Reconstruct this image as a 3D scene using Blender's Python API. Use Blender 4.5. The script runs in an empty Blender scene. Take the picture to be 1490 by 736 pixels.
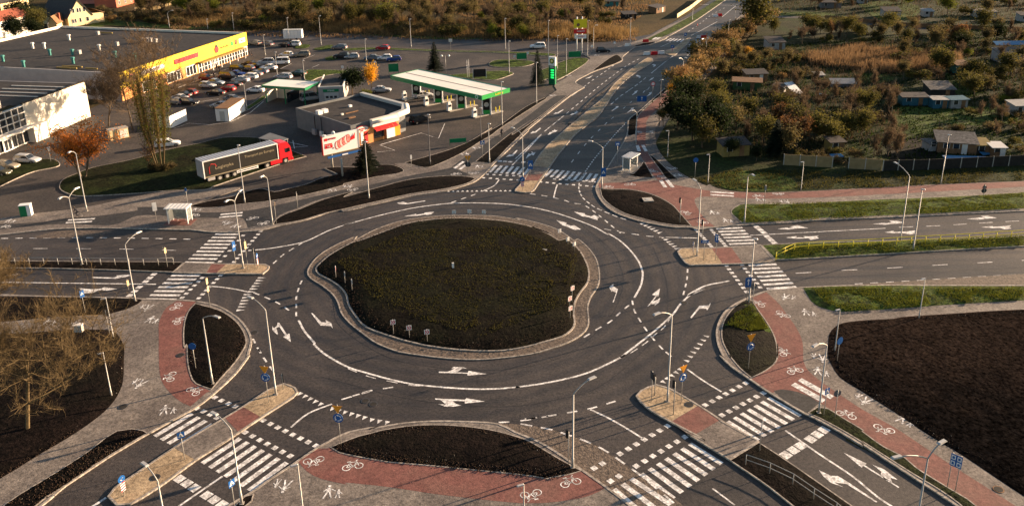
import bpy, bmesh, math, random
from mathutils import Vector, Matrix, geometry
R=math.radians; rnd=random.Random(7)
scene=bpy.context.scene; col=scene.collection
# ---------------------------------------------------------------- camera
FPX,PITCH,ROLL,CAMH,PPY,PPX=1215.83,0.328826,-0.016066,46.9865,233.48,745.0
cam=bpy.data.objects.new('camera',bpy.data.cameras.new('camera')); col.objects.link(cam)
cam.data.sensor_width=36; cam.data.lens=FPX/1490*36
cam.data.shift_y=-(368-PPY)/1490
cam.data.clip_start=1; cam.data.clip_end=6000
_c,_s=math.cos(PITCH),math.sin(PITCH)
FW=Vector((0,_c,-_s)); _up=Vector((0,_s,_c)); _r=Vector((1,0,0))
RT=_r*math.cos(ROLL)+_up*math.sin(ROLL); UP=_up*math.cos(ROLL)-_r*math.sin(ROLL)
CAM=Vector((0,0,CAMH))
cam.matrix_world=Matrix(((RT.x,UP.x,-FW.x,0),(RT.y,UP.y,-FW.y,0),(RT.z,UP.z,-FW.z,CAMH),(0,0,0,1)))
scene.camera=cam
# ---------------------------------------------------------------- light
SUN_AZ,SUN_EL=R(24.5),R(11.5)          # azimuth measured from +X towards +Y
w=bpy.data.worlds.new("World"); scene.world=w; w.use_nodes=True
nt=w.node_tree; bg=nt.nodes['Background']; sky=nt.nodes.new('ShaderNodeTexSky'); sky.sky_type='NISHITA'
sky.sun_disc=False; sky.sun_elevation=SUN_EL; sky.sun_rotation=math.pi/2-SUN_AZ
sky.air_density=1.0; sky.dust_density=1.0
nt.links.new(sky.outputs[0],bg.inputs[0]); bg.inputs[1].default_value=0.05
sun=bpy.data.objects.new('sun',bpy.data.lights.new('sun','SUN')); col.objects.link(sun)
sun.data.energy=5.0; sun.data.angle=R(0.5); sun.data.color=(1.0,0.72,0.47)
sd=Vector((math.cos(SUN_AZ)*math.cos(SUN_EL),math.sin(SUN_AZ)*math.cos(SUN_EL),math.sin(SUN_EL)))
sun.rotation_euler=(-sd).to_track_quat('-Z','Y').to_euler(); sun.location=(150,80,60)
vs=scene.view_settings; vs.view_transform='Standard'; vs.look='None'; vs.gamma=1; vs.use_curve_mapping=False
vs.exposure=1.95
# ---------------------------------------------------------------- photograph pixel -> place on the ground
def G(x,y,z=0.0):
    d=RT*((x-PPX)/FPX)-UP*((y-PPY)/FPX)+FW
    t=(z-CAMH)/d.z
    return Vector((d.x*t,d.y*t,z))
def proj(P):
    v=Vector(P)-CAM; zz=v.dot(FW); return (PPX+FPX*v.dot(RT)/zz, PPY-FPX*v.dot(UP)/zz)
def HT(base,topy,lo=0.2,hi=40):                      # height above a base pixel that reaches pixel row topy
    g=G(*base)
    for _ in range(40):
        m=(lo+hi)/2
        if proj((g.x,g.y,m))[1]>topy: lo=m
        else: hi=m
    return lo
WIN={}
for i,x0 in enumerate((0,250,500,750,1000,1190)):
    for r,(y0,s) in zip('ABCD',((0,4.09),(170,4.09),(340,4.09),(500,3.12))): WIN[r+str(i+1)]=(x0,y0,s)
WIN.update(E1=(0,270,7.36),E2=(200,250,7.36),E3=(350,230,7.36),E4=(550,180,7.36),E5=(650,100,7.36),E6=(780,40,7.36),E7=(900,0,7.36),E8=(870,120,4.905),
 F1=(230,80,6.69),F2=(370,30,6.69),F3=(560,80,6.69),F4=(430,120,6.69),F5=(270,180,7.747),F6=(160,50,6.69),F7=(0,80,6.69),F8=(0,0,7.45),P=(0,0,1))
def PX(s):
    out=[];w=WIN['P']
    for t in s.split():
        if t in WIN: w=WIN[t];continue
        c=t.endswith('*'); a,b=t.rstrip('*').split(',')
        out.append((w[0]+float(a)/w[2],w[1]+float(b)/w[2],c))
    return out
def W(s,z=0.0): return [G(a,b,z) for a,b,_ in PX(s)]
def cr(pts,closed=False,step=0.7,corners=None):      # Catmull-Rom through 2-D points
    P=[Vector((p[0],p[1])) for p in pts]; n=len(P); out=[]
    rng=range(n if closed else n-1)
    for i in rng:
        p1=P[i];p2=P[(i+1)%n]
        c1=corners and corners[i]; c2=corners and corners[(i+1)%n]
        p0=P[i-1] if (closed or i>0) and not c1 else p1*2-p2
        p3=P[(i+2)%n] if (closed or i+2<n) and not c2 else p2*2-p1
        L=(p2-p1).length; k=max(1,min(12,int(L/step)))
        for j in range(k):
            t=j/k
            out.append(0.5*((2*p1)+(p2-p0)*t+(2*p0-5*p1+4*p2-p3)*t*t+(3*p1-p0-3*p2+p3)*t**3))
    if not closed: out.append(P[-1])
    return out
def SP(s,closed=True,z=0.1,step=0.7):
    q=PX(s); return cr([G(a,b,z) for a,b,_ in q],closed,step,[c for _,_,c in q])
# ---------------------------------------------------------------- materials
def mat(name,c1,c2=None,scale=1.0,rough=0.85,bump=0.0,bscale=12.0,metal=0.0,world=False,c3=None,s3=0.05,f3=0.5,emit=None,grain=0,spec=0.3,rand=0.0,trans=0.0,leafy=0.0,ring=False,gc=.45):
    m=bpy.data.materials.new(name); m.use_nodes=True; n=m.node_tree; N=n.nodes; Lk=n.links
    b=N['Principled BSDF']; b.inputs['Roughness'].default_value=rough; b.inputs['Metallic'].default_value=metal
    b.inputs['Specular IOR Level'].default_value=spec
    if world: co=N.new('ShaderNodeNewGeometry').outputs['Position']
    else: co=N.new('ShaderNodeTexCoord').outputs['Object']
    def noise(sc,det=4,ro=.6):
        t=N.new('ShaderNodeTexNoise'); t.inputs['Scale'].default_value=sc; t.inputs['Detail'].default_value=det; t.inputs['Roughness'].default_value=ro; Lk.new(co,t.inputs['Vector']); return t.outputs['Fac']
    def ramp(f,a,bb,p0=.35,p1=.65):
        r=N.new('ShaderNodeValToRGB'); r.color_ramp.elements[0].position=p0; r.color_ramp.elements[1].position=p1
        r.color_ramp.elements[0].color=(*a,1); r.color_ramp.elements[1].color=(*bb,1); Lk.new(f,r.inputs[0]); return r.outputs[0]
    def mix(f,a,bb,mode='MIX'):
        x=N.new('ShaderNodeMix'); x.data_type='RGBA'; x.blend_type=mode
        if isinstance(f,float): x.inputs[0].default_value=f
        else: Lk.new(f,x.inputs[0])
        for i,v in ((6,a),(7,bb)):
            if isinstance(v,tuple): x.inputs[i].default_value=(*v,1)
            else: Lk.new(v,x.inputs[i])
        return x.outputs[2]
    out=None
    if c2: out=ramp(noise(scale),c1,c2)
    if c3: out=mix(ramp(noise(s3,5,.65),(0,0,0),(f3,)*3,.45,.6),out if out else c1,c3)
    if grain: out=mix(1.0,out if out else c1,ramp(noise(grain,2,.8),(1-gc,)*3,(1+gc*1.15,)*3,.32,.68),'MULTIPLY')
    if ring:                                                       # tyre-polished tracks round the roundabout, streaks along the arms
        def M(op,a,bb=None,c_=None):
            q=N.new('ShaderNodeMath'); q.operation=op
            for i,v in enumerate((a,bb,c_)):
                if v is None: continue
                if isinstance(v,(int,float)): q.inputs[i].default_value=v
                else: Lk.new(v,q.inputs[i])
            return q.outputs[0]
        vd=N.new('ShaderNodeVectorMath'); vd.operation='DISTANCE'; Lk.new(co,vd.inputs[0]); vd.inputs[1].default_value=(-7.5,95,0); r_=vd.outputs['Value']
        ns=noise(.12,4,.6); tr=M('SINE',M('ADD',M('MULTIPLY',r_,3.4),M('MULTIPLY',ns,7.0)))
        inr=M('LESS_THAN',r_,33.0); mp=N.new('ShaderNodeMapping'); mp.inputs['Scale'].default_value=(.02,.9,1); mp.inputs['Rotation'].default_value=(0,0,-.05); Lk.new(co,mp.inputs[0])
        t2=N.new('ShaderNodeTexNoise'); t2.inputs['Scale'].default_value=1.0; t2.inputs['Detail'].default_value=3; Lk.new(mp.outputs[0],t2.inputs['Vector'])
        f_=M('ADD',M('MULTIPLY',M('MULTIPLY',tr,.10),inr),M('MULTIPLY',M('SUBTRACT',t2.outputs['Fac'],.5),M('MULTIPLY',M('SUBTRACT',1.0,inr),.7)))
        cmb=N.new('ShaderNodeCombineColor'); v=M('ADD',1.0,f_)
        for i in range(3): Lk.new(v,cmb.inputs[i])
        out=mix(1.0,out,cmb.outputs[0],'MULTIPLY')
        Lk.new(M('ADD',.60,M('MULTIPLY',f_,.6)),b.inputs['Roughness'])
    if rand:
        oi=N.new('ShaderNodeObjectInfo'); out=mix(1.0,out if out else c1,ramp(oi.outputs['Random'],(1-rand,)*3,(1+rand,)*3,0,1),'MULTIPLY')
    if out: Lk.new(out,b.inputs['Base Color'])
    else: b.inputs['Base Color'].default_value=(*c1,1)
    if emit: b.inputs['Emission Color'].default_value=(*c1,1); b.inputs['Emission Strength'].default_value=emit
    if bump:
        bp=N.new('ShaderNodeBump'); bp.inputs['Strength'].default_value=bump; bp.inputs['Distance'].default_value=.1
        Lk.new(noise(bscale,3,.7),bp.inputs['Height']); Lk.new(bp.outputs[0],b.inputs['Normal'])
    if trans: b.inputs['Transmission Weight'].default_value=trans
    if leafy:                                                      # thin leaves and twigs let low sun through
        tl=N.new('ShaderNodeBsdfTranslucent'); mx=N.new('ShaderNodeMixShader'); mx.inputs[0].default_value=leafy
        if out: Lk.new(out,tl.inputs['Color'])
        else: tl.inputs['Color'].default_value=(*c1,1)
        Lk.new(b.outputs[0],mx.inputs[1]); Lk.new(tl.outputs[0],mx.inputs[2]); Lk.new(mx.outputs[0],N['Material Output'].inputs['Surface'])
    return m
MT={}
def mk(k,*a,**kw): MT[k]=mat(k,*a,**kw)
mk('asphalt',(.028,.0243,.0232),(.043,.0365,.034),.35,rough=.58,bump=.25,bscale=9,world=True,c3=(.066,.055,.049),s3=.045,f3=.7,grain=3.6,spec=.28,ring=True)
mk('asphalt_old',(.043,.036,.032),(.068,.056,.048),.22,rough=.8,bump=.35,bscale=6,world=True,c3=(.026,.023,.023),s3=.09,f3=.8,grain=2.6)
mk('asphalt_path',(.024,.024,.026),(.036,.034,.034),.5,rough=.8,bump=.2,bscale=9,world=True,grain=3)
mk('paving',(.135,.116,.102),(.20,.170,.145),.8,rough=.85,bump=.25,bscale=7,world=True,c3=(.09,.075,.068),s3=.13,f3=.7,grain=4.0)
mk('sand_paving',(.29,.215,.135),(.38,.285,.18),.9,rough=.85,bump=.2,bscale=8,world=True,c3=(.20,.14,.085),s3=.3,f3=.6,grain=4)
mk('cobble',(.07,.054,.043),(.14,.108,.084),2.6,rough=.8,bump=.7,bscale=3.5,world=True,grain=3.4)
mk('red_paving',(.135,.054,.046),(.195,.080,.066),.7,rough=.85,bump=.2,bscale=7,world=True,c3=(.165,.085,.068),s3=.25,f3=.6,grain=4.0,gc=.3)
mk('red_asphalt',(.16,.058,.048),(.21,.080,.064),.5,rough=.85,bump=.2,bscale=7,world=True,grain=4)
mk('kerb',(.24,.21,.18),(.32,.28,.24),1.2,rough=.8,world=True,grain=3)
mk('soil',(.0034,.0024,.0022),(.0100,.0066,.0055),1.1,rough=.95,bump=1.0,bscale=3.2,world=True,c3=(.0065,.0062,.0036),s3=.09,f3=.5,grain=3.2,spec=.05,gc=.75)
mk('soil_field',(.0046,.0039,.0036),(.0092,.0074,.0066),.7,rough=.98,bump=.9,bscale=2.2,world=True,c3=(.026,.018,.014),s3=.03,f3=.75,grain=2.6,spec=.0,gc=.8)
mk('soil_island',(.0045,.0034,.0027),(.0100,.0085,.0048),.5,rough=.95,bump=1.0,bscale=3.0,world=True,c3=(.0090,.0100,.0042),s3=.11,f3=.6,grain=3.0,spec=.05,gc=.8)
mk('lawn_dark',(.010,.015,.005),(.020,.026,.008),.5,rough=.95,bump=1.0,bscale=3.0,world=True,c3=(.012,.010,.006),s3=.15,f3=.6,grain=2.6,spec=.05,gc=.7)
mk('clod',(.020,.013,.010),(.036,.024,.018),2,rough=.95,spec=.05)
mk('soil_grassy',(.0058,.0044,.0034),(.0125,.0125,.0055),.5,rough=.95,bump=1.0,bscale=3.0,world=True,c3=(.011,.0085,.0065),s3=.12,f3=.7,grain=2.4,spec=.1)
mk('grass',(.030,.050,.008),(.070,.105,.016),.6,rough=.95,bump=1.0,bscale=3.4,world=True,c3=(.020,.024,.007),s3=.7,f3=.7,gc=.7,grain=3,spec=.1)
mk('garden',(.014,.018,.007),(.034,.034,.013),.25,rough=.95,bump=1.0,bscale=2.5,world=True,c3=(.022,.036,.008),s3=.12,f3=.85,grain=2,spec=.1)
mk('roof_old',(.085,.078,.072),(.13,.12,.11),1.2,rough=.9,grain=2)
mk('hut_white',(.24,.235,.225),(.33,.32,.30),1.2,rough=.85)
mk('wall_slate',(.11,.115,.12),(.14,.145,.15),.6,rough=.7)
mk('field',(.04,.030,.013),(.10,.066,.026),.06,rough=.95,bump=1.0,bscale=1.5,world=True,c3=(.020,.022,.008),s3=.03,f3=.8,grain=1.3,spec=.1)
mk('paint',(.60,.58,.56),(.78,.76,.74),1.6,rough=.7,world=True,grain=5,c3=(.15,.135,.125),s3=1.5,f3=.6); mk('seam',(.014,.013,.013),rough=.5)
mk('galv',(.34,.33,.31),rough=.5,metal=.3); mk('steel_dark',(.06,.06,.065),rough=.5,metal=.3)
mk('concrete',(.28,.26,.23),(.38,.35,.31),1.5,rough=.85); mk('lamp_head',(.42,.41,.40),rough=.45,metal=.2); mk('lens',(.7,.7,.66),rough=.2)
mk('white',(.72,.71,.69),rough=.6); mk('offwhite',(.58,.55,.50),(.66,.62,.57),.6,rough=.7); mk('red',(.55,.02,.025),rough=.45); mk('sign_blue',(.01,.09,.30),rough=.5)
mk('sign_back',(.16,.17,.18),rough=.5,metal=.4); mk('sign_yellow',(.75,.30,.02),rough=.5); mk('black',(.012,.012,.013),rough=.6); mk('yellow',(.72,.58,.02),rough=.5)
mk('rubber',(.015,.015,.015),rough=.9); mk('glass',(.02,.025,.03),rough=.08,spec=.8); mk('chrome',(.5,.5,.5),rough=.3,metal=.9)
mk('tail',(.4,.01,.01),rough=.3); mk('roof_felt',(.018,.016,.016),(.030,.026,.025),.25,rough=.85,c3=(.045,.037,.032),s3=.07,f3=.6,grain=1.2)
mk('wall_yellow',(.78,.52,.015),(.84,.58,.02),.15,rough=.6); mk('wall_orange',(.52,.22,.07),(.60,.27,.09),.6,rough=.8)
mk('wall_grey',(.27,.255,.25),(.33,.31,.30),.5,rough=.7); mk('wall_white',(.66,.60,.50),(.74,.68,.58),.3,rough=.7); mk('wall_cream',(.56,.44,.24),(.62,.50,.28),.4,rough=.85)
mk('wall_red',(.42,.12,.07),rough=.85); mk('wall_pink',(.42,.17,.14),rough=.85); mk('tile_brown',(.09,.05,.03),(.15,.085,.05),1.5,rough=.8); mk('tile_dark',(.035,.032,.032),(.06,.05,.045),1.5,rough=.8); mk('tile_red',(.22,.06,.035),(.30,.09,.05),1.5,rough=.8)
mk('green_fascia',(.004,.17,.065),rough=.4); mk('green_bright',(.02,.30,.06),rough=.4); mk('canopy_white',(.74,.70,.62),(.82,.78,.70),.15,rough=.5)
mk('wood_brown',(.14,.075,.035),(.22,.12,.06),2,rough=.85); mk('wood_yellow',(.19,.14,.04),(.25,.18,.06),2,rough=.85); mk('wood_green',(.03,.065,.022),(.05,.10,.03),2,rough=.85)
mk('teal',(.03,.16,.15),(.05,.21,.19),2,rough=.7); mk('blue_paint',(.015,.075,.11),(.03,.11,.15),2,rough=.7); mk('blue_tarp',(.04,.16,.30),rough=.5)
mk('conc_panel',(.20,.145,.07),(.26,.19,.095),1.2,rough=.9); mk('dark_panel',(.014,.012,.011),(.026,.023,.02),2,rough=.9)
mk('bark',(.060,.042,.028),(.11,.080,.050),3,rough=.95); mk('bark_gold',(.075,.052,.026),(.13,.092,.042),3,rough=.95)
mk('twig',(.075,.052,.032),(.14,.095,.055),.6,rough=.95,rand=.3,leafy=.3); mk('twig_gold',(.16,.10,.040),(.27,.17,.065),.5,rough=.95,rand=.25,leafy=.35); mk('twig_tree',(.085,.060,.030),(.155,.108,.05),.5,rough=.95,leafy=.3)
for k,a,b in (('leaf_orange',(.40,.12,.018),(.56,.20,.03)),('leaf_yellow',(.46,.22,.015),(.62,.34,.03)),('leaf_brown',(.066,.055,.022),(.13,.102,.038)),('leaf_olive',(.045,.045,.012),(.11,.095,.022)),('leaf_green',(.020,.034,.009),(.04,.058,.013)),('leaf_lime',(.08,.10,.012),(.17,.18,.022)),('leaf_dark',(.008,.014,.005),(.019,.027,.009)),('leaf_rust',(.11,.055,.022),(.17,.085,.034)),('straw',(.20,.125,.065),(.32,.20,.10)),('needle',(.008,.015,.008),(.016,.028,.013))):
    mk(k,a,b,.9,rough=.8,rand=.3,spec=.15,leafy=.45 if k!='needle' else .15)
mk('trailer_roof',(.42,.45,.50),(.50,.52,.56),1,rough=.4); mk('curtain',(.012,.0105,.009),(.018,.0155,.012),1,rough=.5); mk('cream_text',(.24,.20,.13),rough=.6)
mk('truck_red',(.62,.012,.02),rough=.3,spec=.6); mk('skin',(.45,.26,.18),rough=.6); mk('cloth_dark',(.02,.02,.025),rough=.9); mk('cloth_brown',(.12,.06,.04),rough=.9); mk('clinker',(.32,.30,.27),rough=.5)
mk('led_green',(.02,.9,.15),emit=.9); mk('awning',(.58,.02,.02),rough=.6); mk('meat',(.55,.08,.07),(.75,.40,.35),2.5,rough=.6); mk('sill',(.4,.4,.38),rough=.6)
def carpaint(k,c): mk('car_'+k,c,rough=.5,metal=0,spec=.2)
for k,c in (('silver',(.38,.39,.40)),('white',(.72,.71,.69)),('black',(.014,.014,.017)),('grey',(.14,.15,.17)),('red',(.35,.015,.02)),('blue',(.02,.05,.20)),('green',(.02,.05,.035)),('beige',(.24,.21,.16)),('bluegrey',(.20,.25,.30)),('wine',(.14,.02,.02)),('olive',(.05,.048,.03))): carpaint(k,c)
# ---------------------------------------------------------------- mesh helpers
class MB:
    def __init__(s): s.v=[];s.f=[];s.m=[];s.mats=[]
    def mi(s,m):
        m=MT[m] if isinstance(m,str) else m
        if m not in s.mats: s.mats.append(m)
        return s.mats.index(m)
    def add(s,vs,fs,m):
        o=len(s.v); i=s.mi(m); s.v+= [tuple(v) for v in vs]
        for f in fs: s.f.append(tuple(o+k for k in f)); s.m.append(i)
        return s
    def box(s,c,d,m,rz=0,taper=1.0):
        x,y,z=d[0]/2,d[1]/2,d[2]/2; ca,sa=math.cos(rz),math.sin(rz); vs=[]
        for k in (-1,1):
            t=1 if k<0 else taper
            for a,b in ((-1,-1),(1,-1),(1,1),(-1,1)):
                p,q=a*x*t,b*y*t; vs.append((c[0]+p*ca-q*sa,c[1]+p*sa+q*ca,c[2]+k*z))
        return s.add(vs,[(3,2,1,0),(4,5,6,7),(0,1,5,4),(1,2,6,5),(2,3,7,6),(3,0,4,7)],m)
    def tube(s,pts,r,m,n=6,cap=True):
        pts=[Vector(p) for p in pts]; k=len(pts); rr=r if isinstance(r,(list,tuple)) else [r]*k; vs=[]
        for i,p in enumerate(pts):
            d=(pts[min(i+1,k-1)]-pts[max(i-1,0)]).normalized()
            a=d.cross(Vector((0,0,1)) if abs(d.z)<.95 else Vector((1,0,0))).normalized(); b=d.cross(a)
            for j in range(n):
                t=2*math.pi*j/n; vs.append(p+(a*math.cos(t)+b*math.sin(t))*rr[i])
        fs=[(i*n+j,i*n+(j+1)%n,(i+1)*n+(j+1)%n,(i+1)*n+j) for i in range(k-1) for j in range(n)]
        if cap: fs+= [tuple(range(n))[::-1],tuple(range((k-1)*n,k*n))]
        return s.add(vs,fs,m)
    def prism(s,poly,z0,z1,m,side=None,bottom=False):
        P=[Vector((p[0],p[1],0)) for p in poly]; n=len(P)
        ar=sum(P[i].x*P[(i+1)%n].y-P[(i+1)%n].x*P[i].y for i in range(n))
        if ar<0: P=P[::-1]
        tr=geometry.tessellate_polygon([P])
        top=[]
        for t in tr:
            a,b,c=(P[i] for i in t)
            top.append(t if (b-a).cross(c-a).z>0 else t[::-1])
        s.add([(p.x,p.y,z1) for p in P],top,m)
        if z0<z1: s.add([(p.x,p.y,z0) for p in P]+[(p.x,p.y,z1) for p in P],[(i,(i+1)%n,n+(i+1)%n,n+i) for i in range(n)],side or m)
        if bottom: s.add([(p.x,p.y,z0) for p in P],[t[::-1] for t in top],m)
        return s
    def ribbon(s,pts,w,z0,z1,m,closed=False,off=0.0):
        P=[Vector((p[0],p[1])) for p in pts]; n=len(P); L=[];Rr=[]
        for i in range(n):
            a=P[i-1] if closed or i else P[0]; b=P[(i+1)%n] if closed or i<n-1 else P[-1]
            d=b-a
            if d.length<1e-6: d=Vector((1,0))
            d.normalize(); q=Vector((-d.y,d.x))
            L.append(P[i]+q*(off+w/2)); Rr.append(P[i]+q*(off-w/2))
        K=n if closed else n-1
        vs=[(p.x,p.y,z1) for p in L]+[(p.x,p.y,z1) for p in Rr]; fs=[(i,n+i,n+(i+1)%n,(i+1)%n) for i in range(K)]
        if z0<z1:
            vs+=[(p.x,p.y,z0) for p in L]+[(p.x,p.y,z0) for p in Rr]
            fs+=[(2*n+i,i,(i+1)%n,2*n+(i+1)%n) for i in range(K)]+[(n+i,3*n+i,3*n+(i+1)%n,n+(i+1)%n) for i in range(K)]
            if not closed: fs+=[(0,2*n,3*n,n),(n-1,2*n-1,4*n-1,3*n-1)]
        return s.add(vs,fs,m)
    def disc(s,c,r,t,m,nrm=(0,-1,0),n=14):           # thin disc facing nrm
        nrm=Vector(nrm).normalized(); a=nrm.cross(Vector((0,0,1))).normalized(); b=a.cross(nrm); c=Vector(c)
        if nrm.cross(Vector((0,0,1))).length<.01: a=Vector((1,0,0)); b=Vector((0,1,0))
        f=[c+nrm*t/2+(a*math.cos(2*math.pi*k/n)+b*math.sin(2*math.pi*k/n))*r for k in range(n)]
        g=[p-nrm*t for p in f]
        return s.add(f+g,[tuple(range(n)),tuple(range(n,2*n))[::-1]]+[(k,n+k,n+(k+1)%n,(k+1)%n) for k in range(n)],m)
    def face(s,pts,m): return s.add(pts,[tuple(range(len(pts)))],m)
    def mesh(s,name,smooth=False):
        me=bpy.data.meshes.new(name); me.from_pydata(s.v,[],s.f)
        for m in s.mats: me.materials.append(m)
        me.polygons.foreach_set('material_index',s.m)
        if smooth: me.polygons.foreach_set('use_smooth',[True]*len(s.f))
        me.update(); return me
    def build(s,name,parent=None,smooth=False,fix=True):
        me=s.mesh(name,smooth)
        if fix and len(s.f)<20000:
            bm=bmesh.new(); bm.from_mesh(me); bmesh.ops.recalc_face_normals(bm,faces=bm.faces); bm.to_mesh(me); bm.free()
        o=bpy.data.objects.new(name,me); col.objects.link(o)
        if parent: o.parent=parent
        return o
def tag(o,label=None,cat=None,group=None,kind=None):
    if label: o['label']=label
    if cat: o['category']=cat
    if group: o['group']=group
    if kind: o['kind']=kind
    return o
def empty(name,loc=(0,0,0),rz=0,label=None,cat=None,group=None,sc=1.0):
    o=bpy.data.objects.new(name,None); col.objects.link(o); o.location=loc; o.rotation_euler=(0,0,rz); o.scale=(sc,sc,sc) if not isinstance(sc,tuple) else sc
    o.empty_display_size=.3
    return tag(o,label,cat,group)
KIDS={}
def put(name,me,parent):
    o=bpy.data.objects.new(name,me); col.objects.link(o); o.parent=parent; KIDS.setdefault(parent.name,[]).append(o); return o
def flat(pts3,me=None): return pts3
def text_mesh(txt,size,depth=.01,align='CENTER'):
    cu=bpy.data.curves.new('t','FONT'); cu.body=txt; cu.size=size; cu.extrude=depth; cu.align_x=align; cu.align_y='CENTER'; cu.resolution_u=2
    o=bpy.data.objects.new('t',cu); col.objects.link(o); bpy.context.view_layer.update()
    me=bpy.data.meshes.new_from_object(o.evaluated_get(bpy.context.evaluated_depsgraph_get())); bpy.data.objects.remove(o); return me
def text(name,txt,size,m,loc,rx,rz,parent,depth=.02,sx=1,align='CENTER'):
    me=text_mesh(txt,size,depth,align); me.materials.clear(); me.materials.append(MT[m])
    o=bpy.data.objects.new(name,me); col.objects.link(o); o.location=loc; o.rotation_euler=(rx,0,rz); o.scale=(sx,1,1)
    if parent: o.parent=parent
    return o
# ================================================================ the setting: ground, roads, paths
def sheet(name,poly,z,m,z0=None,kind='structure'):
    b=MB(); b.prism(poly,z if z0 is None else z0,z,m); return tag(b.build(name,fix=False),kind=kind)
g=MB(); g.face([(-3000,-500,-.06),(3000,-500,-.06),(3000,5000,-.06),(-3000,5000,-.06)],'field'); tag(g.build('ground'),kind='structure')
# asphalt of the junction and its arms
sheet('road',[G(*p) for p in ((-700,385),(-300,345),(0,335),(300,320),(420,300),(560,262),(700,215),(745,195),(880,85),(1000,22),(1035,0),(1052,-14),(1150,-14),(1085,40),(1060,75),(1000,150),(960,200),(1000,300),(1100,310),(1490,298),(1900,278),(1900,440),(1300,470),(1230,640),(1560,800),(1560,980),(300,1100),(-160,1000),(60,720),(180,640),(200,500),(0,440),(-700,440))],0,'asphalt')
# car park, forecourt and supply road
sheet('car_park',[G(*p) for p in ((-500,330),(0,214),(60,190),(150,150),(200,120),(350,62),(345,50),(420,48),(600,58),(800,56),(885,66),(905,72),(800,140),(740,190),(640,240),(420,285),(350,300),(0,350),(-500,400))],-.006,'asphalt_old')
sheet('back_road',[G(*p) for p in ((330,46),(430,44),(600,56),(735,62),(880,62),(960,48),(975,60),(905,76),(800,75),(600,69),(430,57),(330,60))],.004,'asphalt')
def plate(name,s,m='paving',z=.10,kerb=None,close=True):
    poly=SP(s,True,z); o=sheet(name,poly,z,m,-.1)
    return o
def kerbs(name,s,w=.22,h=.125,closed=False,off=0):
    b=MB(); p=SP(s,closed,h,.8); b.ribbon(p,w,-.05,h,'kerb',closed,off); return tag(b.build(name),kind='structure')
K_W="C1 -300,360* 0,362 170,368 500,375 740,380 870,388 1060,393 1170,400 C2 140,400 230,415 300,440 380,490 430,540 465,600 470,650 450,725 D2 350,50 290,130 200,215 110,285 0,345 D1 690,395 655,413 500,505 340,605 180,736 30,832*"
plate('west_pavement',K_W+" P -60,850* -700,800* -700,425*"); kerbs('west_kerb',K_W)
K_S="P 280,785* D2 250,736 330,690 380,660 450,610 550,545 660,470 700,448 800,400 936,375 D3 120,385 250,362 400,350 550,352 700,362 D4 0,400 100,440 200,500 300,570 400,640 480,700 530,740* P 990,800*"
plate('south_pavement',K_S+" P 1100,1000* 100,1000*"); kerbs('south_kerb',K_S)
K_E="C6 1400,296* 1227,305 600,306 C5 1227,304 900,309 670,320 580,330 480,338 370,376 280,420 220,470 185,540 176,600 190,670 220,736 D5 150,50 200,100 280,155 360,210 450,265 530,312 600,345 700,400 800,460 D6 200,450 400,580 640,736 P 1520,818*"
plate('east_pavement',K_E+" P 1700,900* 1900,390*"); kerbs('east_kerb',K_E)
K_N="B6 1400,550* 1227,557 600,588 0,612 B5 600,628 330,642 165,655 60,668 B4 1050,656 950,655 850,640 750,620 680,600 600,570 540,530 500,480 480,430 490,395 520,345 550,300 600,220 650,140 667,90 672,30 E8 210,330 225,260 300,200 400,110 480,40 530,2 A4 935,485 1040,405 1105,350 E7 1000,470 1100,385 1200,255 1310,170 1400,60 1450,-40*"
plate('north_east_pavement',K_N+" P 1135,-12* 1090,40* 1040,100 985,150 965,170 B4 870,10 835,60 835,150 860,210 910,270 980,330 1060,375 1140,410 B5 130,400 180,425 300,445 450,450 650,444 900,435 B6 0,438 400,418 700,402 1227,382 1400,374*"); kerbs('north_east_kerb',K_N)
K_NW="E7 1160,-10* 820,225 500,410 E6 1400,115 1300,155 1200,190 1050,215* E6 930,310 920,350 800,410 640,465 540,510 420,585 E5 1472,200* 1344,275 1180,400 900,625 780,736 B3 1100,80 1000,175 890,280 865,310 800,370 740,400 600,440 400,470 200,515 0,560 B2 1000,545 800,610 620,650 530,672 E2 1100,640* 790,640 600,620 300,612 0,605 E1 1200,452 900,452 600,462 300,490 0,525 -300,560*"
sheet('north_west_pavement',SP(K_NW+" P -200,330* 0,318* 40,312 120,302 E1 1472,115 E2 400,200 800,178* 1100,170 900,250* 600,345 800,300 1150,215 1472,320* B2 750,440 1000,380 1227,330 B3 150,290 355,315 300,280* 370,275 480,300 560,280 700,215 830,135 1000,20 E5 600,610 970,378 1080,300 1180,230* 1160,170 1290,90 1472,-40 E6 580,330* 500,270 800,225 1180,110 1380,0 E7 780,170 1000,40 1060,-20*",True,.1),.10,'paving',-.1); kerbs('north_west_kerb',K_NW)
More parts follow.
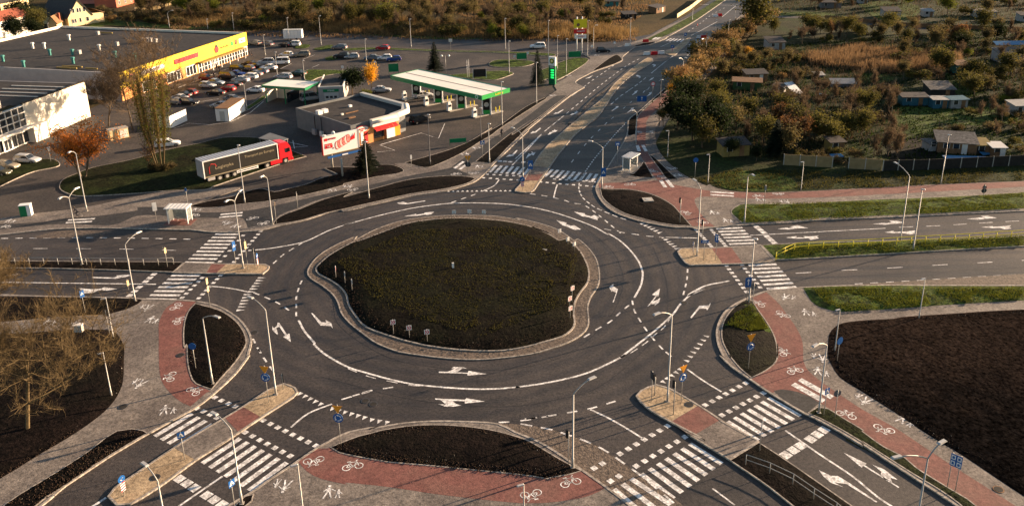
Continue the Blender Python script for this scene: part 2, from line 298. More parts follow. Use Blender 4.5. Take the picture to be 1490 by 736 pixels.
# overlays on the pavements
def over(name,s,m,z=.104,z0=None): return sheet(name,SP(s,True,z),z,m,z if z0 is None else z0)
over('red_cycle_path',"C1 1050,400* 990,440 960,490 945,540 945,620 945,736 D1 725,130 740,180 780,230 830,268 865,283* 936,222* D2 175,214* 110,180 85,140 72,80 68,0 C1 1115,736 1110,640 1095,560 1098,500 1130,440 1170,403*",'red_paving')
over('red_cycle_path',"D2 572,530* 612,577 680,612 800,638 D3 0,628 200,648 400,678 600,702 800,722 D4 100,722 200,714 330,690 415,650* 300,570* 250,590 150,608 D3 936,612 800,592 600,572 400,552 200,535 D2 936,527 850,512 760,492 720,472 662,476*",'red_paving')
over('red_cycle_path',"C5 385,378* 470,347* 540,410 600,490 650,560 685,640 690,736 D5 525,60 540,110 600,165 700,235 800,300 D6 350,380 480,465 600,545 750,640 900,736 P 1560,790* 1470,790* D6 720,736 600,655 450,562 390,510 300,465 200,395 D5 800,390 700,330 640,292 600,265 560,242 500,218 430,208 385,222* 292,160* 360,115 400,70 410,0 C5 540,736 530,650 510,590 470,520 420,450",'red_paving')
over('red_cycle_path',"B6 1400,370* 1227,384 700,405 400,421 0,441 B5 900,437 650,447 450,452 280,447 140,441 B4 930,402* 840,290 790,215 775,170 775,100 780,40 E8 340,300 370,240 450,170 545,80* 530,40 430,110 330,200 285,260 275,440 B4 715,170 745,230 790,310 850,378* 700,388 492,395* 500,424* 560,428 660,428 760,443 850,473 930,518 970,558 1052,650* B5 165,654* 100,600 60,540 45,490 100,475 280,481 360,486 500,487 700,482 1000,471 1227,456 B6 300,465 500,456 1227,416 1400,408*",'red_paving')
over('cycle_path',"P -200,340* 0,326* E1 400,395 700,350 1000,330 1472,265 E2 0,380 150,375 300,385* 600,430 E3 0,570 400,500 800,410 1100,340 1472,260 B3 0,440 200,395 400,350 560,320 650,300* 760,350* 690,355 600,350 400,370 200,420 0,475 E3 1472,325 900,430 600,540 420,610 340,700* E2 1180,600* 1160,540 1100,490 880,495 600,492* 300,470 0,470 E1 1200,420 700,410 400,430 0,470*",'asphalt_path')
over('cycle_path',"B3 640,300* 790,262 1000,95 1130,10* E5 650,736 960,540 1150,395 1290,290* 1190,290 E5 1090,340 850,520 600,690 460,736 B3 900,120 760,215",'asphalt_path',.103)
over('grey_semicircle',"D5 392,212* 430,206 500,217 560,240 600,268* 545,312* 450,262",'asphalt_path',.107)
# splitter islands and medians
def island(name,s,m='sand_paving'):
    plate(name,s,m,.13); kerbs(name.replace('island','island_kerb'),s,.2,.15,True,-.05)
S_W="C2 75,170* 300,177 555,180* 580,192 575,208 540,237* 300,236 0,230*"
S_SW="D1 490,690 520,650 640,570 780,475 936,382 D2 325,281 440,205 510,178 560,197 572,217 550,240 410,330 290,410 110,525 0,605 D1 700,660 590,725 530,730"
S_SE="D4 548,235 570,210 640,183 700,200 830,275 936,345 D5 150,345 325,440* 195,525* 0,405 D4 860,435 700,350 600,290"
S_E="C4 965,105 985,87 C5 150,82 380,72 435,65* 522,157* 480,168 300,178 20,185 C4 1040,186 1010,170"
S_N="A4 790,345 700,405 600,490 530,575 430,660 340,736 B4 300,75 215,150 150,220 100,300 50,380 5,430 0,440 90,445 140,385 200,300 260,215 360,100 485,0 A4 520,650 560,590 610,520 700,440 812,372"
S_F="E7 488,560 590,515 720,420 770,400 745,465 660,540 590,595"
for n,s in (('west_island',S_W),('south_west_island',S_SW),('south_east_island',S_SE),('east_island',S_E),('north_island',S_N),('far_island',S_F)): island(n,s)
over('island_crossing',"C2 75,172* 238,176* 205,231* 5,228*",'paving',.134); over('island_cycle_path',"C2 240,176* 325,179* 265,233* 207,231*",'red_paving',.135)
over('island_crossing',"D2 230,340* 318,283* 402,331* 208,470* 105,523* 5,468*",'paving',.134); over('island_cycle_path',"D2 240,335* 322,285* 403,331* 300,398*",'red_paving',.138)
over('island_crossing',"D4 832,278* 936,343* D5 322,441* 195,522* 35,432* D4 705,352*",'paving',.134); over('island_cycle_path',"D4 832,279* 925,347* 810,414* 707,353*",'red_paving',.138)
over('island_crossing',"C5 262,80* 432,68* 517,155* 330,176*",'paving',.134); over('island_cycle_path',"C5 145,84* 262,80* 330,176* 212,180*",'red_paving',.135)
over('island_cycle_path',"B4 58,345* 165,340* 135,380* 35,378*",'red_paving',.135); over('island_crossing',"B4 105,292* 195,302* 165,340* 60,345*",'paving',.134)
over('median_verge',"A4 335,736* 450,600 560,520 700,400* 690,395* 560,505 440,600 310,736*",'asphalt',.16,.1)
# cobbled aprons
def ringpoly(outer,inner,name,m,z): return over(name,outer+' '+inner,m,z)
A_OUT="C2 1100,15 1000,55 900,110 840,165 808,225 830,265 900,310 960,360 990,410 1010,470 1060,530 1130,585 C3 200,650 330,700 D3 300,43 450,62 590,70 720,62 850,45 C4 180,690 300,650 390,600 430,550 435,500 430,430 450,370 490,310 500,240 480,150 430,80 370,30 B4 350,736 260,675 150,635 0,600 B3 1060,615 900,590 720,585 550,590 360,615 200,665 60,736"
I_OUT="C2 1080,50 960,115 890,170 862,205 875,235 940,270 1000,310 1040,360 1055,420 1100,490 1160,552 C3 280,605 400,640 550,670 750,690 950,690 1100,665 C4 150,645 270,610 330,570 350,530 345,480 350,410 380,350 425,290 435,230 415,160 370,90 300,30 B4 260,736 200,700 100,655 B3 1227,695 1100,650 950,620 760,605 600,605 400,630 250,680 100,736"
over('central_apron',A_OUT,'cobble',.07,-.05); kerbs('apron_kerb',A_OUT,.16,.085,True)
over('truck_apron',"D3 640,356* 800,366 900,378 D4 67,370 160,388 225,408 335,447 415,488 490,540 560,595 650,655 740,715 775,745* P 920,760* D4 520,745* 470,700 400,650 300,580 200,510 100,450 0,410 D3 740,376",'cobble',.012,-.02)
over('bus_bay_paving',"C6 220,300* 600,278 1227,238 1400,230* 1400,290* 1227,300 600,304",'cobble',.010,-.02)
over('bus_bay_paving',"E1 350,560* 480,515 700,480 1000,487 1220,495* 1000,550* 600,560",'cobble',.010,-.02)
# ---------------------------------------------------------------- planted beds
from mathutils import noise as mnoise
def bed(name,s,m='soil',dome=.25,res=None,kerb=True,z=.115,rough=.10,w=.12,amp=1.0):
    poly=SP(s,True,z); q=[Vector((p.x,p.y)) for p in poly]
    xs=[p.x for p in q]; ys=[p.y for p in q]; area=(max(xs)-min(xs))*(max(ys)-min(ys))
    if res is None: res=.45 if area<500 else (.6 if area<2500 else 1.1)
    # constrained triangulation of an interior grid
    inner=[]; n=len(q)
    def inside(x,y):
        c=False;j=n-1
        for i in range(n):
            if (q[i].y>y)!=(q[j].y>y) and x<(q[j].x-q[i].x)*(y-q[i].y)/(q[j].y-q[i].y)+q[i].x: c=not c
            j=i
        return c
    def edist(x,y):
        m_=9e9
        for i in range(n):
            ax,ay=q[i]; bx,by=q[(i+1)%n]; dx,dy=bx-ax,by-ay; L=dx*dx+dy*dy
            t=0 if L==0 else max(0,min(1,((x-ax)*dx+(y-ay)*dy)/L)); e=(ax+t*dx-x)**2+(ay+t*dy-y)**2
            if e<m_: m_=e
        return math.sqrt(m_)
    verts=[v.copy() for v in q]; ds=[0.0]*n; y=min(ys)+res/2
    while y<max(ys):
        x=min(xs)+res/2
        while x<max(xs):
            if -120<x<160 and y>45 and inside(x,y):
                d=edist(x,y)
                if d>res*.45: verts.append(Vector((x+rnd.uniform(-.2,.2)*res,y+rnd.uniform(-.2,.2)*res))); ds.append(d)
            x+=res
        y+=res
    r=geometry.delaunay_2d_cdt(verts,[],[list(range(n))],1,1e-5)
    vo,_,fo,ov=r[0],r[1],r[2],r[3]; vs=[]
    for i,v in enumerate(vo):
        d=ds[ov[i][0]] if ov[i] else 0
        k=1-math.exp(-d/1.6); h=z+dome*k+(rough*k*amp*(mnoise.noise((v.x*1.3,v.y*1.3,0))+.6*mnoise.noise((v.x*4,v.y*4,3)))) if d>0 else z
        vs.append((v.x,v.y,h))
    b=MB(); b.add(vs,[f for f in fo],m); b.ribbon(poly,.02,-.1,z,m,True)
    o=b.build(name,fix=False)
    bm=bmesh.new(); bm.from_mesh(o.data)
    for f in bm.faces:
        if f.normal.z<0 and abs(f.normal.z)>.3: f.normal_flip()
        f.smooth=True
    bm.to_mesh(o.data); bm.free(); tag(o,kind='structure')
    if kerb:
        k=MB(); k.ribbon(poly,w,-.05,z+.012,'kerb',True); tag(k.build(name+'_edging'),kind='structure')
    return o
bed('central_island_bed',I_OUT,'soil_island',.5,.6,w=.3,z=.15)
bed('soil_bed',"C1 0,372* 500,379 740,385 845,395 770,440 690,465 600,480 330,492 130,513 P -30,470* -300,470* -300,428*",kerb=False)
bed('soil_bed',"C1 738,736 735,660 690,590 640,572 560,570 450,567 350,575 150,590 P -30,487* -400,500* -400,800* -150,760* D1 0,610 60,575 180,500 300,430 420,350 500,280 545,210 560,150 562,60",kerb=False,dome=.4)
bed('soil_bed',"P -60,790* D1 30,722 100,675 250,585 400,488 480,425 530,395 600,385 650,393 668,405* 560,468 420,560 300,640 160,734 P -10,810*",dome=.15)
bed('soil_bed',"C2 140,415* 200,430 270,450 330,480 390,530 430,590 442,650 D2 318,35 285,85 240,135 180,205* 110,180 85,140 72,80 68,0 C2 75,680 70,600 75,540 90,480 115,440")
bed('soil_bed',"D2 722,469* 760,452 850,418 936,398 D3 120,402 280,374 430,367 580,377 700,397 820,432 D4 100,462 200,522 298,575* 250,590 150,608 D3 936,612 800,592 600,572 400,552 200,535 D2 936,527 850,512 760,492")
bed('soil_bed',"D2 285,736 330,692 370,682 362,712 320,745",dome=.1)
bed('grass_bed',"C5 350,392 300,420 250,470 215,530 205,590 215,650 260,736 D5 190,50 240,110 291,152* 340,130 390,95 410,60 410,0 C5 540,736 530,650 510,590 470,520 420,450 385,397",'soil_grassy')
bed('grass_patch',"C5 350,402 305,428 260,475 228,525 218,560 280,590 360,575 440,600 500,590 465,525 418,458 382,408",'grass',z=.135,kerb=False)
bed('grass_bed',"C5 690,319* 900,311 1227,306 C6 600,310 1227,312 P 1700,414* 1700,425* C6 1227,395 800,420 450,445 180,462 C5 940,462 860,455 790,435 740,400",'grass',kerb=False)
bed('soil_bed',"C5 838,736 840,640 850,590 880,555 930,530 1050,515 1227,505 C6 500,495 800,475 1227,450 P 1800,438* 1900,900* 1600,790* D6 936,690 800,600 650,500 500,410 350,310 200,215 100,150 55,80",'soil_field',kerb=False,dome=.2,res=.75,amp=1.0)
bed('grass_bed',"D5 550,313* 590,287 640,294 700,332 800,392 D6 200,395 300,467 390,512 450,564 600,657 720,736 P 1480,800* 1470,805* D6 640,722 400,568 200,440 D5 800,448 700,388 600,335",'lawn_dark',dome=.08)
bed('soil_bed',"B4 505,427* 560,432 660,432 760,447 850,477 930,522 970,562 1045,648* 950,643 850,628 750,603 650,573 570,528 520,480",'soil_grassy' if 0 else 'soil')
bed('grass_bed',"B5 265,575 270,550 300,530 340,517 500,518 700,515 900,503 1227,487 B6 500,487 1227,449 P 1800,255* 1800,286* B6 1227,547 600,580 0,603 B5 600,619 330,633*",'grass')
bed('soil_bed',"B4 790,218* 830,245 880,292 940,350 968,370* 905,369 850,300",dome=.05)
bed('soil_bed',"B4 668,337 700,340 740,300 765,262* 820,362* 740,360 690,350",dome=.05)
bed('soil_bed',"E8 217,378 212,330 227,262 302,203 402,113 482,43* 520,40* 430,105 320,198 280,262 268,370*",dome=.04)
bed('soil_bed',"B3 0,548 200,503 400,458 600,428 730,397 785,368* 740,356 600,352 400,372 200,422 0,478 E3 1200,360 900,440 650,540 480,600 390,650 345,715* 430,700 650,665 900,590")
bed('soil_bed',"B3 785,267* 875,277* 900,262 1000,158 1100,68 E5 780,716 900,605 1180,388 1335,275* 1310,280 1150,395 960,540 700,710 B3 1000,95",dome=.05)
bed('soil_bed',"B3 365,273* 400,262 500,235 640,192 760,140 880,65 E5 350,715 580,598 850,408 1060,308 1075,318* 965,385 600,620 480,710 B3 830,137 700,217 560,282 480,301",dome=.1)
bed('soil_bed',"E2 560,374 600,352 800,305 1000,268 1150,215 1300,180 1380,190 1472,215 E3 500,330 700,280 880,210 1040,170* 900,110* 1000,97 1472,100 B3 150,290 280,285 355,313 330,335 200,355 0,398 E3 1100,290 700,390 300,460 E2 1150,340 800,383",dome=.15,kerb=True)
bed('grass_bed',"B1 355,405 380,370 450,340 560,300 780,255 1000,195 1227,150 B2 150,160 300,125 420,120 520,125* 800,235* 700,260* 240,415* 200,432 0,438 B1 800,455 500,470 420,460 365,435",'lawn_dark',dome=.15)
bed('grass_bed',"B1 -100,300* 90,270 300,250 350,290 200,325 100,365 0,412 -100,450*",'lawn_dark',dome=.1)
bed('grass_bed',"B4 0,0 1,1 2,0",'grass') if 0 else None
bed('grass_bed',"A4 135,430 200,400 330,350 430,350 400,390 250,475 190,470 120,490",'grass',dome=.1)
bed('grass_bed',"A3 865,385 900,360 1000,355 1120,365 1130,380 1050,398 920,400",'grass',dome=.1); bed('grass_bed',"A3 780,435 850,425 960,422 1010,435 985,450 900,475 780,470 620,452 700,440",'grass',dome=.1)
bed('grass_bed',"A3 20,290 200,284 600,300 935,308 1227,318 1227,334 940,316 600,308 200,296 20,304",'grass',dome=.05); bed('grass_bed',"A2 500,435 540,410 640,372 705,378 640,408 700,420",'soil_grassy',dome=.05,kerb=False)
bed('grass_bed',"A2 800,420 900,415 1100,425 1120,440 980,440 880,460 830,480 790,470",'grass',dome=.1); bed('grass_bed',"A2 440,660 550,590 545,570 480,615 440,640",'grass',dome=.1)
bed('grass_bed',"A2 735,278 760,266 820,268 800,284 740,288",'grass',dome=.05,kerb=False); bed('grass_bed',"A2 850,290 930,270 960,272 940,290 870,297",'grass',dome=.05,kerb=False); bed('grass_bed',"A2 915,345 980,330 985,350 930,358",'grass',dome=.05,kerb=False)
bed('soil_bed',"E6 610,460 840,300 920,340 900,370 800,405 640,460",dome=.05); bed('soil_bed',"E6 1040,205 1150,170 1280,155 1200,185",dome=.05)
# medians
bed('median_bed',"P -300,382* C1 0,163 500,165 1000,168 1090,172* 1032,226* 500,209 0,202 P -300,392*",dome=.1)
bed('median_bed',"C5 443,67* C6 0,52 600,37 1227,12 P 1800,327* 1800,345* C6 1227,73 0,142 C5 527,153*",'grass',dome=.1)
bed('median_bed',"D5 325,447* 430,515 590,625 745,733 P 1420,860* 1350,890* D5 480,733 350,632 195,527*",dome=.1,res=.4)
# rough ground round the gardens, lane, fields
over('garden_ground',"P 985,155* 1010,125 1050,100 1090,55 1110,20 1130,-10* 1900,-10* 2000,250* B6 1227,380 700,400 400,416 0,436 B5 900,433 650,442 450,447 300,442 180,422 B4 1140,407 1060,372 980,327 910,267 860,207 838,150",'garden',.06,-.05)
over('garden_lawn',"A6 470,640 720,650 740,736 B6 720,10 690,100 440,90 450,20",'grass',.09); over('garden_lawn',"A5 1050,440 1220,455 1190,490 1020,490",'grass',.09); over('garden_lawn',"B6 440,150 680,130 690,260 450,270",'soil_grassy',.09)
over('garden_lawn',"A6 250,20 420,10 600,40 560,110 400,120 300,80",'grass',.085); over('garden_lawn',"A6 740,400 800,450 990,470 960,560 830,560",'grass',.085); over('garden_lawn',"A6 700,640 1140,650 1150,736 760,736",'grass',.088); over('garden_lawn',"A5 430,300 560,310 620,380 500,400 420,350",'grass',.085); over('garden_lane',"A5 480,110* 700,112 900,130 1227,165 A6 700,180 690,165 A5 1227,150 1000,120 900,112 700,98 500,95*",'asphalt_old',.08); over('garden_lawn',"A5 540,75 800,75 870,95 560,95",'grass',.09)
over('verge_grass',"B5 150,360 300,320 420,325 560,350 640,385 640,430 450,440 300,436 200,415",'grass',.09)
over('meadow',"A4 420,270* 480,180 700,150 900,120 940,160 830,210 600,250 450,290",'field',-.02); over('verge_grass',"E7 280,440 490,330 820,150 1060,0 1140,0 820,220 500,385",'grass',.11,-.05)
over('verge_grass',"P 0,60* F8 450,430 1100,290 A1 620,150 900,165 1227,178 A2 400,180 450,200 1227,215 A3 600,238 1227,262 A3 1227,245 600,222 0,200 A2 400,170 0,150 A1 700,120 600,120 450,190 200,240 0,280*",'grass',-.02,-.05)
# loose stones and crumbs of clay on the bare beds
st=MB(); rs=random.Random(3)
for s,n in ((I_OUT,500),("D2 722,469 936,398 D3 280,374 580,377 820,432 D4 200,522 250,590 D3 936,612 400,552 D2 936,527",260),("D1 0,610 300,430 545,210 C1 738,736 640,572 350,575 P 0,500",380),("C5 845,736 850,590 1050,518 C6 800,480 1227,455 P 1490,700 D6 500,405 200,210",600),("C2 150,425 380,530 440,640 D2 300,60 180,190 75,80",120),("D1 40,722 400,490 600,390 640,400 160,730",50)):
    P=W(s,.2); xs=[p.x for p in P]; ys=[p.y for p in P]; k=0; t=0
    while k<n and t<n*30:
        t+=1; x=rs.uniform(min(xs),max(xs)); y=rs.uniform(min(ys),max(ys)); c=False;j=len(P)-1
        for i in range(len(P)):
            if (P[i].y>y)!=(P[j].y>y) and x<(P[j].x-P[i].x)*(y-P[i].y)/(P[j].y-P[i].y)+P[i].x: c=not c
            j=i
        if not c: continue
        k+=1; r=rs.uniform(.015,.035) if rs.random()<.95 else rs.uniform(.04,.06)
        z=.36 if s is not I_OUT else .62; a=rs.random()*6
        st.add([(x+r*math.cos(a+i*1.26),y+r*math.sin(a+i*1.26),z-.16) for i in range(5)]+[(x,y,z-.16+r*1.8)],[(i,(i+1)%5,5) for i in range(5)],'concrete' if rs.random()<.3 else 'bark_gold')
tag(st.build('loose_stones'),kind='stuff')
st=MB(); rs=random.Random(4)
for s,n in ((I_OUT,4500),("D2 722,469 936,398 D3 280,374 580,377 820,432 D4 200,522 250,590 D3 936,612 400,552 D2 936,527",2340),("D1 0,610 300,430 545,210 C1 738,736 640,572 350,575 P 0,500",3420),("C5 845,736 850,590 1050,518 C6 800,480 1227,455 P 1490,700 D6 500,405 200,210",5400),("C2 150,425 380,530 440,640 D2 300,60 180,190 75,80",1080),("D1 40,722 400,490 600,390 640,400 160,730",450)):
    P=W(s,.2); xs=[p.x for p in P]; ys=[p.y for p in P]; k=0; t=0
    while k<n and t<n*30:
        t+=1; x=rs.uniform(min(xs),max(xs)); y=rs.uniform(min(ys),max(ys)); c=False;j=len(P)-1
        for i in range(len(P)):
            if (P[i].y>y)!=(P[j].y>y) and x<(P[j].x-P[i].x)*(y-P[i].y)/(P[j].y-P[i].y)+P[i].x: c=not c
            j=i
        if not c: continue
        k+=1; r=rs.uniform(.03,.09)
        z=.34 if s is not I_OUT else .62; a=rs.random()*6
        st.add([(x+r*math.cos(a+i*1.26),y+r*math.sin(a+i*1.26),z-.16) for i in range(5)]+[(x,y,z-.16+r*1.1)],[(i,(i+1)%5,5) for i in range(5)],'clod')
tag(st.build('soil_clods'),kind='stuff')
# ================================================================ painted markings
ZR=.008
def finish(b,name): return tag(b.build(name,fix=False),kind='structure')
lane=MB()
def line(s,w=.2,z=ZR,b=None): (b or lane).ribbon(SP(s,False,z,.5),w,z,z,'paint')
def dash(s,on,off,w=.12,z=ZR,b=None,ph=0.0):
    p=SP(s,False,z,.25); L=0;acc=[0]
    for i in range(1,len(p)): L+=(p[i]-p[i-1]).length; acc.append(L)
    def at(d):
        for i in range(1,len(p)):
            if acc[i]>=d: t=(d-acc[i-1])/max(1e-9,acc[i]-acc[i-1]); return p[i-1].lerp(p[i],t)
        return p[-1]
    d=-ph
    while d+on<=L+.05:
        if d>=-.01: (b or lane).ribbon([at(d+on*k/3) for k in range(4)],w,z,z,'paint')
        d+=on+off
def squares(a,b_,n,size=.5,z=ZR,b=None,dr=None):
    A=W(a,z)[0];B=W(b_,z)[0]; d=(B-A).normalized()
    for i in range(n):
        c=A.lerp(B,i/(n-1)) if n>1 else A; q=Vector((-d.y,d.x,0)) if dr is None else dr
        (b or lane).face([c+d*size/2*sx+q*size/2*sy for sx,sy in ((-1,-1),(1,-1),(1,1),(-1,1))],'paint')
def zebra(name,a0,a1,b0,b1,n,z=ZR,wd=.5):
    A0,A1,B0,B1=[W(x,z)[0] for x in (a0,a1,b0,b1)]; b=MB(); d=(A1-A0).normalized()*wd
    for i in range(n):
        t=i/(n-1) if n>1 else 0; A=A0.lerp(A1,t);B=B0.lerp(B1,t)
        b.face([A,B,B+d,A+d] if True else 0,'paint')
    finish(b,name)
def tris(a,b_,n,w=.5,h=.6,flip=1,z=ZR):
    A=W(a,z)[0];B=W(b_,z)[0]; d=(B-A).normalized(); q=Vector((-d.y,d.x,0))*flip
    for i in range(n):
        c=A.lerp(B,i/(n-1)); lane.face([c-d*w/2,c+d*w/2,c+q*h],'paint')
# roundabout rings
line("C2 455,100 600,85 780,50 890,2 B2 950,670 1100,620 B3 0,645 200,590 400,545 560,522 650,514 760,512 900,515 1000,522 B4 0,525 130,545 250,575 370,615 470,655 550,700 C4 555,0 620,40 680,95 730,160 752,210 757,250 745,310 708,380",.24)
line("C2 755,515 790,580 850,650 D2 645,2 700,50 800,105 D3 100,130 200,158 300,180 380,190 500,200 600,205 700,203 800,195 D4 0,197 150,175 300,140 400,100 500,50 C4 625,736 760,632 860,550 940,475 980,420 1050,357 1130,322 C5 0,370 100,312 250,280",.24)
line("D2 540,378 620,315 727,272"); line("C2 228,312 300,318 380,330 450,345")
line("D4 335,295 420,335 500,380 580,430"); line("D5 0,115 70,165 155,217"); line("C4 855,20 970,23 1085,26"); line("B4 250,403 240,430 228,480"); line("B3 925,375 895,410 830,441")
for s in ("C2 740,490 740,425 741,380 752,335 768,290 797,238","C2 487,350 570,383 628,410 680,443 740,490","C2 603,178 660,127 710,95 787,47","C2 483,625 523,702 D2 390,20 427,78 455,115 497,160",
 "D2 770,252 903,214 D3 33,238 122,212 213,198 300,186","D3 603,359 700,356 800,349 936,326 D4 22,345 160,325 250,310 340,293 430,267 505,243","C4 695,397 705,450 725,490 775,567 820,625 880,690 D4 665,20 730,78","C4 675,425 610,480 560,525 490,565 405,617",
 "C4 1025,210 1021,265 1011,315 996,374","B3 640,511 700,490 750,473 803,453","B4 85,457 182,472 275,492 340,513 430,537 C4 630,0","B4 530,667 650,690 723,700 810,712 C4 850,10"): dash(s,1.0,1.0,.2)
dash("C4 925,495 885,555 830,600 780,645 715,690 640,736",1.2,.8,.12); dash("D2 800,112 D3 120,150 220,172 300,187 365,192",1.2,1.2,.12)
dash("D3 803,362 D4 67,370 160,388 225,408 335,447 415,488 490,540 570,597 640,655 720,722",1.1,.8,.2,.02)
dash("B4 380,395 378,430 400,480 460,530 520,560 570,580 620,600 710,624",1,.6,.2); dash("B4 388,370 420,320 470,250 530,178 590,108 667,26",.7,.5,.2)
tris("C2 512,262","C2 452,345",6,.45,1.0,1); tris("C2 428,362","C2 385,455",6,.45,1.0,1)
tris("D2 590,221","D2 684,268",5,.5,.6,-1); tris("D2 735,288","D2 880,328",6,.5,.6,-1); tris("D3 132,338","D3 200,350",3,.5,.6,-1)
tris("B3 623,446","B3 990,443",14,.5,.6,1); tris("C5 128,613","D5 8,80",7,.4,.65,-1); tris("D4 740,112","D4 662,168",5,.5,.6,1)
tris("B4 745,638","B4 845,692",6,.5,.9,1); tris("C4 868,24","C4 948,90",6,.5,.8,1)
# lane lines of the arms
line("C1 -300,284 0,288 300,292 600,296 928,300"); dash("C1 197,88 560,89 820,93 1075,100",2,4,.12,ph=-0.0); dash("C1 -300,92 22,92",2,4,.12)
dash("E1 -600,575 0,566 300,562 640,558 900,557 1200,560 1400,562 E2 500,720 665,726",1.0,1.0,.22)
line("B5 375,705 700,688 1180,663 B6 402,663",.16); dash("B6 483,657 730,647 1000,630 1300,614 1700,595",2,1.9,.14); dash("C5 645,235 745,229 918,218 C6 240,213 507,199 770,183 1030,169 1400,148",2,3.9,.14)
dash("C6 220,299 600,278 1227,240 1500,226",1,.95,.2)
line("B4 0,250 80,175 155,103"); line("B3 1000,291 1090,200 1175,108"); dash("B4 172,88 272,8 E5 1080,645 1290,475 1472,325 E6 675,632 780,550 883,473 983,403 1115,332",1.6,1.7,.2); line("E6 385,735 460,677 535,620",.15); dash("E6 553,605 635,545 740,473 840,402",1.6,1.7,.2)
dash("B4 333,272 397,188 445,133 500,78 553,27 E8 75,280 140,222",1.6,3.2,.15); dash("E8 93,158 155,103 192,78 232,50 E6 980,685 1060,630 1150,560 1210,510",2.2,1.4,.2); line("A4 808,437 900,363 1000,283",.2)
dash("E8 180,188 260,122 318,78 370,33 E6 1140,700 1260,620 1390,520",1.6,3.2,.14)
line("E7 410,736 500,663 590,600",.2); line("E7 735,600 800,545 880,480",.2); line("E7 780,382 900,320 1055,235",.2); line("E7 1110,185 1200,110 1262,62",.2); dash("E7 700,370 860,265 1000,160 1150,80",2,3,.2); line("E7 450,505 560,455",.15); dash("E7 640,400 690,400 740,360",2,2,.15)
line("E7 870,50 1250,62",.3) ; line("D5 445,392 600,500 750,600 936,740 P 1420,790",.2)
line("D5 115,655 215,730",.15); line("D1 420,737 482,697",.25); line("D2 30,737 130,668 230,600",.2)
squares("D2 35,612","D2 102,653",3,.8); squares("D2 158,686","D2 228,728",3,.8); squares("D5 448,503","D5 514,462",3,.85); squares("D5 560,432","D5 620,390",3,.85)
squares("C1 915,241","C1 867,284",3,.7); squares("C1 828,318","C1 773,367",3,.7); squares("B5 413,655","B5 455,688",3,.8); squares("B5 475,712","C5 515,52",4,.8); squares("B3 930,264","B3 992,268",3,.7); squares("B3 1070,270","B3 1107,273",2,.7)
finish(lane,'lane_markings')
cyc=MB()
for a,b_,n in (("E2 1175,632","C2 287,165",7),("E2 1320,635","C2 370,168",10),("C2 180,262","C2 62,380",6),("C2 290,248","C2 160,383",7),("D2 195,243","D2 288,284",4),("D2 113,292","D2 205,335",4),("D2 415,347","D2 655,462",8),("D2 333,401","D2 538,508",7),
 ("D5 265,178","D5 82,277",7),("D5 345,223","D5 158,323",7),("D4 690,372","D4 437,520",8),("D4 768,422","D4 510,577",8),("B5 135,663","C5 228,72",9),("B4 1075,672","C5 143,75",9),("C5 325,185","C5 433,318",7),("C5 233,190","C5 352,345",8),
 ("B4 233,370","B4 478,388",8),("B4 150,388","B4 465,415",9),("B3 855,342","B3 1052,353",6),("B3 833,363","B3 1037,377",6),("E7 760,483","E7 970,497",6)): squares(a,b_,n,.5,b=cyc)
for a,b_ in (("D4 395,542","D4 357,563"),("D4 470,600","D4 432,622")): squares(a,b_,2,.5,.022,cyc)
finish(cyc,'cycle_crossing_markings')
zebra('zebra_crossing',"E2 840,660","C2 83,165","E2 1100,660","C2 255,168",9); zebra('zebra_crossing',"C1 1025,243","C1 872,383","C1 1195,243","C1 1053,385",7)
zebra('zebra_crossing',"B5 168,662","C5 262,76","B5 325,655","C5 428,70",7); zebra('zebra_crossing',"C5 360,183","C5 468,322","C5 527,176","C5 645,310",7)
zebra('zebra_crossing',"D5 375,240","D5 190,347","D5 520,322","D5 330,432",7); zebra('zebra_crossing',"D4 800,447","D4 580,583","D5 165,538","D4 728,695",7)
zebra('zebra_crossing',"D4 535,605","D4 457,652","D4 715,722","D4 620,790",3,.02)
zebra('zebra_crossing',"D2 303,423","D2 513,533","D2 130,537","D2 340,660",7); zebra('zebra_crossing',"D2 85,312","D2 178,360","P 222.8,633","P 252.2,649",4)
zebra('zebra_crossing',"B4 212,312","B4 510,343","B4 168,355","B4 480,390",10); zebra('zebra_crossing',"B3 900,288","B3 1098,302","B3 860,330","B3 1065,347",7)
zebra('zebra_crossing',"E7 500,440","E7 690,455","E7 560,412","E7 725,425",6,wd=.5); zebra('zebra_crossing',"E7 785,457","E7 1005,475","E7 825,430","E7 1035,447",7,wd=.5)
zebra('zebra_crossing',"D5 520,155","D5 490,175","D5 668,237","D5 630,253",2,.112,.7); zebra('zebra_crossing',"B4 715,170","B4 748,168","B4 728,206","B4 768,206",2,.112,.6); zebra('zebra_crossing',"B4 853,378","B4 890,376","B4 882,420","B4 925,420",2,.112,.6)
zebra('zebra_crossing',"B5 138,443","B5 138,460","B5 278,451","B5 278,468",2,.112,.55); zebra('zebra_crossing',"E1 735,362","E1 710,392","E1 1022,347","E1 990,377",2,.112,.5); zebra('zebra_crossing',"E2 893,450","E2 878,480","E2 1130,430","E2 1125,460",2,.112,.5)
zebra('zebra_crossing',"E4 905,402","E4 955,420","E4 805,475","E4 865,484",2,.112,.6); zebra('zebra_crossing',"E7 1090,477","E7 1130,477","E7 1130,447","E7 1165,447",2,.112,.9); zebra('zebra_crossing',"E7 355,425","E7 390,425","E7 395,402","E7 430,402",2,.112,.8)
sm=MB()
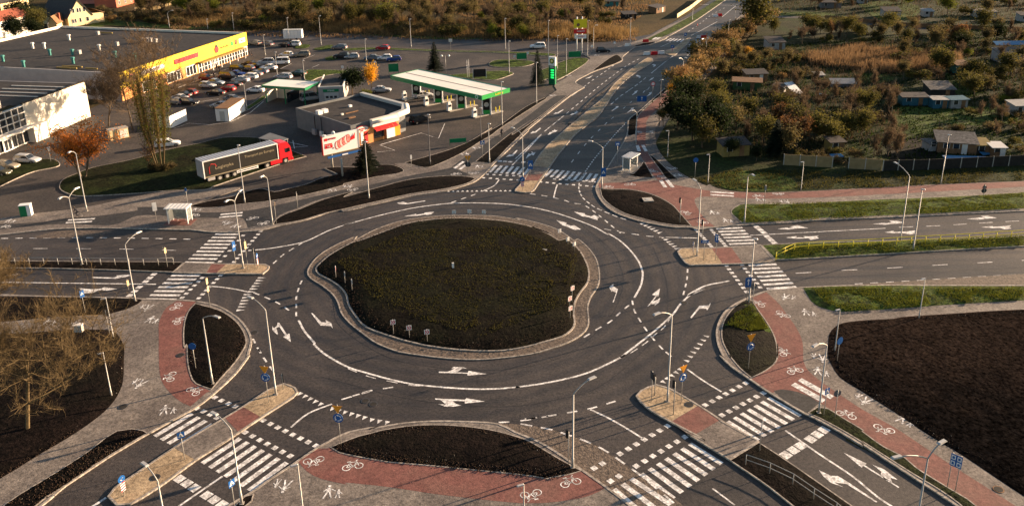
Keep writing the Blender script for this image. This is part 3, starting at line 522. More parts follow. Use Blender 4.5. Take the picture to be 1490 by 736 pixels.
for s in ("C2 940,200 960,420 1010,560 D3 200,60 450,110 700,118 936,80 C4 420,640 560,500 620,380 640,250 580,110 470,10 B4 300,590 0,560 B3 800,545 500,555 200,625","D3 -100,150 300,250 700,285 D4 200,250 420,170 C4 870,560 900,300 820,80","C1 -200,118 500,118 1090,130","C1 -200,330 400,335 850,340","B5 350,680 700,665 B6 1400,605","C5 640,268 C6 0,262 600,232 1400,190","B3 950,280 1150,60 E5 1300,430 E6 800,505","B4 200,300 480,60","D5 360,470 600,640 700,736"): sm.ribbon(SP(s,False,.005,.8),.045,.005,.005,'seam')
finish(sm,'asphalt_seams')
# arrows, each traced on the carriageway
arw=MB()
for s in ("C2 828,470 838,472 890,525 918,528 915,512 950,532 958,562 945,548 885,545 870,527","C2 630,528 640,530 685,598 700,592 708,643 662,612 675,605 640,552 622,560 630,590 632,603 600,575 597,548 607,562 625,548",
 "D3 432,125 475,126 505,110 488,112 500,104 545,106 560,112 540,110 515,128 562,131 568,122 650,136 562,144 562,135 432,131","D3 415,247 550,253 557,246 641,261 550,270 550,260 495,258 510,272 535,279 500,284 460,284 430,272 465,275 440,254 415,252",
 "C4 578,407 600,350 575,340 573,347 558,318 583,297 582,312 610,330 585,408","C4 785,432 835,370 812,362 860,325 852,372 840,372 818,402 845,393 862,380 855,408 828,428 830,418 805,418 790,432","C4 1040,497 1095,428 1150,425 1162,410 1155,435 1140,455 1135,445 1095,445 1048,502",
 "B4 350,565 415,575 410,582 450,592 470,583 500,600 488,602 490,615 455,605 435,597 395,592","B4 243,615 305,630 300,637 330,648 350,645 390,670 355,672 340,668 310,655 280,645","B3 318,512 355,506 380,514 485,498 487,502 375,520 335,521",
 "B3 360,592 430,577 435,583 480,575 482,570 538,565 525,578 500,585 480,582 435,589","B5 537,667 597,658 600,663 640,657 610,655 655,645 690,655 722,662 665,663 600,670","B5 585,718 650,710 650,716 700,718 690,710 720,712 783,708 770,715 785,722 735,732 720,722 650,725",
 "B6 328,637 400,630 405,634 440,628 425,618 480,620 515,630 470,635 400,642","B6 397,687 450,678 455,684 500,684 585,676 575,684 590,692 545,700 500,690 450,692","B6 887,607 955,600 990,598 970,590 1010,588 1065,602 1020,604 955,612","B6 968,657 1040,650 1045,655 1090,652 1150,646 1140,655 1152,664 1110,670 1085,660 1040,662",
 "C1 548,257 680,260 700,252 690,248 765,243 775,248 745,258 720,260 690,268 548,263","C1 470,323 545,330 605,326 620,318 700,328 640,338 605,334 575,340 550,352 500,353 485,340","C1 0,250 60,243 85,238 110,240 70,250 0,262",
 "E5 1142,490 1165,468 1180,473 1245,437 1252,442 1195,480","E5 1320,500 1345,478 1360,480 1375,468 1360,462 1385,465 1385,450 1400,460 1420,462 1410,475 1390,480 1370,488 1345,495","E5 892,697 920,672 945,675 1000,633 1010,640 955,685","E5 1078,713 1105,680 1120,680 1135,670 1122,662 1150,665 1150,648 1165,660 1190,660 1165,680 1140,682 1105,705",
 "B3 965,240 985,225 1000,227 1030,197 1036,200 1010,232","B3 1083,250 1100,218 1112,222 1122,215 1115,207 1130,213 1143,212 1130,230 1118,226","E6 525,550 560,537 610,515 570,545","E8 97,203 130,178 125,172 150,168 142,182 103,203","E8 207,218 240,190 232,187 258,180 250,195 212,218","E8 343,103 370,80 362,75 387,68 380,85 348,103","E8 243,90 265,70 258,66 285,58 275,75 247,92",
 "E6 1065,520 1085,510 1115,520 1120,538 1095,548 1105,532","E6 1240,400 1262,392 1285,405 1272,420 1250,425 1262,410","E6 1205,575 1235,545 1262,535 1250,555",
 "D6 118,493 222,543 213,549 370,649 365,652 205,552 200,562","D6 248,547 300,568 320,583 362,616 330,607 338,628 300,612 285,590 290,580","D6 5,572 60,598 90,598 140,628 270,715 265,719 130,635 75,628 118,650 60,630 25,600"):
    P=W(s,ZR); arw.prism(P,ZR,ZR,'paint')
# bicycle and walker symbols: a template on the ground turned to the path it lies on
def place(b,polys,c,ang,sc,z,fl=1):
    ca,sa=math.cos(ang),math.sin(ang)
    for kind,data in polys:
        f=lambda p:(c.x+(p[0]*fl*ca-p[1]*sa)*sc,c.y+(p[0]*fl*sa+p[1]*ca)*sc)
        if kind=='r': b.ribbon([f(p) for p in data[0]],data[1]*sc,z,z,'paint',data[2])
        else: b.prism([f(p) for p in data],z,z,'paint')
circ=lambda x,y,r,n=14:[(x+r*math.cos(k*2*math.pi/n),y+r*math.sin(k*2*math.pi/n)) for k in range(n)]
BIKE=[('r',(circ(-.55,-.3,.36),.09,True)),('r',(circ(.55,-.3,.36),.09,True)),('r',([(-.55,-.3),(-.2,.3),(.4,.3),(.05,-.3),(-.55,-.3)],.09,False)),('r',([(-.25,.3),(.05,-.3)],.09,False)),('r',([(.55,-.3),(.36,.45),(.55,.55)],.09,False)),('r',([(-.42,.44),(-.08,.44)],.12,False))]
WALK=[('p',circ(-.15,.95,.16,8)),('p',[(-.35,.7),(.1,.72),(.12,.1),(-.3,.1)]),('r',([(-.2,.15),(-.45,-.75)],.16,False)),('r',([(0,.15),(.3,-.7)],.16,False)),('r',([(0,.6),(.55,.25)],.1,False)),('r',([(-.25,.6),(-.6,.15)],.1,False)),
 ('p',circ(.85,.35,.12,8)),('p',[(.72,.2),(1.0,.2),(1.02,-.25),(.7,-.25)]),('r',([(.78,-.2),(.68,-.72)],.11,False)),('r',([(.92,-.2),(1.1,-.68)],.11,False)),('r',([(.98,.1),(1.25,-.1)],.08,False))]
sb=MB()
for s,d,z in (("C1 1057,432",-100,.112),("C1 1057,515",80,.112),("C1 440,525",-10,.112),("D1 765,150",100,.112),("D1 888,210",-40,.112),("D2 645,537",-165,.112),("D2 820,547",15,.112),("D4 245,620",20,.112),("D4 75,690",-165,.112),("C5 430,412",-55,.112),("C5 562,482",125,.112),("C5 575,700",-85,.112),
 ("D5 482,117",20,.112),("D5 725,315",-35,.112),("D6 298,392",145,.112),("B4 740,90",-70,.112),("B4 815,323",120,.112),("B4 878,357",-60,.112),("B4 1020,570",-60,.112),("B4 1110,625",120,.112),("B4 680,400",0,.112),("B5 420,468",0,.112),("B5 545,460",180,.112),("E3 125,640",30,.112),("E3 250,700",-150,.112),("E3 1045,415",20,.112),("E3 1205,340",-160,.112),("E4 835,535",10,.112),("E4 1030,530",-170,.112),("B4 550,415",0,.112),("E1 60,435",0,.112),("E2 610,460",0,.112)):
    place(sb,BIKE,W(s,z)[0],R(d),.95,z)
finish(sb,'bicycle_symbols'); sb=MB()
for s,d,fl in (("C1 880,437",170,1),("C1 895,513",-10,1),("D1 640,178",160,1),("D1 750,303",10,1),("D2 515,640",170,1),("D2 715,675",0,1),("C5 590,373",150,-1),("C5 710,470",-10,1),("D5 610,62",160,1),("D5 597,127",-20,1),("D5 810,255",130,1),("B5 150,570",-10,1),("B5 230,618",-5,1),("B5 425,493",0,1),("B5 590,503",180,1),("B4 925,308",30,1),("B4 970,345",-150,1),("E2 970,545",150,1),("E2 1045,580",-20,1),("C1 280,528",0,1),("E1 95,380",0,1),("E2 620,405",0,1),("E3 965,345",10,1),("E3 1165,300",-170,1),("E4 1045,262",30,1),("E4 940,320",-150,1),("E4 1070,460",0,1),("D6 385,345",-50,1),("B4 800,90",-60,1),("E5 1130,290",40,1),("E6 340,520",40,1),("E6 640,300",0,1)):
    place(sb,WALK,W(s,.112)[0],R(d),.85,.1125,fl)
finish(sb,'walker_symbols'); finish(arw,'lane_arrows')
# painted bay lines and edge lines on the car park
cp=MB()
for s in ("F4 830,607 1225,493","F4 1225,493 1338,530","A3 460,97","B3 220,165 460,97","B3 460,97 565,128 602,40","B3 215,168 305,200 200,210","F1 130,345 690,130","F1 400,458 590,428","F1 590,645 700,655 900,560 1030,450","F1 150,715 300,665 500,680 690,655","B2 690,150 810,175","B2 690,185 810,175","B2 720,140 730,190","F2 470,380 590,335","F2 560,460 630,430","F2 240,480 360,420","A1 1060,520 1227,465","F3 0,0"):
    p=PX(s)
    if len(p)>1: cp.ribbon([G(a,c_,.004) for a,c_,_ in p],.14,.004,.004,'paint')
finish(cp,'car_park_lines')
# ================================================================ lamps, poles, signs
def arm_pts(h,dx,dy,rise=.9,reach=None):
    L=math.hypot(dx,dy)
    return [(dx*t,dy*t,h+rise*(1-(1-t)**2.2)) for t in (0,.12,.28,.5,.75,1)]
def lamp(base,top,tips,label,group=None,z0=.1,r=.085,h=None,rise=None,head=1,name='street_lamp'):
    g=G(*base,z0); H=h or (HT(base,top)-z0)
    e=empty(name,(g.x,g.y,z0),0,label,'street lamp',group)
    pole=MB(); pole.tube([(0,0,.0),(0,0,.9),(0,0,.92),(0,0,H)],[r*1.35,r*1.3,r,r*.62],'galv',8); pole.build('pole',e,True)
    pb=MB(); pb.box((0,0,.03),(.36,.36,.06),'concrete'); pb.build('base',e)
    for tx,ty in tips:
        zt=H+z0+(rise if rise is not None else .75); t=G(tx,ty,zt); dx,dy=t.x-g.x,t.y-g.y; L=math.hypot(dx,dy)
        if L>3.2: dx*=3.2/L;dy*=3.2/L
        if L<.5: dx,dy=dx/max(L,.01)*.8,dy/max(L,.01)*.8
        rz=(rise if rise is not None else .75)
        a=MB(); a.tube([(0,0,H-.05)]+[(dx*t_,dy*t_,H+rz*(1-(1-t_)**2)) for t_ in (.06,.2,.4,.65,.9)],r*.6,'galv',6); a.build('arm',e,True)
        u=Vector((dx,dy,0)).normalized(); an=math.atan2(dy,dx); c=(dx*.98,dy*.98,H+rz+.01)
        hd=MB(); hd.box((c[0],c[1],c[2]+.03),(.85,.30,.10),'lamp_head',an,.75); ho=hd.build('lamp_head',e)
        ln=MB(); ln.box((c[0]+u.x*.05,c[1]+u.y*.05,c[2]-.035),(.5,.22,.03),'lens',an); l2=ln.build('lens',ho)
    return e
def short(base,top,label,group='short post lamps along the paths',z0=.1,h=None,ang=None):
    g=G(*base,z0); H=h or (HT(base,top)-z0); e=empty('path_lamp',(g.x,g.y,z0),0,label,'post lamp',group)
    p=MB(); p.tube([(0,0,0),(0,0,.6),(0,0,.62),(0,0,H)],[.085,.08,.06,.04],'galv',8); p.build('pole',e,True)
    a=R(200) if ang is None else ang; c=math.cos(a)*.25,math.sin(a)*.25
    hd=MB(); hd.box((c[0],c[1],H+.02),(.6,.22,.07),'lamp_head',a,.8); ho=hd.build('lamp_head',e)
    l=MB(); l.box((c[0],c[1],H-.025),(.4,.16,.02),'lens',a); l.build('lens',ho)
    return e
GA='curved arm street lamps round the junction'
LAMPS=[((971.2,584),457.4,[(955.4,456.6)],'tall curved arm lamp on the sandy island at the south east crossing'),((833.3,679.5),572,[(862,549.7)],'curved arm lamp at the right tip of the dark bed below the roundabout'),
((401.6,573.7),450,[(363.7,432.4)],'tall curved arm lamp on the sandy island left below the roundabout'),((309.3,557.7),462,[(316,461)],'curved arm lamp standing in the dark soil bed beside the left red cycle path'),
((352,732),623.4,[(311,601)],'curved arm lamp at the lower left zebra crossing'),((1191.3,600),501,[(1185.8,502.6)],'curved arm lamp beside the two bar crossing of the right red cycle path'),
((1309.8,350),255.6,[(1297.6,234)],'curved arm lamp between the yellow rail and the right hand carriageway'),((1083,324),256,[(1096,254.8)],'curved arm lamp at the rounded tip of the upper grass strip'),
((1014,372.5),275,[(1010.4,261.7)],'tall curved arm lamp on the right hand traffic island'),((875.9,274),214,[(858.8,205.5)],'curved arm lamp at the right end of the top zebra crossing'),((760.9,260.5),195.7,[(745.7,186)],'curved arm lamp on the top traffic island'),
((925.3,210),165,[(921,161)],'curved arm lamp at the bus bay by the upper red cycle path'),((119.4,384.7),287,[(87,288.6),(111.7,274)],'two armed curved lamp in the left median with the grey rail'),((354,390),292.3,[(329.5,292.7),(349.8,277.6)],'two armed curved lamp on the left hand traffic island'),
((126.4,307),222.6,[(100.7,221.8)],'curved arm lamp beside the cyclist on the left cycle way'),((196.8,438.3),354.7,[(202,338)],'curved arm lamp beside the left zebra crossing'),((396.7,326.5),259.2,[(380.8,257)],'curved arm lamp at the left tip of the long dark bed under the lorry'),
((247,795),698,[(210,674.7)],'curved arm lamp rising over the lower left island'),((1325,810),665,[(1304,665),(1371,642.6)],'two armed curved lamp at the lower right edge of the picture'),
((863.3,76),40,[(868,37)],'curved arm lamp beside the tall shop sign pylon'),((246.6,40.3),19,[(251,15.5)],'curved arm lamp behind the flat roofed store'),((467.5,66),25,[(466,23.5)],'lamp with a single arm behind the far edge of the car park, left one'),
((1026.3,91.7),59,[(1022,57),(1030,56)],'two armed lamp on the right of the far zebra crossing'),((359.3,159.2),124,[(352,123),(362,119)],'two armed lamp beside the white container with the brown roof'),((992,139),88,[(989,85),(996,84)],'two armed lamp beside the golden hedge')]
for b,t,tp,l in LAMPS: lamp(b,t,tp,l,GA)
ST=[((712.2,237.2),179.8,'straight grey mast at the left corner of the top zebra crossing'),((626,239.7),166.7,'straight mast in the dark bed with the green tuft below the forecourt'),((699.8,201.8),157,'straight mast at the left end of the dark strip beside the forecourt'),((730.8,182.9),119,'straight mast before the right corner of the fuel canopy'),
((780.7,151.4),91,'straight mast between the fuel canopy and the green price tower'),((798,84),30,'straight mast just behind the green price tower'),((811,103),52,'thin mast rising from the grass behind the price tower'),((824,107.6),56.7,'thin mast in the grass right of the price tower'),((855,84),30,'thin mast right beside the shop sign pylon'),
((916.7,68),26,'straight mast where the far footpath bends'),((959,183.6),116,'straight mast at the foot of the dark evergreens beside the red path'),((1040,60),29,'thin straight mast on the far zebra crossing'),((1058.7,65.5),29,'thin straight mast at the right end of the far zebra crossing'),((1068.5,40),7,'thin mast on the far right verge of the road'),((1083,33),20,'short mast by the hedge on the far right verge'),
((1007.3,30.5),5,'mast on the far left verge of the road'),((356.4,295.2),211,'straight mast in front of the lorry trailer'),((537.2,289.8),206,'straight mast in front of the small pine by the billboard'),((1328.6,363.2),275,'straight mast in the grass behind the yellow rail'),((386.4,82.3),51,'straight mast at the near side of the store corner'),
((420.8,60),26,'straight mast in front of the white trailer'),((404,113.7),76,'straight mast among the parked cars'),((443.2,116.7),88,'straight mast at the back corner of the wash canopy'),((533.2,90),57,'straight mast behind the golden tree'),((340.5,44),19,'straight mast behind the right end of the store roof'),((302.6,43.5),28,'straight mast behind the middle of the store roof'),
((598.4,69.7),28,'straight mast behind the middle of the open parking area'),((735.5,73),27,'straight mast at the far kerb of the back road'),((741,107.6),60,'straight mast in the small grass island behind the canopy'),((1089.7,440.7),347,'straight mast at the top of the right red cycle path'),((107.6,46),14,'mast beside the yellow gabled house'),((73,55),34,'mast at the left eaves of the store'),((1372,250),196,'dark straight mast in front of the garden huts')]
for b,t,l in ST:
    g=G(*b,.1); H=HT(b,t)-.1; e=empty('lamp_mast',(g.x,g.y,.1),0,l,'lamp mast','straight masts round the junction and car park')
    p=MB(); r=.06 if 'thin' in l else .085; p.tube([(0,0,0),(0,0,.8),(0,0,.82),(0,0,H)],[r*1.4,r*1.35,r,r*.6],'galv' if 'dark' not in l else 'steel_dark',8); p.build('pole',e,True)
    h_=MB(); h_.box((0.12,0.0,H+.05),(.55,.26,.10),'lamp_head',R(160),.7); h_.build('lamp_head',e)
SH=[((162.5,576.3),512.2,'short post lamp at the rim of the dark ground under the golden tree, lower one'),((165,490.9),432.9,'short post lamp where the left footpath bends by the grey cabinet'),((443.5,764),674,'short post lamp with a dark head by the lower left red path'),((1214.7,511),449,'short post lamp at the near left corner of the big bare field'),((1337,463.5),404,'short post lamp on the footpath above the big bare field'),
((1165.3,277.6),234.8,'short post lamp above the red path before the garden fence'),((1369,267.8),226,'short post lamp by the red path under the garden huts'),((1030,266.6),224,'short post lamp on the dark verge beside the blue round sign'),((971.3,228.7),189.6,'short post lamp in the shade of the evergreens'),((762.5,752),703,'short dark headed post at the bottom of the lower red path')]
for b,t,l in SH: short(b,t,l)
for b,t,l in (((680,113),88,'left of the two thin flagpoles behind the fuel canopy'),((682.5,112.5),87,'right of the two thin flagpoles behind the fuel canopy')):
    g=G(*b,.1); H=HT(b,t); e=empty('flagpole',(g.x,g.y,.1),0,l,'flagpole','flagpoles behind the canopy'); p=MB(); p.tube([(0,0,0),(0,0,H)],[.07,.04],'white',6); p.build('pole',e,True); p=MB(); p.disc((0,0,H),.09,.08,'galv',(0,0,1)); p.build('finial',e)
for b,t in (((649,107.6),81),):
    g=G(*b,.1); H=HT(b,t); e=empty('globe_lamp',(g.x,g.y,.1),0,'twin white globe lamp behind the fuel canopy','street lamp'); p=MB(); p.tube([(0,0,0),(0,0,H)],.06,'galv',6); p.tube([(-.9,0,H-.3),(0,0,H-.1),(.9,0,H-.3)],.03,'galv',5); p.build('pole',e,True)
    for sx in (-.9,.9):
        me=bpy.data.meshes.new('globe'); bm=bmesh.new(); bmesh.ops.create_icosphere(bm,subdivisions=2,radius=.28); bm.to_mesh(me); bm.free(); me.materials.append(MT['white']); o=bpy.data.objects.new('globe',me); col.objects.link(o); o.parent=e; o.location=(sx,0,H-.1)
# ---- signs
def facing(deg): return Vector((math.cos(R(deg)),math.sin(R(deg)),0))
def sign(base,top,plates,label,cat='sign',group=None,z0=.12,legs=1,face=-90,H=None,name='road_sign'):
    g=G(*base,z0); H=H or HT(base,top)-z0; e=empty(name,(g.x,g.y,z0),0,label,cat,group); n=facing(face); s=Vector((-n.y,n.x,0))
    for k in range(legs):
        o=s*((k-.5)*.6 if legs==2 else 0); p=MB(); p.tube([(o.x,o.y,-.05),(o.x,o.y,H)],.035,'galv',6); p.build('post',e,True)
    for pl in plates:
        kind,z,sz,m=pl[:4]; zc=H-z; c=Vector((0,0,zc))+n*.06; b=MB()
        def quad(w_,h_,off,mm,dz=0,dx=0,t=.02):
            cc=c+Vector((0,0,dz))+s*dx+n*off; b.box(cc,(t,w_,h_),mm,math.atan2(n.y,n.x))
        if kind=='disc': b.disc(c,sz,.02,m,n,18)
        elif kind=='ring': b.disc(c,sz,.02,'red',n,18); b.disc(c+n*.014,sz*.72,.01,m,n,18)
        elif kind=='round':                                # blue roundabout sign with three white turning arrows
            b.disc(c,sz,.02,'sign_blue',n,20)
            for k in range(3):
                a0=k*2.094+.3; pp=[c+n*.016+(s*math.cos(a0+t*.25)+Vector((0,0,1))*math.sin(a0+t*.25))*sz*.6 for t in range(6)]
                b.tube(pp,sz*.09,'white',4); q=pp[-1]; tt=(pp[-1]-pp[-2]).normalized(); nn=(pp[-1]-c).normalized()
                b.face([q+nn*sz*.24,q+tt*sz*.35,q-nn*sz*.24],'white')
        elif kind=='keep':                                 # blue disc, white slanting arrow
            b.disc(c,sz,.02,'sign_blue',n,18); b.tube([c+n*.016+s*sz*.35+Vector((0,0,sz*.4)),c+n*.016-s*sz*.3-Vector((0,0,sz*.35))],sz*.1,'white',4); q=c+n*.018-s*sz*.35-Vector((0,0,sz*.4)); b.face([q+s*sz*.5,q+Vector((0,0,sz*.5)),q],'white')
        elif kind=='yield':
            u=Vector((0,0,1))
            def tri(r_,of,mm): b.add([c+n*of+s*(-r_)+u*(r_*.58),c+n*of+s*r_+u*(r_*.58),c+n*of-u*(r_*1.15)]+[c+n*(of-.02)+s*(-r_)+u*(r_*.58),c+n*(of-.02)+s*r_+u*(r_*.58),c+n*(of-.02)-u*(r_*1.15)],[(0,1,2),(5,4,3),(0,3,4,1),(1,4,5,2),(2,5,3,0)],mm)
            tri(sz,.0,'sign_yellow'); tri(sz*.72,.012,m)
        elif kind=='warn':
            u=Vector((0,0,1)); b.add([c+s*(-sz)-u*(sz*.58),c+s*sz-u*(sz*.58),c+u*(sz*1.15)]+[c-n*.02+s*(-sz)-u*(sz*.58),c-n*.02+s*sz-u*(sz*.58),c-n*.02+u*(sz*1.15)],[(0,1,2),(5,4,3),(0,3,4,1),(1,4,5,2),(2,5,3,0)],m)
        elif kind=='rect':
            quad(sz[0],sz[1],0,m)
            if len(pl)>4 and pl[4]=='walk':                 # white triangle with a walker: pedestrian crossing
                u=Vector((0,0,1)); k=sz[0]*.4; b.face([c+n*.013-s*k-u*k*.7,c+n*.013+s*k-u*k*.7,c+n*.013+u*k*1.05],'white'); b.box(c+n*.02-u*k*.2,(.01,k*.2,k*.8),'black',math.atan2(n.y,n.x)); b.tube([c+n*.02-u*k*.1,c+n*.02-u*k*.65+s*k*.3],k*.08,'black',4)
            if len(pl)>4 and pl[4]=='arrow':
                quad(.1,sz[1]*.6,.014,'white'); u=Vector((0,0,1)); b.face([c+n*.02-s*.2+u*sz[1]*.15,c+n*.02+s*.2+u*sz[1]*.15,c+n*.02+u*sz[1]*.38],'white')
            if len(pl)>4 and pl[4]=='chev':                 # red and white board with a chevron
                for k in range(2):
                    u=Vector((0,0,1)); x0=(k-.5)*sz[0]*.42; hh=sz[1]*.42; dd=sz[0]*.2
                    P=[(x0-dd,hh),(x0,hh),(x0+dd,0),(x0,-hh),(x0-dd,-hh),(x0,0)]
                    b.face([c+n*.014+s*a+u*v for a,v in P],'red')
            if len(pl)>4 and pl[4]=='stripe':
                u=Vector((0,0,1))
                for k in range(4):
                    y0=-sz[1]/2+sz[1]*k/4; b.face([c+n*.014-s*sz[0]/2+u*y0,c+n*.014+s*sz[0]/2+u*(y0+sz[1]*.1),c+n*.014+s*sz[0]/2+u*(y0+sz[1]*.22),c+n*.014-s*sz[0]/2+u*(y0+sz[1]*.12)],'red')
            if len(pl)>4 and pl[4]=='squares':
                for dx,dz in ((-.28,.28),(.28,.28),(-.28,-.28),(.28,-.28)): quad(sz[0]*.36,sz[1]*.36,.014,'white',dz*sz[1]*.85,dx*sz[0]*.9); quad(sz[0]*.2,sz[1]*.2,.024,m,dz*sz[1]*.85,dx*sz[0]*.9)
            if len(pl)>4 and pl[4]=='bus':
                quad(sz[0]*.6,sz[1]*.34,.014,'white',0,0); 
        o=b.build('sign_plate',e,fix=False)
    return e
def signal(base,top,label,face=-90,h=None):
    g=G(*base,.12); H=h or HT(base,top)-.1; e=empty('traffic_signal',(g.x,g.y,.12),0,label,'traffic signal','crossing signals on thin posts'); n=facing(face)
    p=MB(); p.tube([(0,0,-.05),(0,0,H-.3)],.05,'galv',6); p.build('post',e,True)
    hd=MB(); hd.box((n.x*.14,n.y*.14,H-.45),(.16,.2,.8),'black',R(face)); ho=hd.build('signal_head',e)
    for k in range(3):
        l=MB(); l.disc((n.x*.245,n.y*.245,H-.18-.27*k),.09,.02,'steel_dark',n); l.build('lens',ho)
S=sign
S((181,721),690,[('keep',.3,.32,0),('rect',1.0,(.4,.9),'white','stripe')],'blue keep right disc with a striped board on the end of the lower left island',face=-30)
S((269,668.3),626,[('rect',.32,(.6,.6),'sign_blue','walk')],'blue square crossing sign in the middle of the lower left island',face=-60)
S((285,536),498,[('disc',.3,.38,'sign_blue')],'blue round cycle sign in the dark bed beside the left red path',face=-90)
S((391,585),530,[('yield',.35,.45,'sign_yellow'),('round',1.25,.45,0)],'yellow triangle over a blue roundabout disc on the left lower island',face=-100)
S((412.5,565.7),542,[('rect',.5,(.3,1.0),'steel_dark')],'slim dark marker board at the tip of the left lower island',face=60)
S((496,645.8),587,[('yield',.35,.45,'sign_yellow'),('round',1.3,.45,0)],'yellow triangle over a blue disc at the left end of the bed under the roundabout',face=-100)
S((342,740),695,[('rect',.35,(.6,.6),'sign_blue','walk')],'blue square crossing sign beside the lower left zebra',face=-30)
S((947.8,584),538,[('rect',.45,(.5,.8),'steel_dark')],'dark board seen edge on at the tip of the lower right island',face=200)
signal((952.5,575),543,'slim signal at the tip of the lower right island',120); signal((979.8,602.6),550,'slim signal at the red strip of the lower right island',200)
S((991,586),529,[('yield',.35,.45,'sign_yellow'),('round',1.3,.45,0)],'yellow triangle over a blue roundabout disc on the lower right island',face=-60)
S((1088.8,536.9),484,[('yield',.35,.5,'sign_yellow'),('round',1.4,.45,0)],'yellow triangle over a blue roundabout disc in the grass bed of the right island',face=-70)
S((1218,525),490,[('disc',.3,.42,'sign_blue')],'blue round cycle sign at the corner of the big bare field',face=-60)
S((1086,441.5),401,[('rect',.7,(.75,1.2),'sign_blue','arrow')],'tall blue sign with white arrow on the right island tip',face=-80); S((1094.6,447.6),411,[('disc',.4,.4,'sign_back')],'back of a round sign at the top of the right red path',face=100)
S((1041,378.6),339,[('rect',.6,(.5,1.1),'sign_blue','arrow')],'tall blue sign on the red strip of the right island',face=-140); S((1023.7,379),347,[('rect',.3,(1.0,.4),'sign_blue','bus')],'low wide blue sign on the right traffic island',face=-90)
S((1008.5,372),351,[('keep',.3,.3,0),('rect',.95,(.3,.8),'white','stripe')],'blue disc over a striped board at the tip of the right island',face=180)
signal((989,324.5),286,'slim signal at the right tip of the dark bed with the slab',200); signal((1021.5,352),318,'slim signal at the right hand zebra, near the island',-160)
S((877.5,276),243,[('rect',.75,(.75,1.5),'sign_blue','walk')],'blue crossing sign at the right end of the top zebra',face=-90); S((898,240),206,[('rect',.3,(.8,.7),'sign_blue','bus')],'small blue bus stop sign at the bus bay',face=-90)
S((1011,258),229,[('disc',.35,.42,'sign_blue')],'blue round sign on the dark verge right of the bus shelter',face=-90); S((772,258),233,[('rect',.7,(.8,1.5),'sign_blue','walk')],'blue crossing sign at the zebra end of the top island',face=-90)
S((760.3,277),257,[('keep',.3,.4,0),('rect',1.1,(.5,.9),'white','stripe')],'blue keep right disc over a striped board at the rounded end of the top island',face=-90)
S((681.4,258.5),226,[('yield',.35,.55,'steel_dark'),('disc',1.45,.5,'steel_dark')],'dark backs of a triangle and a disc left of the top zebra',face=80); S((702.4,230),204,[('rect',.35,(.8,.7),'sign_blue','walk')],'blue square sign between cycle way and top zebra',face=-70)
S((228,322),293,[('rect',.7,(.6,1.3),'white','bus')],'white and blue bus stop flag left of the left bus shelter',face=-60); S((274,302),272,[('rect',.3,(.3,.5),'sign_blue')],'thin post with a small blue plate behind the left bus shelter',face=-90)
S((243.8,388.4),358,[('rect',.5,(.3,.7),'wall_cream')],'pale narrow board in the left median by the zebra',face=-30); S((187,421),405,[('rect',.5,(.3,.7),'wall_cream')],'pale narrow board at the kerb left of the left zebra',face=-30)
S((124.2,455),420,[('rect',.5,(.5,.9),'sign_blue','walk')],'blue and white plate in the dark bed below the left road',face=-30); S((160,488),450,[('disc',.35,.4,'steel_dark')],'dark back of a round sign by the grey cabinet path',face=100)
S((343.4,386.5),350,[('rect',.65,(.5,1.3),'sign_blue','walk')],'blue crossing sign on the left traffic island',face=-30); S((361,392.6),347,[('rect',.8,(.3,1.0),'wall_cream')],'pale narrow board on the left traffic island',face=-30); S((371.5,387.7),360,[('rect',.3,(.4,.4),'steel_dark')],'dark small plate on the left traffic island',face=100)
S((375.4,391),368,[('keep',.3,.35,0),('rect',1.05,(.4,.9),'white','stripe')],'blue disc over a striped board at the tip of the left island',face=0)
S((306,447),402,[('rect',.5,(.3,.7),'wall_cream'),('rect',1.5,(.3,.7),'wall_cream')],'two pale boards on one post above the left dark bed',face=-20)
for i,(b,t,f,w) in enumerate(((( 488.9,403.6),384,10,'upper of three at the left bend'),((502.3,412.6),392,15,'middle one of three at the left bend'),((512.4,422.6),403,20,'lower of three at the left bend'),((572.6,484.3),461,-70,'left of three at the bottom rim'),((595.8,490.4),469,-75,'middle one of three at the bottom rim'),((621.8,496.5),475,-80,'right of three at the bottom rim'),
 ((832.4,439),412,-50,'topmost of three at the right bend'),((828.7,447.6),427,-50,'middle one of three at the right bend'),((829.5,462.2),441,-50,'lowest of three at the right bend'),((661,319.6),303,90,'left of three at the top rim'),((683.4,318.7),302,90,'middle one of three at the top rim'),((704.2,319.6),303,90,'right of three at the top rim'),
 ((814.6,346.1),330,120,'upper of three at the top right rim'),((826.5,355.9),342,125,'middle of three at the top right rim'),((836,365.7),349,130,'lower of three at the top right rim'))):
    S(b,t,[('rect',.32,(.55,.55),'white','chev')],'red white chevron board on the central island, '+w,'chevron sign','chevron boards on the central island',face=f,z0=.45 if 0 else .3,name='chevron_sign')
S((1384,711),659,[('rect',.6,(.85,1.1),'sign_blue','squares')],'blue information board with four white squares on two posts at the lower right path',legs=2,face=-135)
S((1105,656),612,[('disc',.3,.38,'white')],'round sign seen at an angle above the grey railing',face=-20); S((1198.7,603),562,[('rect',.35,(.6,.6),'sign_blue','walk')],'blue square crossing sign by the two bar cycle crossing',face=-60); S((1214.7,606.4),566,[('disc',.35,.36,'sign_back')],'grey back of a round sign right of the blue square sign',face=100)
signal((827,674.7),622,'slim signal beside the lamp at the right tip of the lower bed',-160); S((1431,284),268,[('warn',.3,.4,'steel_dark'),('disc',.95,.4,'steel_dark')],'dark backs of two sign plates on the far right footpath',face=90)
S((1112,296.7),268,[('rect',.5,(.35,.7),'sign_back')],'slim dark plate on the footpath above the upper grass strip',face=60); S((949.3,143),119,[('ring',.4,.5,'white')],'round prohibition sign with red rim on the right kerb of the upper road',face=-90)
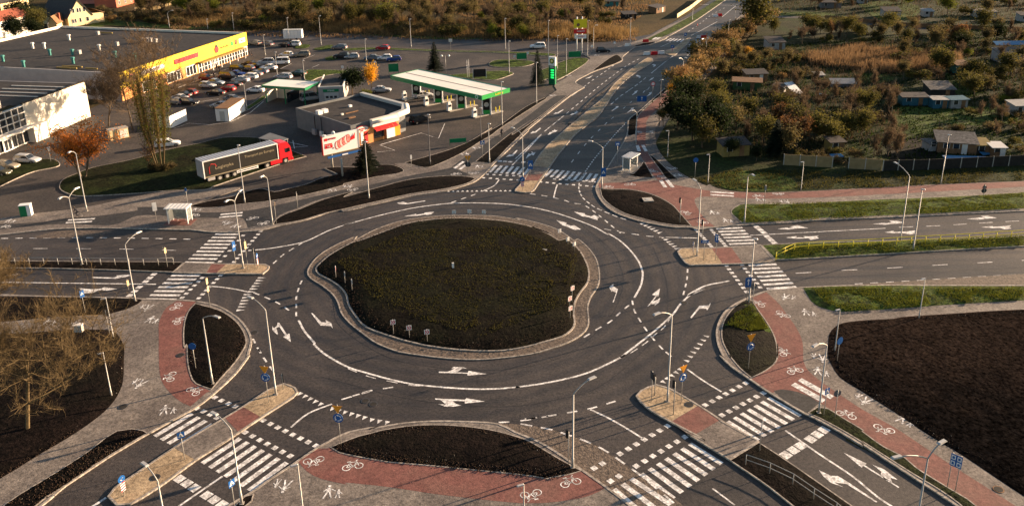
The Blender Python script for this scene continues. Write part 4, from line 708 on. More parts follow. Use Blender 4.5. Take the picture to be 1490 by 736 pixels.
S((933.4,159),139,[('rect',.6,(2.0,1.2),'sign_blue','arrow')],'wide blue lane direction sign on the right kerb of the upper road',face=-90); S((1004.8,98),82,[('warn',.5,.6,'sign_yellow')],'yellow warning triangle on the right of the far road',face=-90)
S((978,76),66,[('keep',.3,.5,0),('rect',1.1,(.4,1.0),'white','stripe')],'blue disc over a red white board on the far island',face=-90); S((997,56),48,[('rect',.4,(.7,1.0),'sign_blue','walk')],'blue crossing sign at the far zebra crossing',face=-90)
S((433.4,304),278,[('rect',.5,(.1,.4),'offwhite')],'thin bare post at the edge of the long dark bed',face=0); S((402.3,324.8),292,[('rect',.4,(.3,.7),'bark')],'brown slim board beside the lamp at the bed tip',face=0); S((599,248),225,[('rect',.3,(.3,.7),'white')],'small white plate in the bed left of the green tuft',face=-60); S((655.8,72),56,[('rect',.5,(1,.9),'offwhite')],'pale road sign at the far side of the open parking area',face=-90)
for b,t,l in (((749,88),80,'small white plate in the grass island, left'),((768,86),75,'small white plate in the grass behind the young fir'),((894,72.5),60,'small pale sign by the far footpath'),((861,76.5),65,'small pale sign between pylon and dark car'),((546,95),88,'small white plate behind the golden tree'),((74,235),212,'white plate on a post before the glass front'),((499,107),95,'white slim plate behind the low wash building')):
    S(b,t,[('rect',.35,(.6,.6),'white')],l,face=-90)
# barriers
for (x,y),m,l in (((941,80.5),'white','white barrier block left on the far lane'),((952,80),'red','red barrier block between two white ones'),((962,79),'white','white barrier block at the far island tip'),((939.5,62),'red','red barrier at the soil strip of the far footpath'),((913.5,68),'white','white barrier at the far footpath kerb'),((1018,56),'white','white barrier left behind the far zebra'),((1024,56),'red','red barrier behind the far zebra'),((1043,57),'red','red barrier at the right end of the far zebra'),((1041,25),'white','striped barrier in the middle of the far road'),((1047,24),'red','red barrier in the middle of the far road')):
    g=G(x,y); e=empty('road_barrier',(g.x,g.y,0),R(8),l,'barrier','plastic road barriers on the far road'); b=MB(); b.prism([(-.9,-.25),(.9,-.25),(.9,.25),(-.9,.25)],0,.3,m); b.box((0,0,.6),(1.8,.22,.62),m,0,.9); b.build('barrier_body',e); f=MB(); f.box((-.6,0,.04),(.3,.7,.08),'black'); f.box((.6,0,.04),(.3,.7,.08),'black'); f.build('foot',e)
g=G(1014.5,38); e=empty('traffic_cone',(g.x,g.y,0),0,'red and white traffic cone on the far road','traffic cone'); b=MB(); b.tube([(0,0,.05),(0,0,.35),(0,0,.351),(0,0,.6),(0,0,.601),(0,0,.9)],[.2,.15,.15,.1,.1,.04],'red',10); b.build('cone',e); b=MB(); b.box((0,0,.03),(.5,.5,.06),'black'); b.build('base',e)
# ---- railings
def railing(pts,m,label,name,h=.9,close_top=True,rails=(.5,),step=2.0):
    P=cr(pts,False,.5); L=0; acc=[0]
    for i in range(1,len(P)): L+=(P[i]-P[i-1]).length; acc.append(L)
    def at(d):
        for i in range(1,len(P)):
            if acc[i]>=d: return P[i-1].lerp(P[i],(d-acc[i-1])/max(1e-9,acc[i]-acc[i-1]))
        return P[-1]
    o=P[0]; e=empty(name,(o.x,o.y,.2),0,label,'railing'); n=int(L/step)
    b=MB()
    for z in (h,)+rails: b.tube([(at(d*step).x-o.x,at(d*step).y-o.y,z) for d in range(n+1)],.045 if m=='yellow' else .03,m,6)
    b.build('rail',e,True)
    for k in range(n+1):
        q=at(k*step)-o; b=MB(); b.tube([(q.x,q.y,-.1),(q.x,q.y,h)],.05 if m=='yellow' else .035,m,6); b.build('post',e,True)
railing(W("C5 527,152 585,122 645,98 727,92 810,87 C6 115,84 278,76 442,66 603,56 765,48 923,39 1085,27 1163,24 P 1560,337",.2),'yellow','yellow tubular railing along the right hand median','yellow_railing',1.0,rails=(.5,))
railing(W("P -40,384 C1 20,180 110,180 200,180 290,180 378,181 463,182 588,183 675,184 760,185 852,186 943,185 1035,180",.2),'galv','low grey railing along the left median','grey_railing',.9,rails=(),step=1.9)
railing(W("D5 265,547 370,584 475,634 570,700 670,765 P 1262,790",.2),'galv','grey railing in the lower right median','grey_railing',1.0,rails=(.5,))
# ================================================================ buildings
def cs(a): return Vector((math.cos(a),math.sin(a),0))
class Frame:                                         # wall frame: origin, along, outward normal
    def __init__(s,o,ang): s.o=Vector((o[0],o[1],0)); s.a=ang; s.u=cs(ang); s.n=cs(ang-math.pi/2)
    def p(s,x,y,z): return s.o+s.u*x+s.n*y+Vector((0,0,z))
def fbox(b,F,x0,x1,y0,y1,z0,z1,m): c=F.p((x0+x1)/2,(y0+y1)/2,(z0+z1)/2); b.box(c,(x1-x0,y1-y0,z1-z0),m,F.a)
def part(name,parent,fn,smooth=False):
    b=MB(); fn(b); return b.build(name,parent,smooth)
def fb(name,parent,F,boxes,m=None):
    b=MB()
    for q in boxes: fbox(b,F,*(q if len(q)==7 else (*q,m)))
    return b.build(name,parent)
def ftext(F,txt,size,m,x,y,z,parent,sx=1): return text('lettering',txt,size,m,F.p(x,y,z),R(90),F.a,parent,.03,sx)
# ---- yellow supermarket
F=Frame((-87.7,183.5),R(74.6)); Ls=51.6; Hs=6.5; Ds=62
st=empty('supermarket',(0,0,0),0,'long flat roofed supermarket with a bright yellow front band above orange walls','supermarket')
Fb=F
wall=fb('wall',st,F,[(0,Ls,-.3,0,0,2.9,'wall_orange'),(0,.3,-Ds,-.31,0,Hs-.5,'wall_grey'),(Ls-.3,Ls,-Ds,-.31,0,Hs-.5,'wall_grey'),(.31,Ls-.31,-Ds,-Ds+.3,0,Hs-.5,'wall_grey')])
fas=fb('fascia',st,F,[(-.1,Ls+.1,-.35,.12,2.9,Hs,'wall_yellow')])
roof=fb('roof',st,F,[(.3,Ls-.3,-Ds+.3,-.36,Hs-.9,Hs-.6,'roof_felt')])
fb('parapet',st,F,[(-.1,.35,-Ds,-.36,Hs-1.2,Hs-.05,'wall_grey'),(Ls-.35,Ls+.1,-Ds,-.36,Hs-.8,Hs-.05,'wall_white'),(.36,Ls-.36,-Ds-.05,-Ds+.35,Hs-.8,Hs+.1,'wall_white')])
rs=random.Random(5)
def stack(px,kind,i):
    q=G(px[0],px[1],Hs-.6); t=part('roof_vent',roof,lambda b:(b.tube([(q.x,q.y,Hs-.62),(q.x,q.y,Hs+.7)],.32,'teal' if kind else 'offwhite',8),b.tube([(q.x,q.y,Hs+.7),(q.x,q.y,Hs+1.0)],[.55,.42],'teal' if kind else 'offwhite',8)) if kind<2 else b.box((q.x,q.y,Hs+.1),(.8,.7,1.0),'wall_grey',F.a))
for i,(p_,k) in enumerate([((5,90),1),((35,98),1),((73,81),1),((107,93),1),((106,81),1),((168,84),1),((197,87),1),((116,80),2),((171,68),2),((208,62),2),((214,62),2),((220,62),2),((227,63),2),((101,59),0),((48,71),0),((65,71),0),((145,74),0),((143,52),2)]): stack(p_,k,i)
part('roof_duct',roof,lambda b:[b.box(G(x,y,Hs-.3),(L_*.8,.3,.3),'wood_yellow',F.a-1.57) for x,y,L_ in ((97,99,7),(105,97,7),(133,100,4),(153,48,6))])
for x0,x1,c in ((7,9.4,'white'),(10.2,11.6,'white'),(16,21,'white'),(23.5,27.5,'white'),(34,37,'glass')):
    w_=fb('shop_window',st,F,[(x0,x1,.0,.07,.35,2.5,'glass')]); k=max(2,int((x1-x0)/1.1)); fb('frame',w_,F,[(x0+(x1-x0)*i/k-.09,x0+(x1-x0)*i/k+.09,.0,.13,.3,2.6,c if c!='glass' else 'white') for i in range(k+1)]+[(x0,x1,.0,.12,2.5,2.66,'white'),(x0,x1,0,.11,.25,.36,'white')])
en=fb('entrance_glazing',st,F,[(28.5,Ls-.2,.0,.06,.2,2.5,'glass')]); fb('frame',en,F,[(28.5+i*1.25,28.72+i*1.25,0,.16,.1,2.6,'white') for i in range(19)]+[(28.5,Ls-.2,0,.15,2.45,2.65,'white'),(28.5,Ls-.2,0,.15,1.2,1.3,'white')])
fb('canopy_roof',st,F,[(28,48,.13,1.9,2.72,2.95,'wood_yellow')]); fb('canopy_post',st,F,[(28.5+i*3.8,28.65+i*3.8,1.65,1.8,0,2.7,'white') for i in range(6)])
sg=fb('shop_sign',st,F,[(19.3,29.0,.125,.28,4.2,5.4,'red')]); ftext(F,'MEDIA EXPERT',1.05,'black',24.1,.30,4.8,sg,1.0)
sg=fb('shop_sign',st,F,[(7.0,15.5,.125,.24,4.3,5.3,'offwhite')]); ftext(F,'Centrum',1.15,'wall_pink',11.4,.26,4.8,sg,1.25)
sg=fb('shop_sign',st,F,[(3.2,5.0,.125,.24,3.7,5.5,'wall_pink')])
sg=part('shop_sign',st,lambda b:(b.disc(F.p(37,.2,4.5),.95,.1,'red',F.n,16),b.disc(F.p(37,.27,5.35),.42,.06,'black',F.n,12),[b.disc(F.p(37+dx,.27,4.5+dz),.16,.04,'black',F.n,8) for dx,dz in ((-.4,.3),(.4,.3),(-.4,-.3),(.4,-.3),(0,0))]))
ftext(F,'Biedronka',1.0,'red',40.6,.15,4.6,sg); sg=fb('shop_sign',st,F,[(43.8,44.8,.125,.2,4.1,5.3,'green_bright'),(45.6,46.8,.125,.2,4.1,5.5,'wood_brown')])
sg=fb('shop_sign',st,F,[(47.6,50.6,.125,.22,4.1,5.3,'white')]); ftext(F,'Abra',.9,'red',49.1,.24,4.7,sg)
fb('wall_door',st,Frame((-87.7,183.5),R(164.6+180)),[(-4.2,-3.2,0,.06,0,2.4,'offwhite')]) if 0 else None
b=MB(); q=F.p(-.15,-6,1.2); b.box(q,(.08,1.1,2.4),'offwhite',F.a); b.build('wall_door',st)
# ---- white hall on the left with a glazed staircase
F=Frame((-92.2,153.3),R(79.7)); H=7.5
hall=empty('white_hall',(0,0,0),0,'white walled commercial hall with dark flat roof and glazed entrance at the left edge','building')
fb('wall',hall,F,[(0,17.9,-.3,0,0,H,'wall_white'),(17.6,17.9,-60,-.31,0,H-.3,'wall_grey'),]); fb('side_wall',hall,F,[(-30,-13,-.3,0,0,H+1,'wall_white')])
rf=fb('roof',hall,F,[(-.2,17.6,-60,-.31,H-.55,H-.35,'roof_felt'),(-30,-.21,-60,-3,H-.5,H-.3,'roof_felt')]); fb('roof_batten',rf,F,[(6+i*2.6,6.2+i*2.6,-14,-1.5,H-.3,H-.15,'offwhite') for i in range(4)]); fb('parapet',hall,F,[(-.3,18.0,-.35,.05,H,H+.25,'dark_panel')])
fb('upper_storey',hall,F,[(-30,-2,-12,-3,H-.3,H+2.6,'wall_white')]); fb('upper_roof',hall,F,[(-30.2,-1.8,-12.2,-2.8,H+2.6,H+2.8,'roof_felt')])
gl=fb('glazing',hall,F,[(-13,-.1,-.5,-.1,.2,H-.2,'glass')])
fb('frame',gl,F,[(-13+i*1.6,-12.85+i*1.6,-.1,.1,.1,H-.2,'offwhite') for i in range(9)]+[(-13,0,-.1,.12,z,z+.16,'offwhite') for z in (.1,2.4,3.3,4.6,5.9,7.1)]); fb('entrance_canopy',hall,F,[(-14,.6,.12,1.3,3.0,3.35,'offwhite')])
fb('entrance_door',hall,F,[(-7,-4.6,.1,.2,.1,2.4,'white'),(-6.6,-5.9,.2,.25,.3,2.2,'glass'),(-5.7,-5.0,.2,.25,.3,2.2,'glass')])
fb('low_wall',hall,F,[(-.2,3.4,.05,1.4,0,3.2,'wall_white')])
# ---- filling station shop
sp=empty('station_shop',(0,0,0),0,'single storey filling station shop with orange front, red awnings and dark flat roof','shop')
P=[(-43.1,160),(-29.4,146.4),(-22.6,153.2),(-20.4,156.6),(-20.8,161.0),(-31.5,171.2)]
def inset(P,d):
    n=len(P); o=[]
    for i in range(n):
        a=Vector(P[i-1]);b_=Vector(P[i]);c=Vector(P[(i+1)%n]); e1=(b_-a).normalized(); e2=(c-b_).normalized(); n1=Vector((-e1.y,e1.x)); n2=Vector((-e2.y,e2.x)); k=(n1+n2).normalized(); o.append(b_+k*d/max(.4,k.dot(n1)))
    return o
part('wall',sp,lambda b:b.prism(inset(P,.3),0,3.6,'wall_slate')); part('roof',sp,lambda b:b.prism(inset(P,.55),3.61,3.66,'roof_felt'))
part('parapet',sp,lambda b:b.ribbon(inset(P,.42),.3,3.1,4.1,'wall_slate',True))
F=Frame((-29.4,146.4),R(45)); fb('front_wall',sp,F,[(-.05,10.9,-.25,.12,0,3.05,'wall_orange')]); fb('front_fascia',sp,F,[(4.4,10.6,-.1,.75,3.05,4.45,'wall_white')])
part('rounded_fascia',sp,lambda b:b.tube([F.p(x,.35,3.9) for x in (4.4,7,9.8)]+[Vector((-20.2,156.8,3.9)),Vector((-20.9,161.2,3.9))],.55,'wall_white',10),True)
part('sloping_parapet',sp,lambda b:b.ribbon([(-22.9,153.4),(-20.9,156.5),(-21.3,161.0),(-31.4,170.8)],.9,3.7,4.35,'sill'))
for i in range(5):
    aw=MB(); x=4.9+i*1.05; aw.add([F.p(x,.13,2.95),F.p(x+.98,.13,2.95),F.p(x+.98,1.1,2.35),F.p(x,1.1,2.35),F.p(x,1.1,2.2),F.p(x+.98,1.1,2.2)],[(0,1,2,3),(3,2,5,4)],'awning'); aw.build('awning',sp)
w_=fb('shop_window',sp,F,[(5.0,7.4,.12,.16,.6,2.3,'glass')]); fb('notice_board',sp,F,[(7.3,9.2,.9,1.05,.3,2.1,'white'),(9.25,10.6,.75,.9,.3,2.2,'sign_yellow')])
w_=fb('shop_door',sp,F,[(1.0,1.7,.12,.18,.1,2.4,'awning'),(2.0,2.6,.12,.18,.1,2.4,'white'),(2.9,3.6,.12,.18,.1,2.4,'awning')])
ov=part('oval_sign',sp,lambda b:(b.prism([(0,0),(.01,0),(0,.01)],0,.001,'white'),b.add([F.p(2.3+1.5*math.cos(t*.393),.2,3.0+.55*math.sin(t*.393)) for t in range(16)],[tuple(range(16))],'offwhite'),b.add([F.p(2.3+1.6*math.cos(t*.393),.16,3.0+.65*math.sin(t*.393)) for t in range(16)],[tuple(range(16))],'red'))); ftext(F,'Market',.42,'red',2.3,.23,3.1,ov); ftext(F,'CAFE',.3,'red',2.3,.23,2.75,ov)
for q in [(1,2,-13,-12,3.7,4.5,'white'),(2.6,3.5,-13.4,-12.4,3.7,4.4,'white'),(8.5,9.1,-13,-12.4,3.7,4.1,'white'),(4,4.5,-9,-8.6,3.7,4.0,'offwhite'),(3.5,5,-6,-5.4,3.7,3.9,'wood_brown'),(5,8,-9,-8.7,3.7,3.85,'wood_brown')]: fb('roof_unit',sp,F,[q])
for q in [(7,8,.02,.6,.2,1.3,'wall_grey'),(9.5,10.3,.02,.5,.3,1.3,'offwhite')]: fb('wall_unit',sp,Frame((-43.1,160),R(-44.8)),[q])
for q in [(7.5,7.62,.02,.2,1.3,3.9,'steel_dark'),(9.8,9.92,.02,.2,1.3,4.2,'steel_dark')]: fb('flue_pipe',sp,Frame((-43.1,160),R(-44.8)),[q])
# ---- fuel canopy
F=Frame((-26.6,181.0),R(-43)); cp=empty('fuel_canopy',(0,0,0),0,'white roofed fuel station canopy with green edge band on four pillars','canopy'); Lc,Dc=28.4,8.3
fb('canopy_roof',cp,F,[(0.15,Lc-.15,-Dc+.15,-.15,4.75,5.42,'canopy_white')]); fb('roof_seam',cp,F,[(.5,Lc-.5,-Dc*.5-.08,-Dc*.5+.08,5.42,5.46,'wood_brown')])
fa=fb('edge_band',cp,F,[(0,Lc,-.16,0,4.6,5.5,'green_fascia'),(0,Lc,-Dc,-Dc+.16,4.6,5.5,'green_fascia'),(0,.16,-Dc+.16,-.16,4.6,5.5,'green_fascia'),(Lc-.16,Lc,-Dc+.16,-.16,4.6,5.5,'green_bright')])
F2=Frame(F.p(Lc,0,0),F.a+math.pi/2); ftext(F2,'Lubimy',.62,'yellow',5.0,.02,5.05,fa,1.3); part('emblem',fa,lambda b:(b.disc(F.p(Lc-1.4,.05,5.05),.42,.06,'white',F.n,16),b.disc(F.p(Lc-1.4,.09,5.05),.28,.04,'green_bright',F.n,12)))
cols=[(-5.1,167.5),(-10.6,172.6),(-15.9,177.5),(-21.2,182.4)]
for x,y in cols:
    Fc=Frame((x,y),F.a+math.pi/2); Fc=Frame((x,y),R(0))
    pl=fb('pillar',cp,Fc,[(-1.0,-.72,-.35,.35,0,4.6,'white'),(.72,1.0,-.35,.35,0,4.6,'white'),(-.72,.72,-.33,.33,3.5,4.6,'white'),(-.72,.72,-.3,.3,0,1.0,'green_bright'),(-.72,.72,-.3,.3,1.0,3.5,'dark_panel')]); part('emblem',pl,lambda b:b.disc(Fc.p(0,.35,2.2),.5,.05,'sill',Fc.n,12))
for i,(x,y) in enumerate(cols):
    isl=fb('pump_island',cp,Frame((x,y),R(40)),[(-3.6,3.9,-.75,.75,0,.16,'concrete')])
for i,(x,y) in enumerate(cols):
    for d,nm in ((-3.2,'near'),):
        Fp=Frame((x,y),R(40)); q=Fp.p(d,0,.16); e=empty('fuel_pump',q,R(40),'white and dark fuel pump, %s'%('rightmost under the canopy','second from the right under the canopy','second from the left under the canopy','leftmost under the canopy')[i],'fuel pump','fuel pumps under the canopy')
        b=MB(); b.box((0,0,.75),(.95,.55,1.5),'white'); b.build('cabinet',e); b=MB(); b.box((0,-.29,1.05),(.7,.04,.5),'glass'); b.box((0,.29,1.05),(.7,.04,.5),'glass'); b.build('display',e); b=MB(); b.tube([(.5,0,1.3),(.68,0,.9),(.6,0,.3),(.5,0,.8)],.03,'black',5); b.build('hose',e); b=MB(); b.box((0,0,1.72),(.6,.3,.4),'white'); b.build('top_sign',e)
    for k in (1,2):
        q=Frame((x,y),R(40)).p(1.2+k*1.0,0.3,.16); e=tag(part('bollard',None,lambda b:b.tube([(q.x,q.y,.1),(q.x,q.y,1.2),(q.x,q.y,1.25)],[.09,.09,.03],'yellow',8)),'yellow bollard on a pump island under the fuel canopy','bollard','yellow bollards on the pump islands')
# ---- wash canopy and wash building
F=Frame((-54.9,179.7),R(-18)); wc=empty('wash_canopy',(0,0,0),0,'small white roofed car wash canopy with green edge on thin green posts','canopy')
fb('canopy_roof',wc,F,[(.1,10.8,-6.3,-.1,3.75,4.0,'canopy_white')]); fb('edge_band',wc,F,[(0,10.9,-.1,0,3.5,4.05,'green_fascia'),(0,10.9,-6.4,-6.3,3.5,4.05,'green_fascia'),(0,.1,-6.3,-.1,3.5,4.05,'green_fascia'),(10.8,10.9,-6.3,-.1,3.5,4.05,'green_fascia')])
for x in (.6,5.4,10.3):
    for y in (-.5,-5.9): fb('post',wc,F,[(x-.09,x+.09,y-.09,y+.09,0,3.7,'green_fascia')])
fb('screen_wall',wc,F,[(.8,3.6,-5.0,-4.8,0,2.6,'wall_white'),(.3,.5,-5,-1,0,2.3,'wall_white'),(5.5,5.7,-5.8,-1,.2,2.4,'glass'),(7.5,9,-5.0,-4.7,0,2.0,'wall_grey')])
F=Frame(G(465,150),R(-8)); g0=G(465,152); g1=G(495,150); F=Frame(g0,math.atan2(g1.y-g0.y,g1.x-g0.x)-.1); wb=empty('wash_building',(0,0,0),0,'low pale wash building with green sign band and grey felt roof','building')
fb('wall',wb,F,[(0,5.4,-12,0,0,3.7,'wall_grey')]); fb('roof',wb,F,[(.25,5.15,-11.7,-.25,3.7,3.78,'roof_felt')]); fb('parapet',wb,F,[(-.05,.2,-12,.05,3.7,3.95,'offwhite'),(5.2,5.45,-12,.05,3.7,3.95,'offwhite'),(.2,5.2,-.2,.05,3.7,3.95,'offwhite')])
sg=fb('sign_band',wb,F,[(1.0,4.4,.0,.1,2.7,3.3,'green_fascia')]); ftext(F,'MYJNIA',.45,'white',2.7,.12,3.0,sg); fb('gate_door',wb,F,[(1.2,4.3,0,.08,.1,2.5,'sill')]); fb('window',wb,F,[(1.5,2.1,.08,.12,1.3,1.8,'glass'),(2.4,3.0,.08,.12,1.3,1.8,'glass'),(3.3,3.9,.08,.12,1.3,1.8,'glass')])
# ---- containers, kiosk, cabinets
g0=G(319,175.5);g1=G(334,177.5);g2=G(357,161.8); F=Frame(g1,math.atan2(g2.y-g1.y,g2.x-g1.x)); L_=(g2-g1).length; D_=(g1-g0).length
k=empty('site_cabin',(0,0,0),0,'white container cabin with a brown roof beside the hedge of the car park','cabin'); fb('wall',k,F,[(0,L_,-D_,0,.1,2.75,'white')]); fb('roof',k,F,[(-.1,L_+.1,-D_-.1,.1,2.75,2.9,'wood_brown')]); b=MB(); q=F.p(-.05,-D_*.5,1.2); b.box(q,(.08,1.0,2.0),'sill',F.a); b.build('cabin_door',k); fb('corner_post',k,F,[(-.06,.08,-.08,.06,.1,2.75,'sill'),(L_-.08,L_+.06,-.08,.06,.1,2.75,'sill')]); fb('window',k,F,[(L_-1.6,L_-.9,0,.05,1.2,2.2,'sill')])
g1=G(248.5,187.5);g2=G(269.5,178); F=Frame(g1,math.atan2(g2.y-g1.y,g2.x-g1.x)); k=empty('site_cabin',(0,0,0),0,'white container with dark roof half hidden behind the poplars','cabin'); fb('wall',k,F,[(0,5.5,-2.6,0,.1,2.6,'white')]); fb('roof',k,F,[(-.1,5.6,-2.7,.1,2.6,2.72,'roof_felt')])
g1=G(171,203);g2=G(183.5,200.5); F=Frame(g1,math.atan2(g2.y-g1.y,g2.x-g1.x)); k=empty('transformer_box',(0,0,0),0,'beige transformer cabinet behind the orange tree','cabinet'); fb('cabinet_body',k,F,[(-1.2,2.2,-1.6,0,0,1.9,'wall_cream')]); fb('roof',k,F,[(-1.3,2.3,-1.7,.1,1.9,2.02,'concrete')]); fb('cabinet_door',k,F,[(.6,1.3,0,.04,.2,1.7,'offwhite'),(1.35,2.05,0,.04,.2,1.7,'offwhite')])
g1=G(30,316.5);g2=G(45,315); F=Frame(g1,math.atan2(g2.y-g1.y,g2.x-g1.x)); k=empty('clothing_bank',(0,0,0),0,'green and white collection bin at the left kerb','bin'); fb('bin_body',k,F,[(0,.95,-1.0,0,0,1.75,'green_fascia')]); fb('side_panel',k,F,[(.96,1.5,-1.0,0,0,1.7,'white')]); fb('lid',k,F,[(-.03,1.53,-1.03,.03,1.75,1.85,'white')])
g1=G(108,487); F=Frame(g1,R(3)); k=empty('utility_cabinet',(0,0,.1),0,'pale grey utility cabinet at the edge of the left footpath','cabinet'); fb('cabinet_body',k,F,[(0,.9,-.5,0,0,.95,'concrete')]); fb('lid',k,F,[(-.04,.94,-.54,.04,.95,1.03,'offwhite')]); fb('cabinet_door',k,F,[(.08,.82,0,.02,.15,.85,'sill')])
g1=G(659.5,396); k=empty('marker_stone',(g1.x,g1.y,.55),R(20),'small white post in the middle of the central island','post'); part('post_body',k,lambda b:b.box((0,0,.35),(.22,.2,.7),'white')); part('post_cap',k,lambda b:b.box((0,0,.72),(.26,.24,.05),'offwhite'))
g1=G(942.6,294); k=empty('manhole_slab',(g1.x,g1.y,.36),R(5),'square concrete manhole slab in the upper right dark bed','manhole'); part('slab',k,lambda b:b.box((0,0,.03),(1.5,1.5,.12),'concrete')); part('cover',k,lambda b:b.disc((0,0,.10),.4,.03,'sill',(0,0,1),14))
for x,y,l in ((179,591,'dark round manhole cover by the lower left walker sign'),(262.5,516,'dark manhole cover on the left red path'),(226,694,'manhole cover on the sand of the lower left island'),(1002.7,588,'manhole cover on the lower right island'),(1453,711,'brown square cover on the lower right path'),(369.8,481.8,'small dark gully cover on the left side of the ring road'),(531.4,581,'dark gully spot on the ring road above the yield triangles, left'),(543,586,'dark gully spot on the ring road above the yield triangles, right'),(995.7,439,'dark round cover on the right side ring road under the curved line'),(792,368,'flat stone slab on the central island')):
    g_=G(x,y,.14); zz=.135 if 'island' in l and 'central' not in l else (.006 if 'ring road' in l else .112)
    if 'central' in l: zz=.6
    k=empty('manhole_cover',(g_.x,g_.y,zz),0,l,'manhole cover'); part('ring',k,lambda b:b.disc((0,0,.008),.42,.02,'steel_dark' if 'brown' not in l else 'wood_brown',(0,0,1),18)); part('lid',k,lambda b:b.disc((0,0,.018),.33,.016,'concrete' if 'central' in l else 'dark_panel',(0,0,1),18))
# ---- bus shelters
def shelter(q,ang,label,L_=3.8,D_=1.6,H_=2.4,floor='red_paving'):
    F=Frame(q,ang); e=empty('bus_shelter',(0,0,0),0,label,'bus shelter'); z=.11
    fb('roof',e,F,[(-.25,L_+.25,-D_-.15,.35,z+H_,z+H_+.1,'white')]); fb('roof_rib',e,F,[(i*L_/5-.03,i*L_/5+.03,-D_-.1,.3,z+H_+.1,z+H_+.14,'galv') for i in range(6)])
    for x in (0,L_):
        for y in (-D_,-.1): fb('post',e,F,[(x-.06,x+.06,y-.06,y+.06,z,z+H_,'white')])
    g_=mat('shelter_glass',(.5,.55,.55),rough=.1,trans=.75) if 'shelter_glass' not in MT else MT['shelter_glass']; MT['shelter_glass']=g_
    fb('glass_panel',e,F,[(.06,L_-.06,-D_-.02,-D_+.02,z+.3,z+H_-.15,'shelter_glass')]); fb('glass_panel',e,F,[(-.02,.02,-D_+.06,-.2,z+.3,z+H_-.15,'shelter_glass')]); fb('glass_panel',e,F,[(L_-.02,L_+.02,-D_+.06,-.2,z+.3,z+H_-.15,'shelter_glass')])
    fb('poster_case',e,F,[(.06,.16,-D_+.1,-.15,z+.3,z+2.0,'offwhite')]); fb('bench',e,F,[(.6,L_-.6,-D_+.15,-D_+.55,z+.42,z+.48,'galv'),(.8,.86,-D_+.25,-D_+.4,z,z+.42,'galv'),(L_-.86,L_-.8,-D_+.25,-D_+.4,z,z+.42,'galv')])
    fb('floor_slab',e,F,[(-.6,L_+.6,-D_-.3,.5,.09,z+.004,floor)])
    return e
a=G(245.5,327);b_=G(273.4,327); shelter(a,math.atan2(b_.y-a.y,b_.x-a.x),'white framed bus shelter with red floor at the left bus bay',(b_-a).length)
a=G(917,250.5); shelter(a,R(55),'white roofed bus shelter on a concrete slab beside the upper red path',2.7,1.4,2.3,'concrete')
# ---- billboard
a=G(484,244.6);b_=G(498.8,258); c=Vector((-29.6,131.6,0)); tl=G(469.2,199.2,6.4); F=None
p0=G(471,226.4,3.2); p1=G(521.5,215,3.2); F=Frame(p0,math.atan2(p1.y-p0.y,p1.x-p0.x)); Lb=(p1-p0).length; Hb=3.25
bb=empty('billboard',(0,0,0),0,'large white billboard showing sliced ham, with a blue bar, by the forecourt road','billboard')
fb('board',bb,F,[(0,Lb,-.35,0,3.2,3.2+Hb,'white')]); fb('board_rim',bb,F,[(-.08,0,-.4,.06,3.15,3.25+Hb,'red'),(Lb,Lb+.35,-.5,.02,3.2,3.2+Hb,'wall_grey'),(0,Lb,-.4,.05,3.1,3.2,'wood_yellow')])
po=fb('poster',bb,F,[(.35,.9,.0,.03,5.55,6.0,'red'),(.35,1.7,0,.03,4.85,5.05,'red'),(.35,1.75,0,.035,4.25,4.8,'red')]); ftext(F,'SZYNKA',.42,'red',1.75,.03,5.8,po,.9); ftext(F,'10',.42,'white',1.0,.05,4.52,po,1.4); ftext(F,'99',.3,'red',1.9,.03,4.1,po,.5)
def ham(b):
    for i in range(6):
        cx=2.6+i*.42; cz=4.45+i*.16; n=14
        b.add([F.p(cx+.42*math.cos(t*2*math.pi/n),.03+i*.006,cz+.75*math.sin(t*2*math.pi/n)) for t in range(n)],[tuple(range(n))],'red'); b.add([F.p(cx+.04+.36*math.cos(t*2*math.pi/n),.034+i*.006,cz+.66*math.sin(t*2*math.pi/n)) for t in range(n)],[tuple(range(n))],'meat' if i%2 else 'offwhite')
    b.add([F.p(x,.08,z) for x,z in ((5.0,4.8),(5.9,5.0),(6.0,6.1),(5.6,5.6),(5.2,5.4))],[(0,1,2,3,4)],'red')
part('sliced_ham',po,ham)
for q in (a,b_): part('post',bb,lambda b:b.tube([(q.x,q.y,0),(q.x,q.y,3.3)],.16,'concrete',8),True)
fb('blue_bar',bb,F,[(.6,Lb+.9,.06,.3,2.55,2.85,'sign_blue'),(3.2,4.3,.31,.34,2.6,2.8,'white')]); part('flood_light',bb,lambda b:(b.disc(F.p(.0,.9,6.9),.28,.12,'white',(0,0,1),10),b.tube([F.p(0,0,6.4),F.p(0,.9,6.9)],.03,'galv',5),b.disc(F.p(1.8,.5,6.9),.28,.3,'white',(0,-1,0),10),b.tube([F.p(1.8,0,6.4),F.p(1.8,.5,6.9)],.03,'galv',5)))
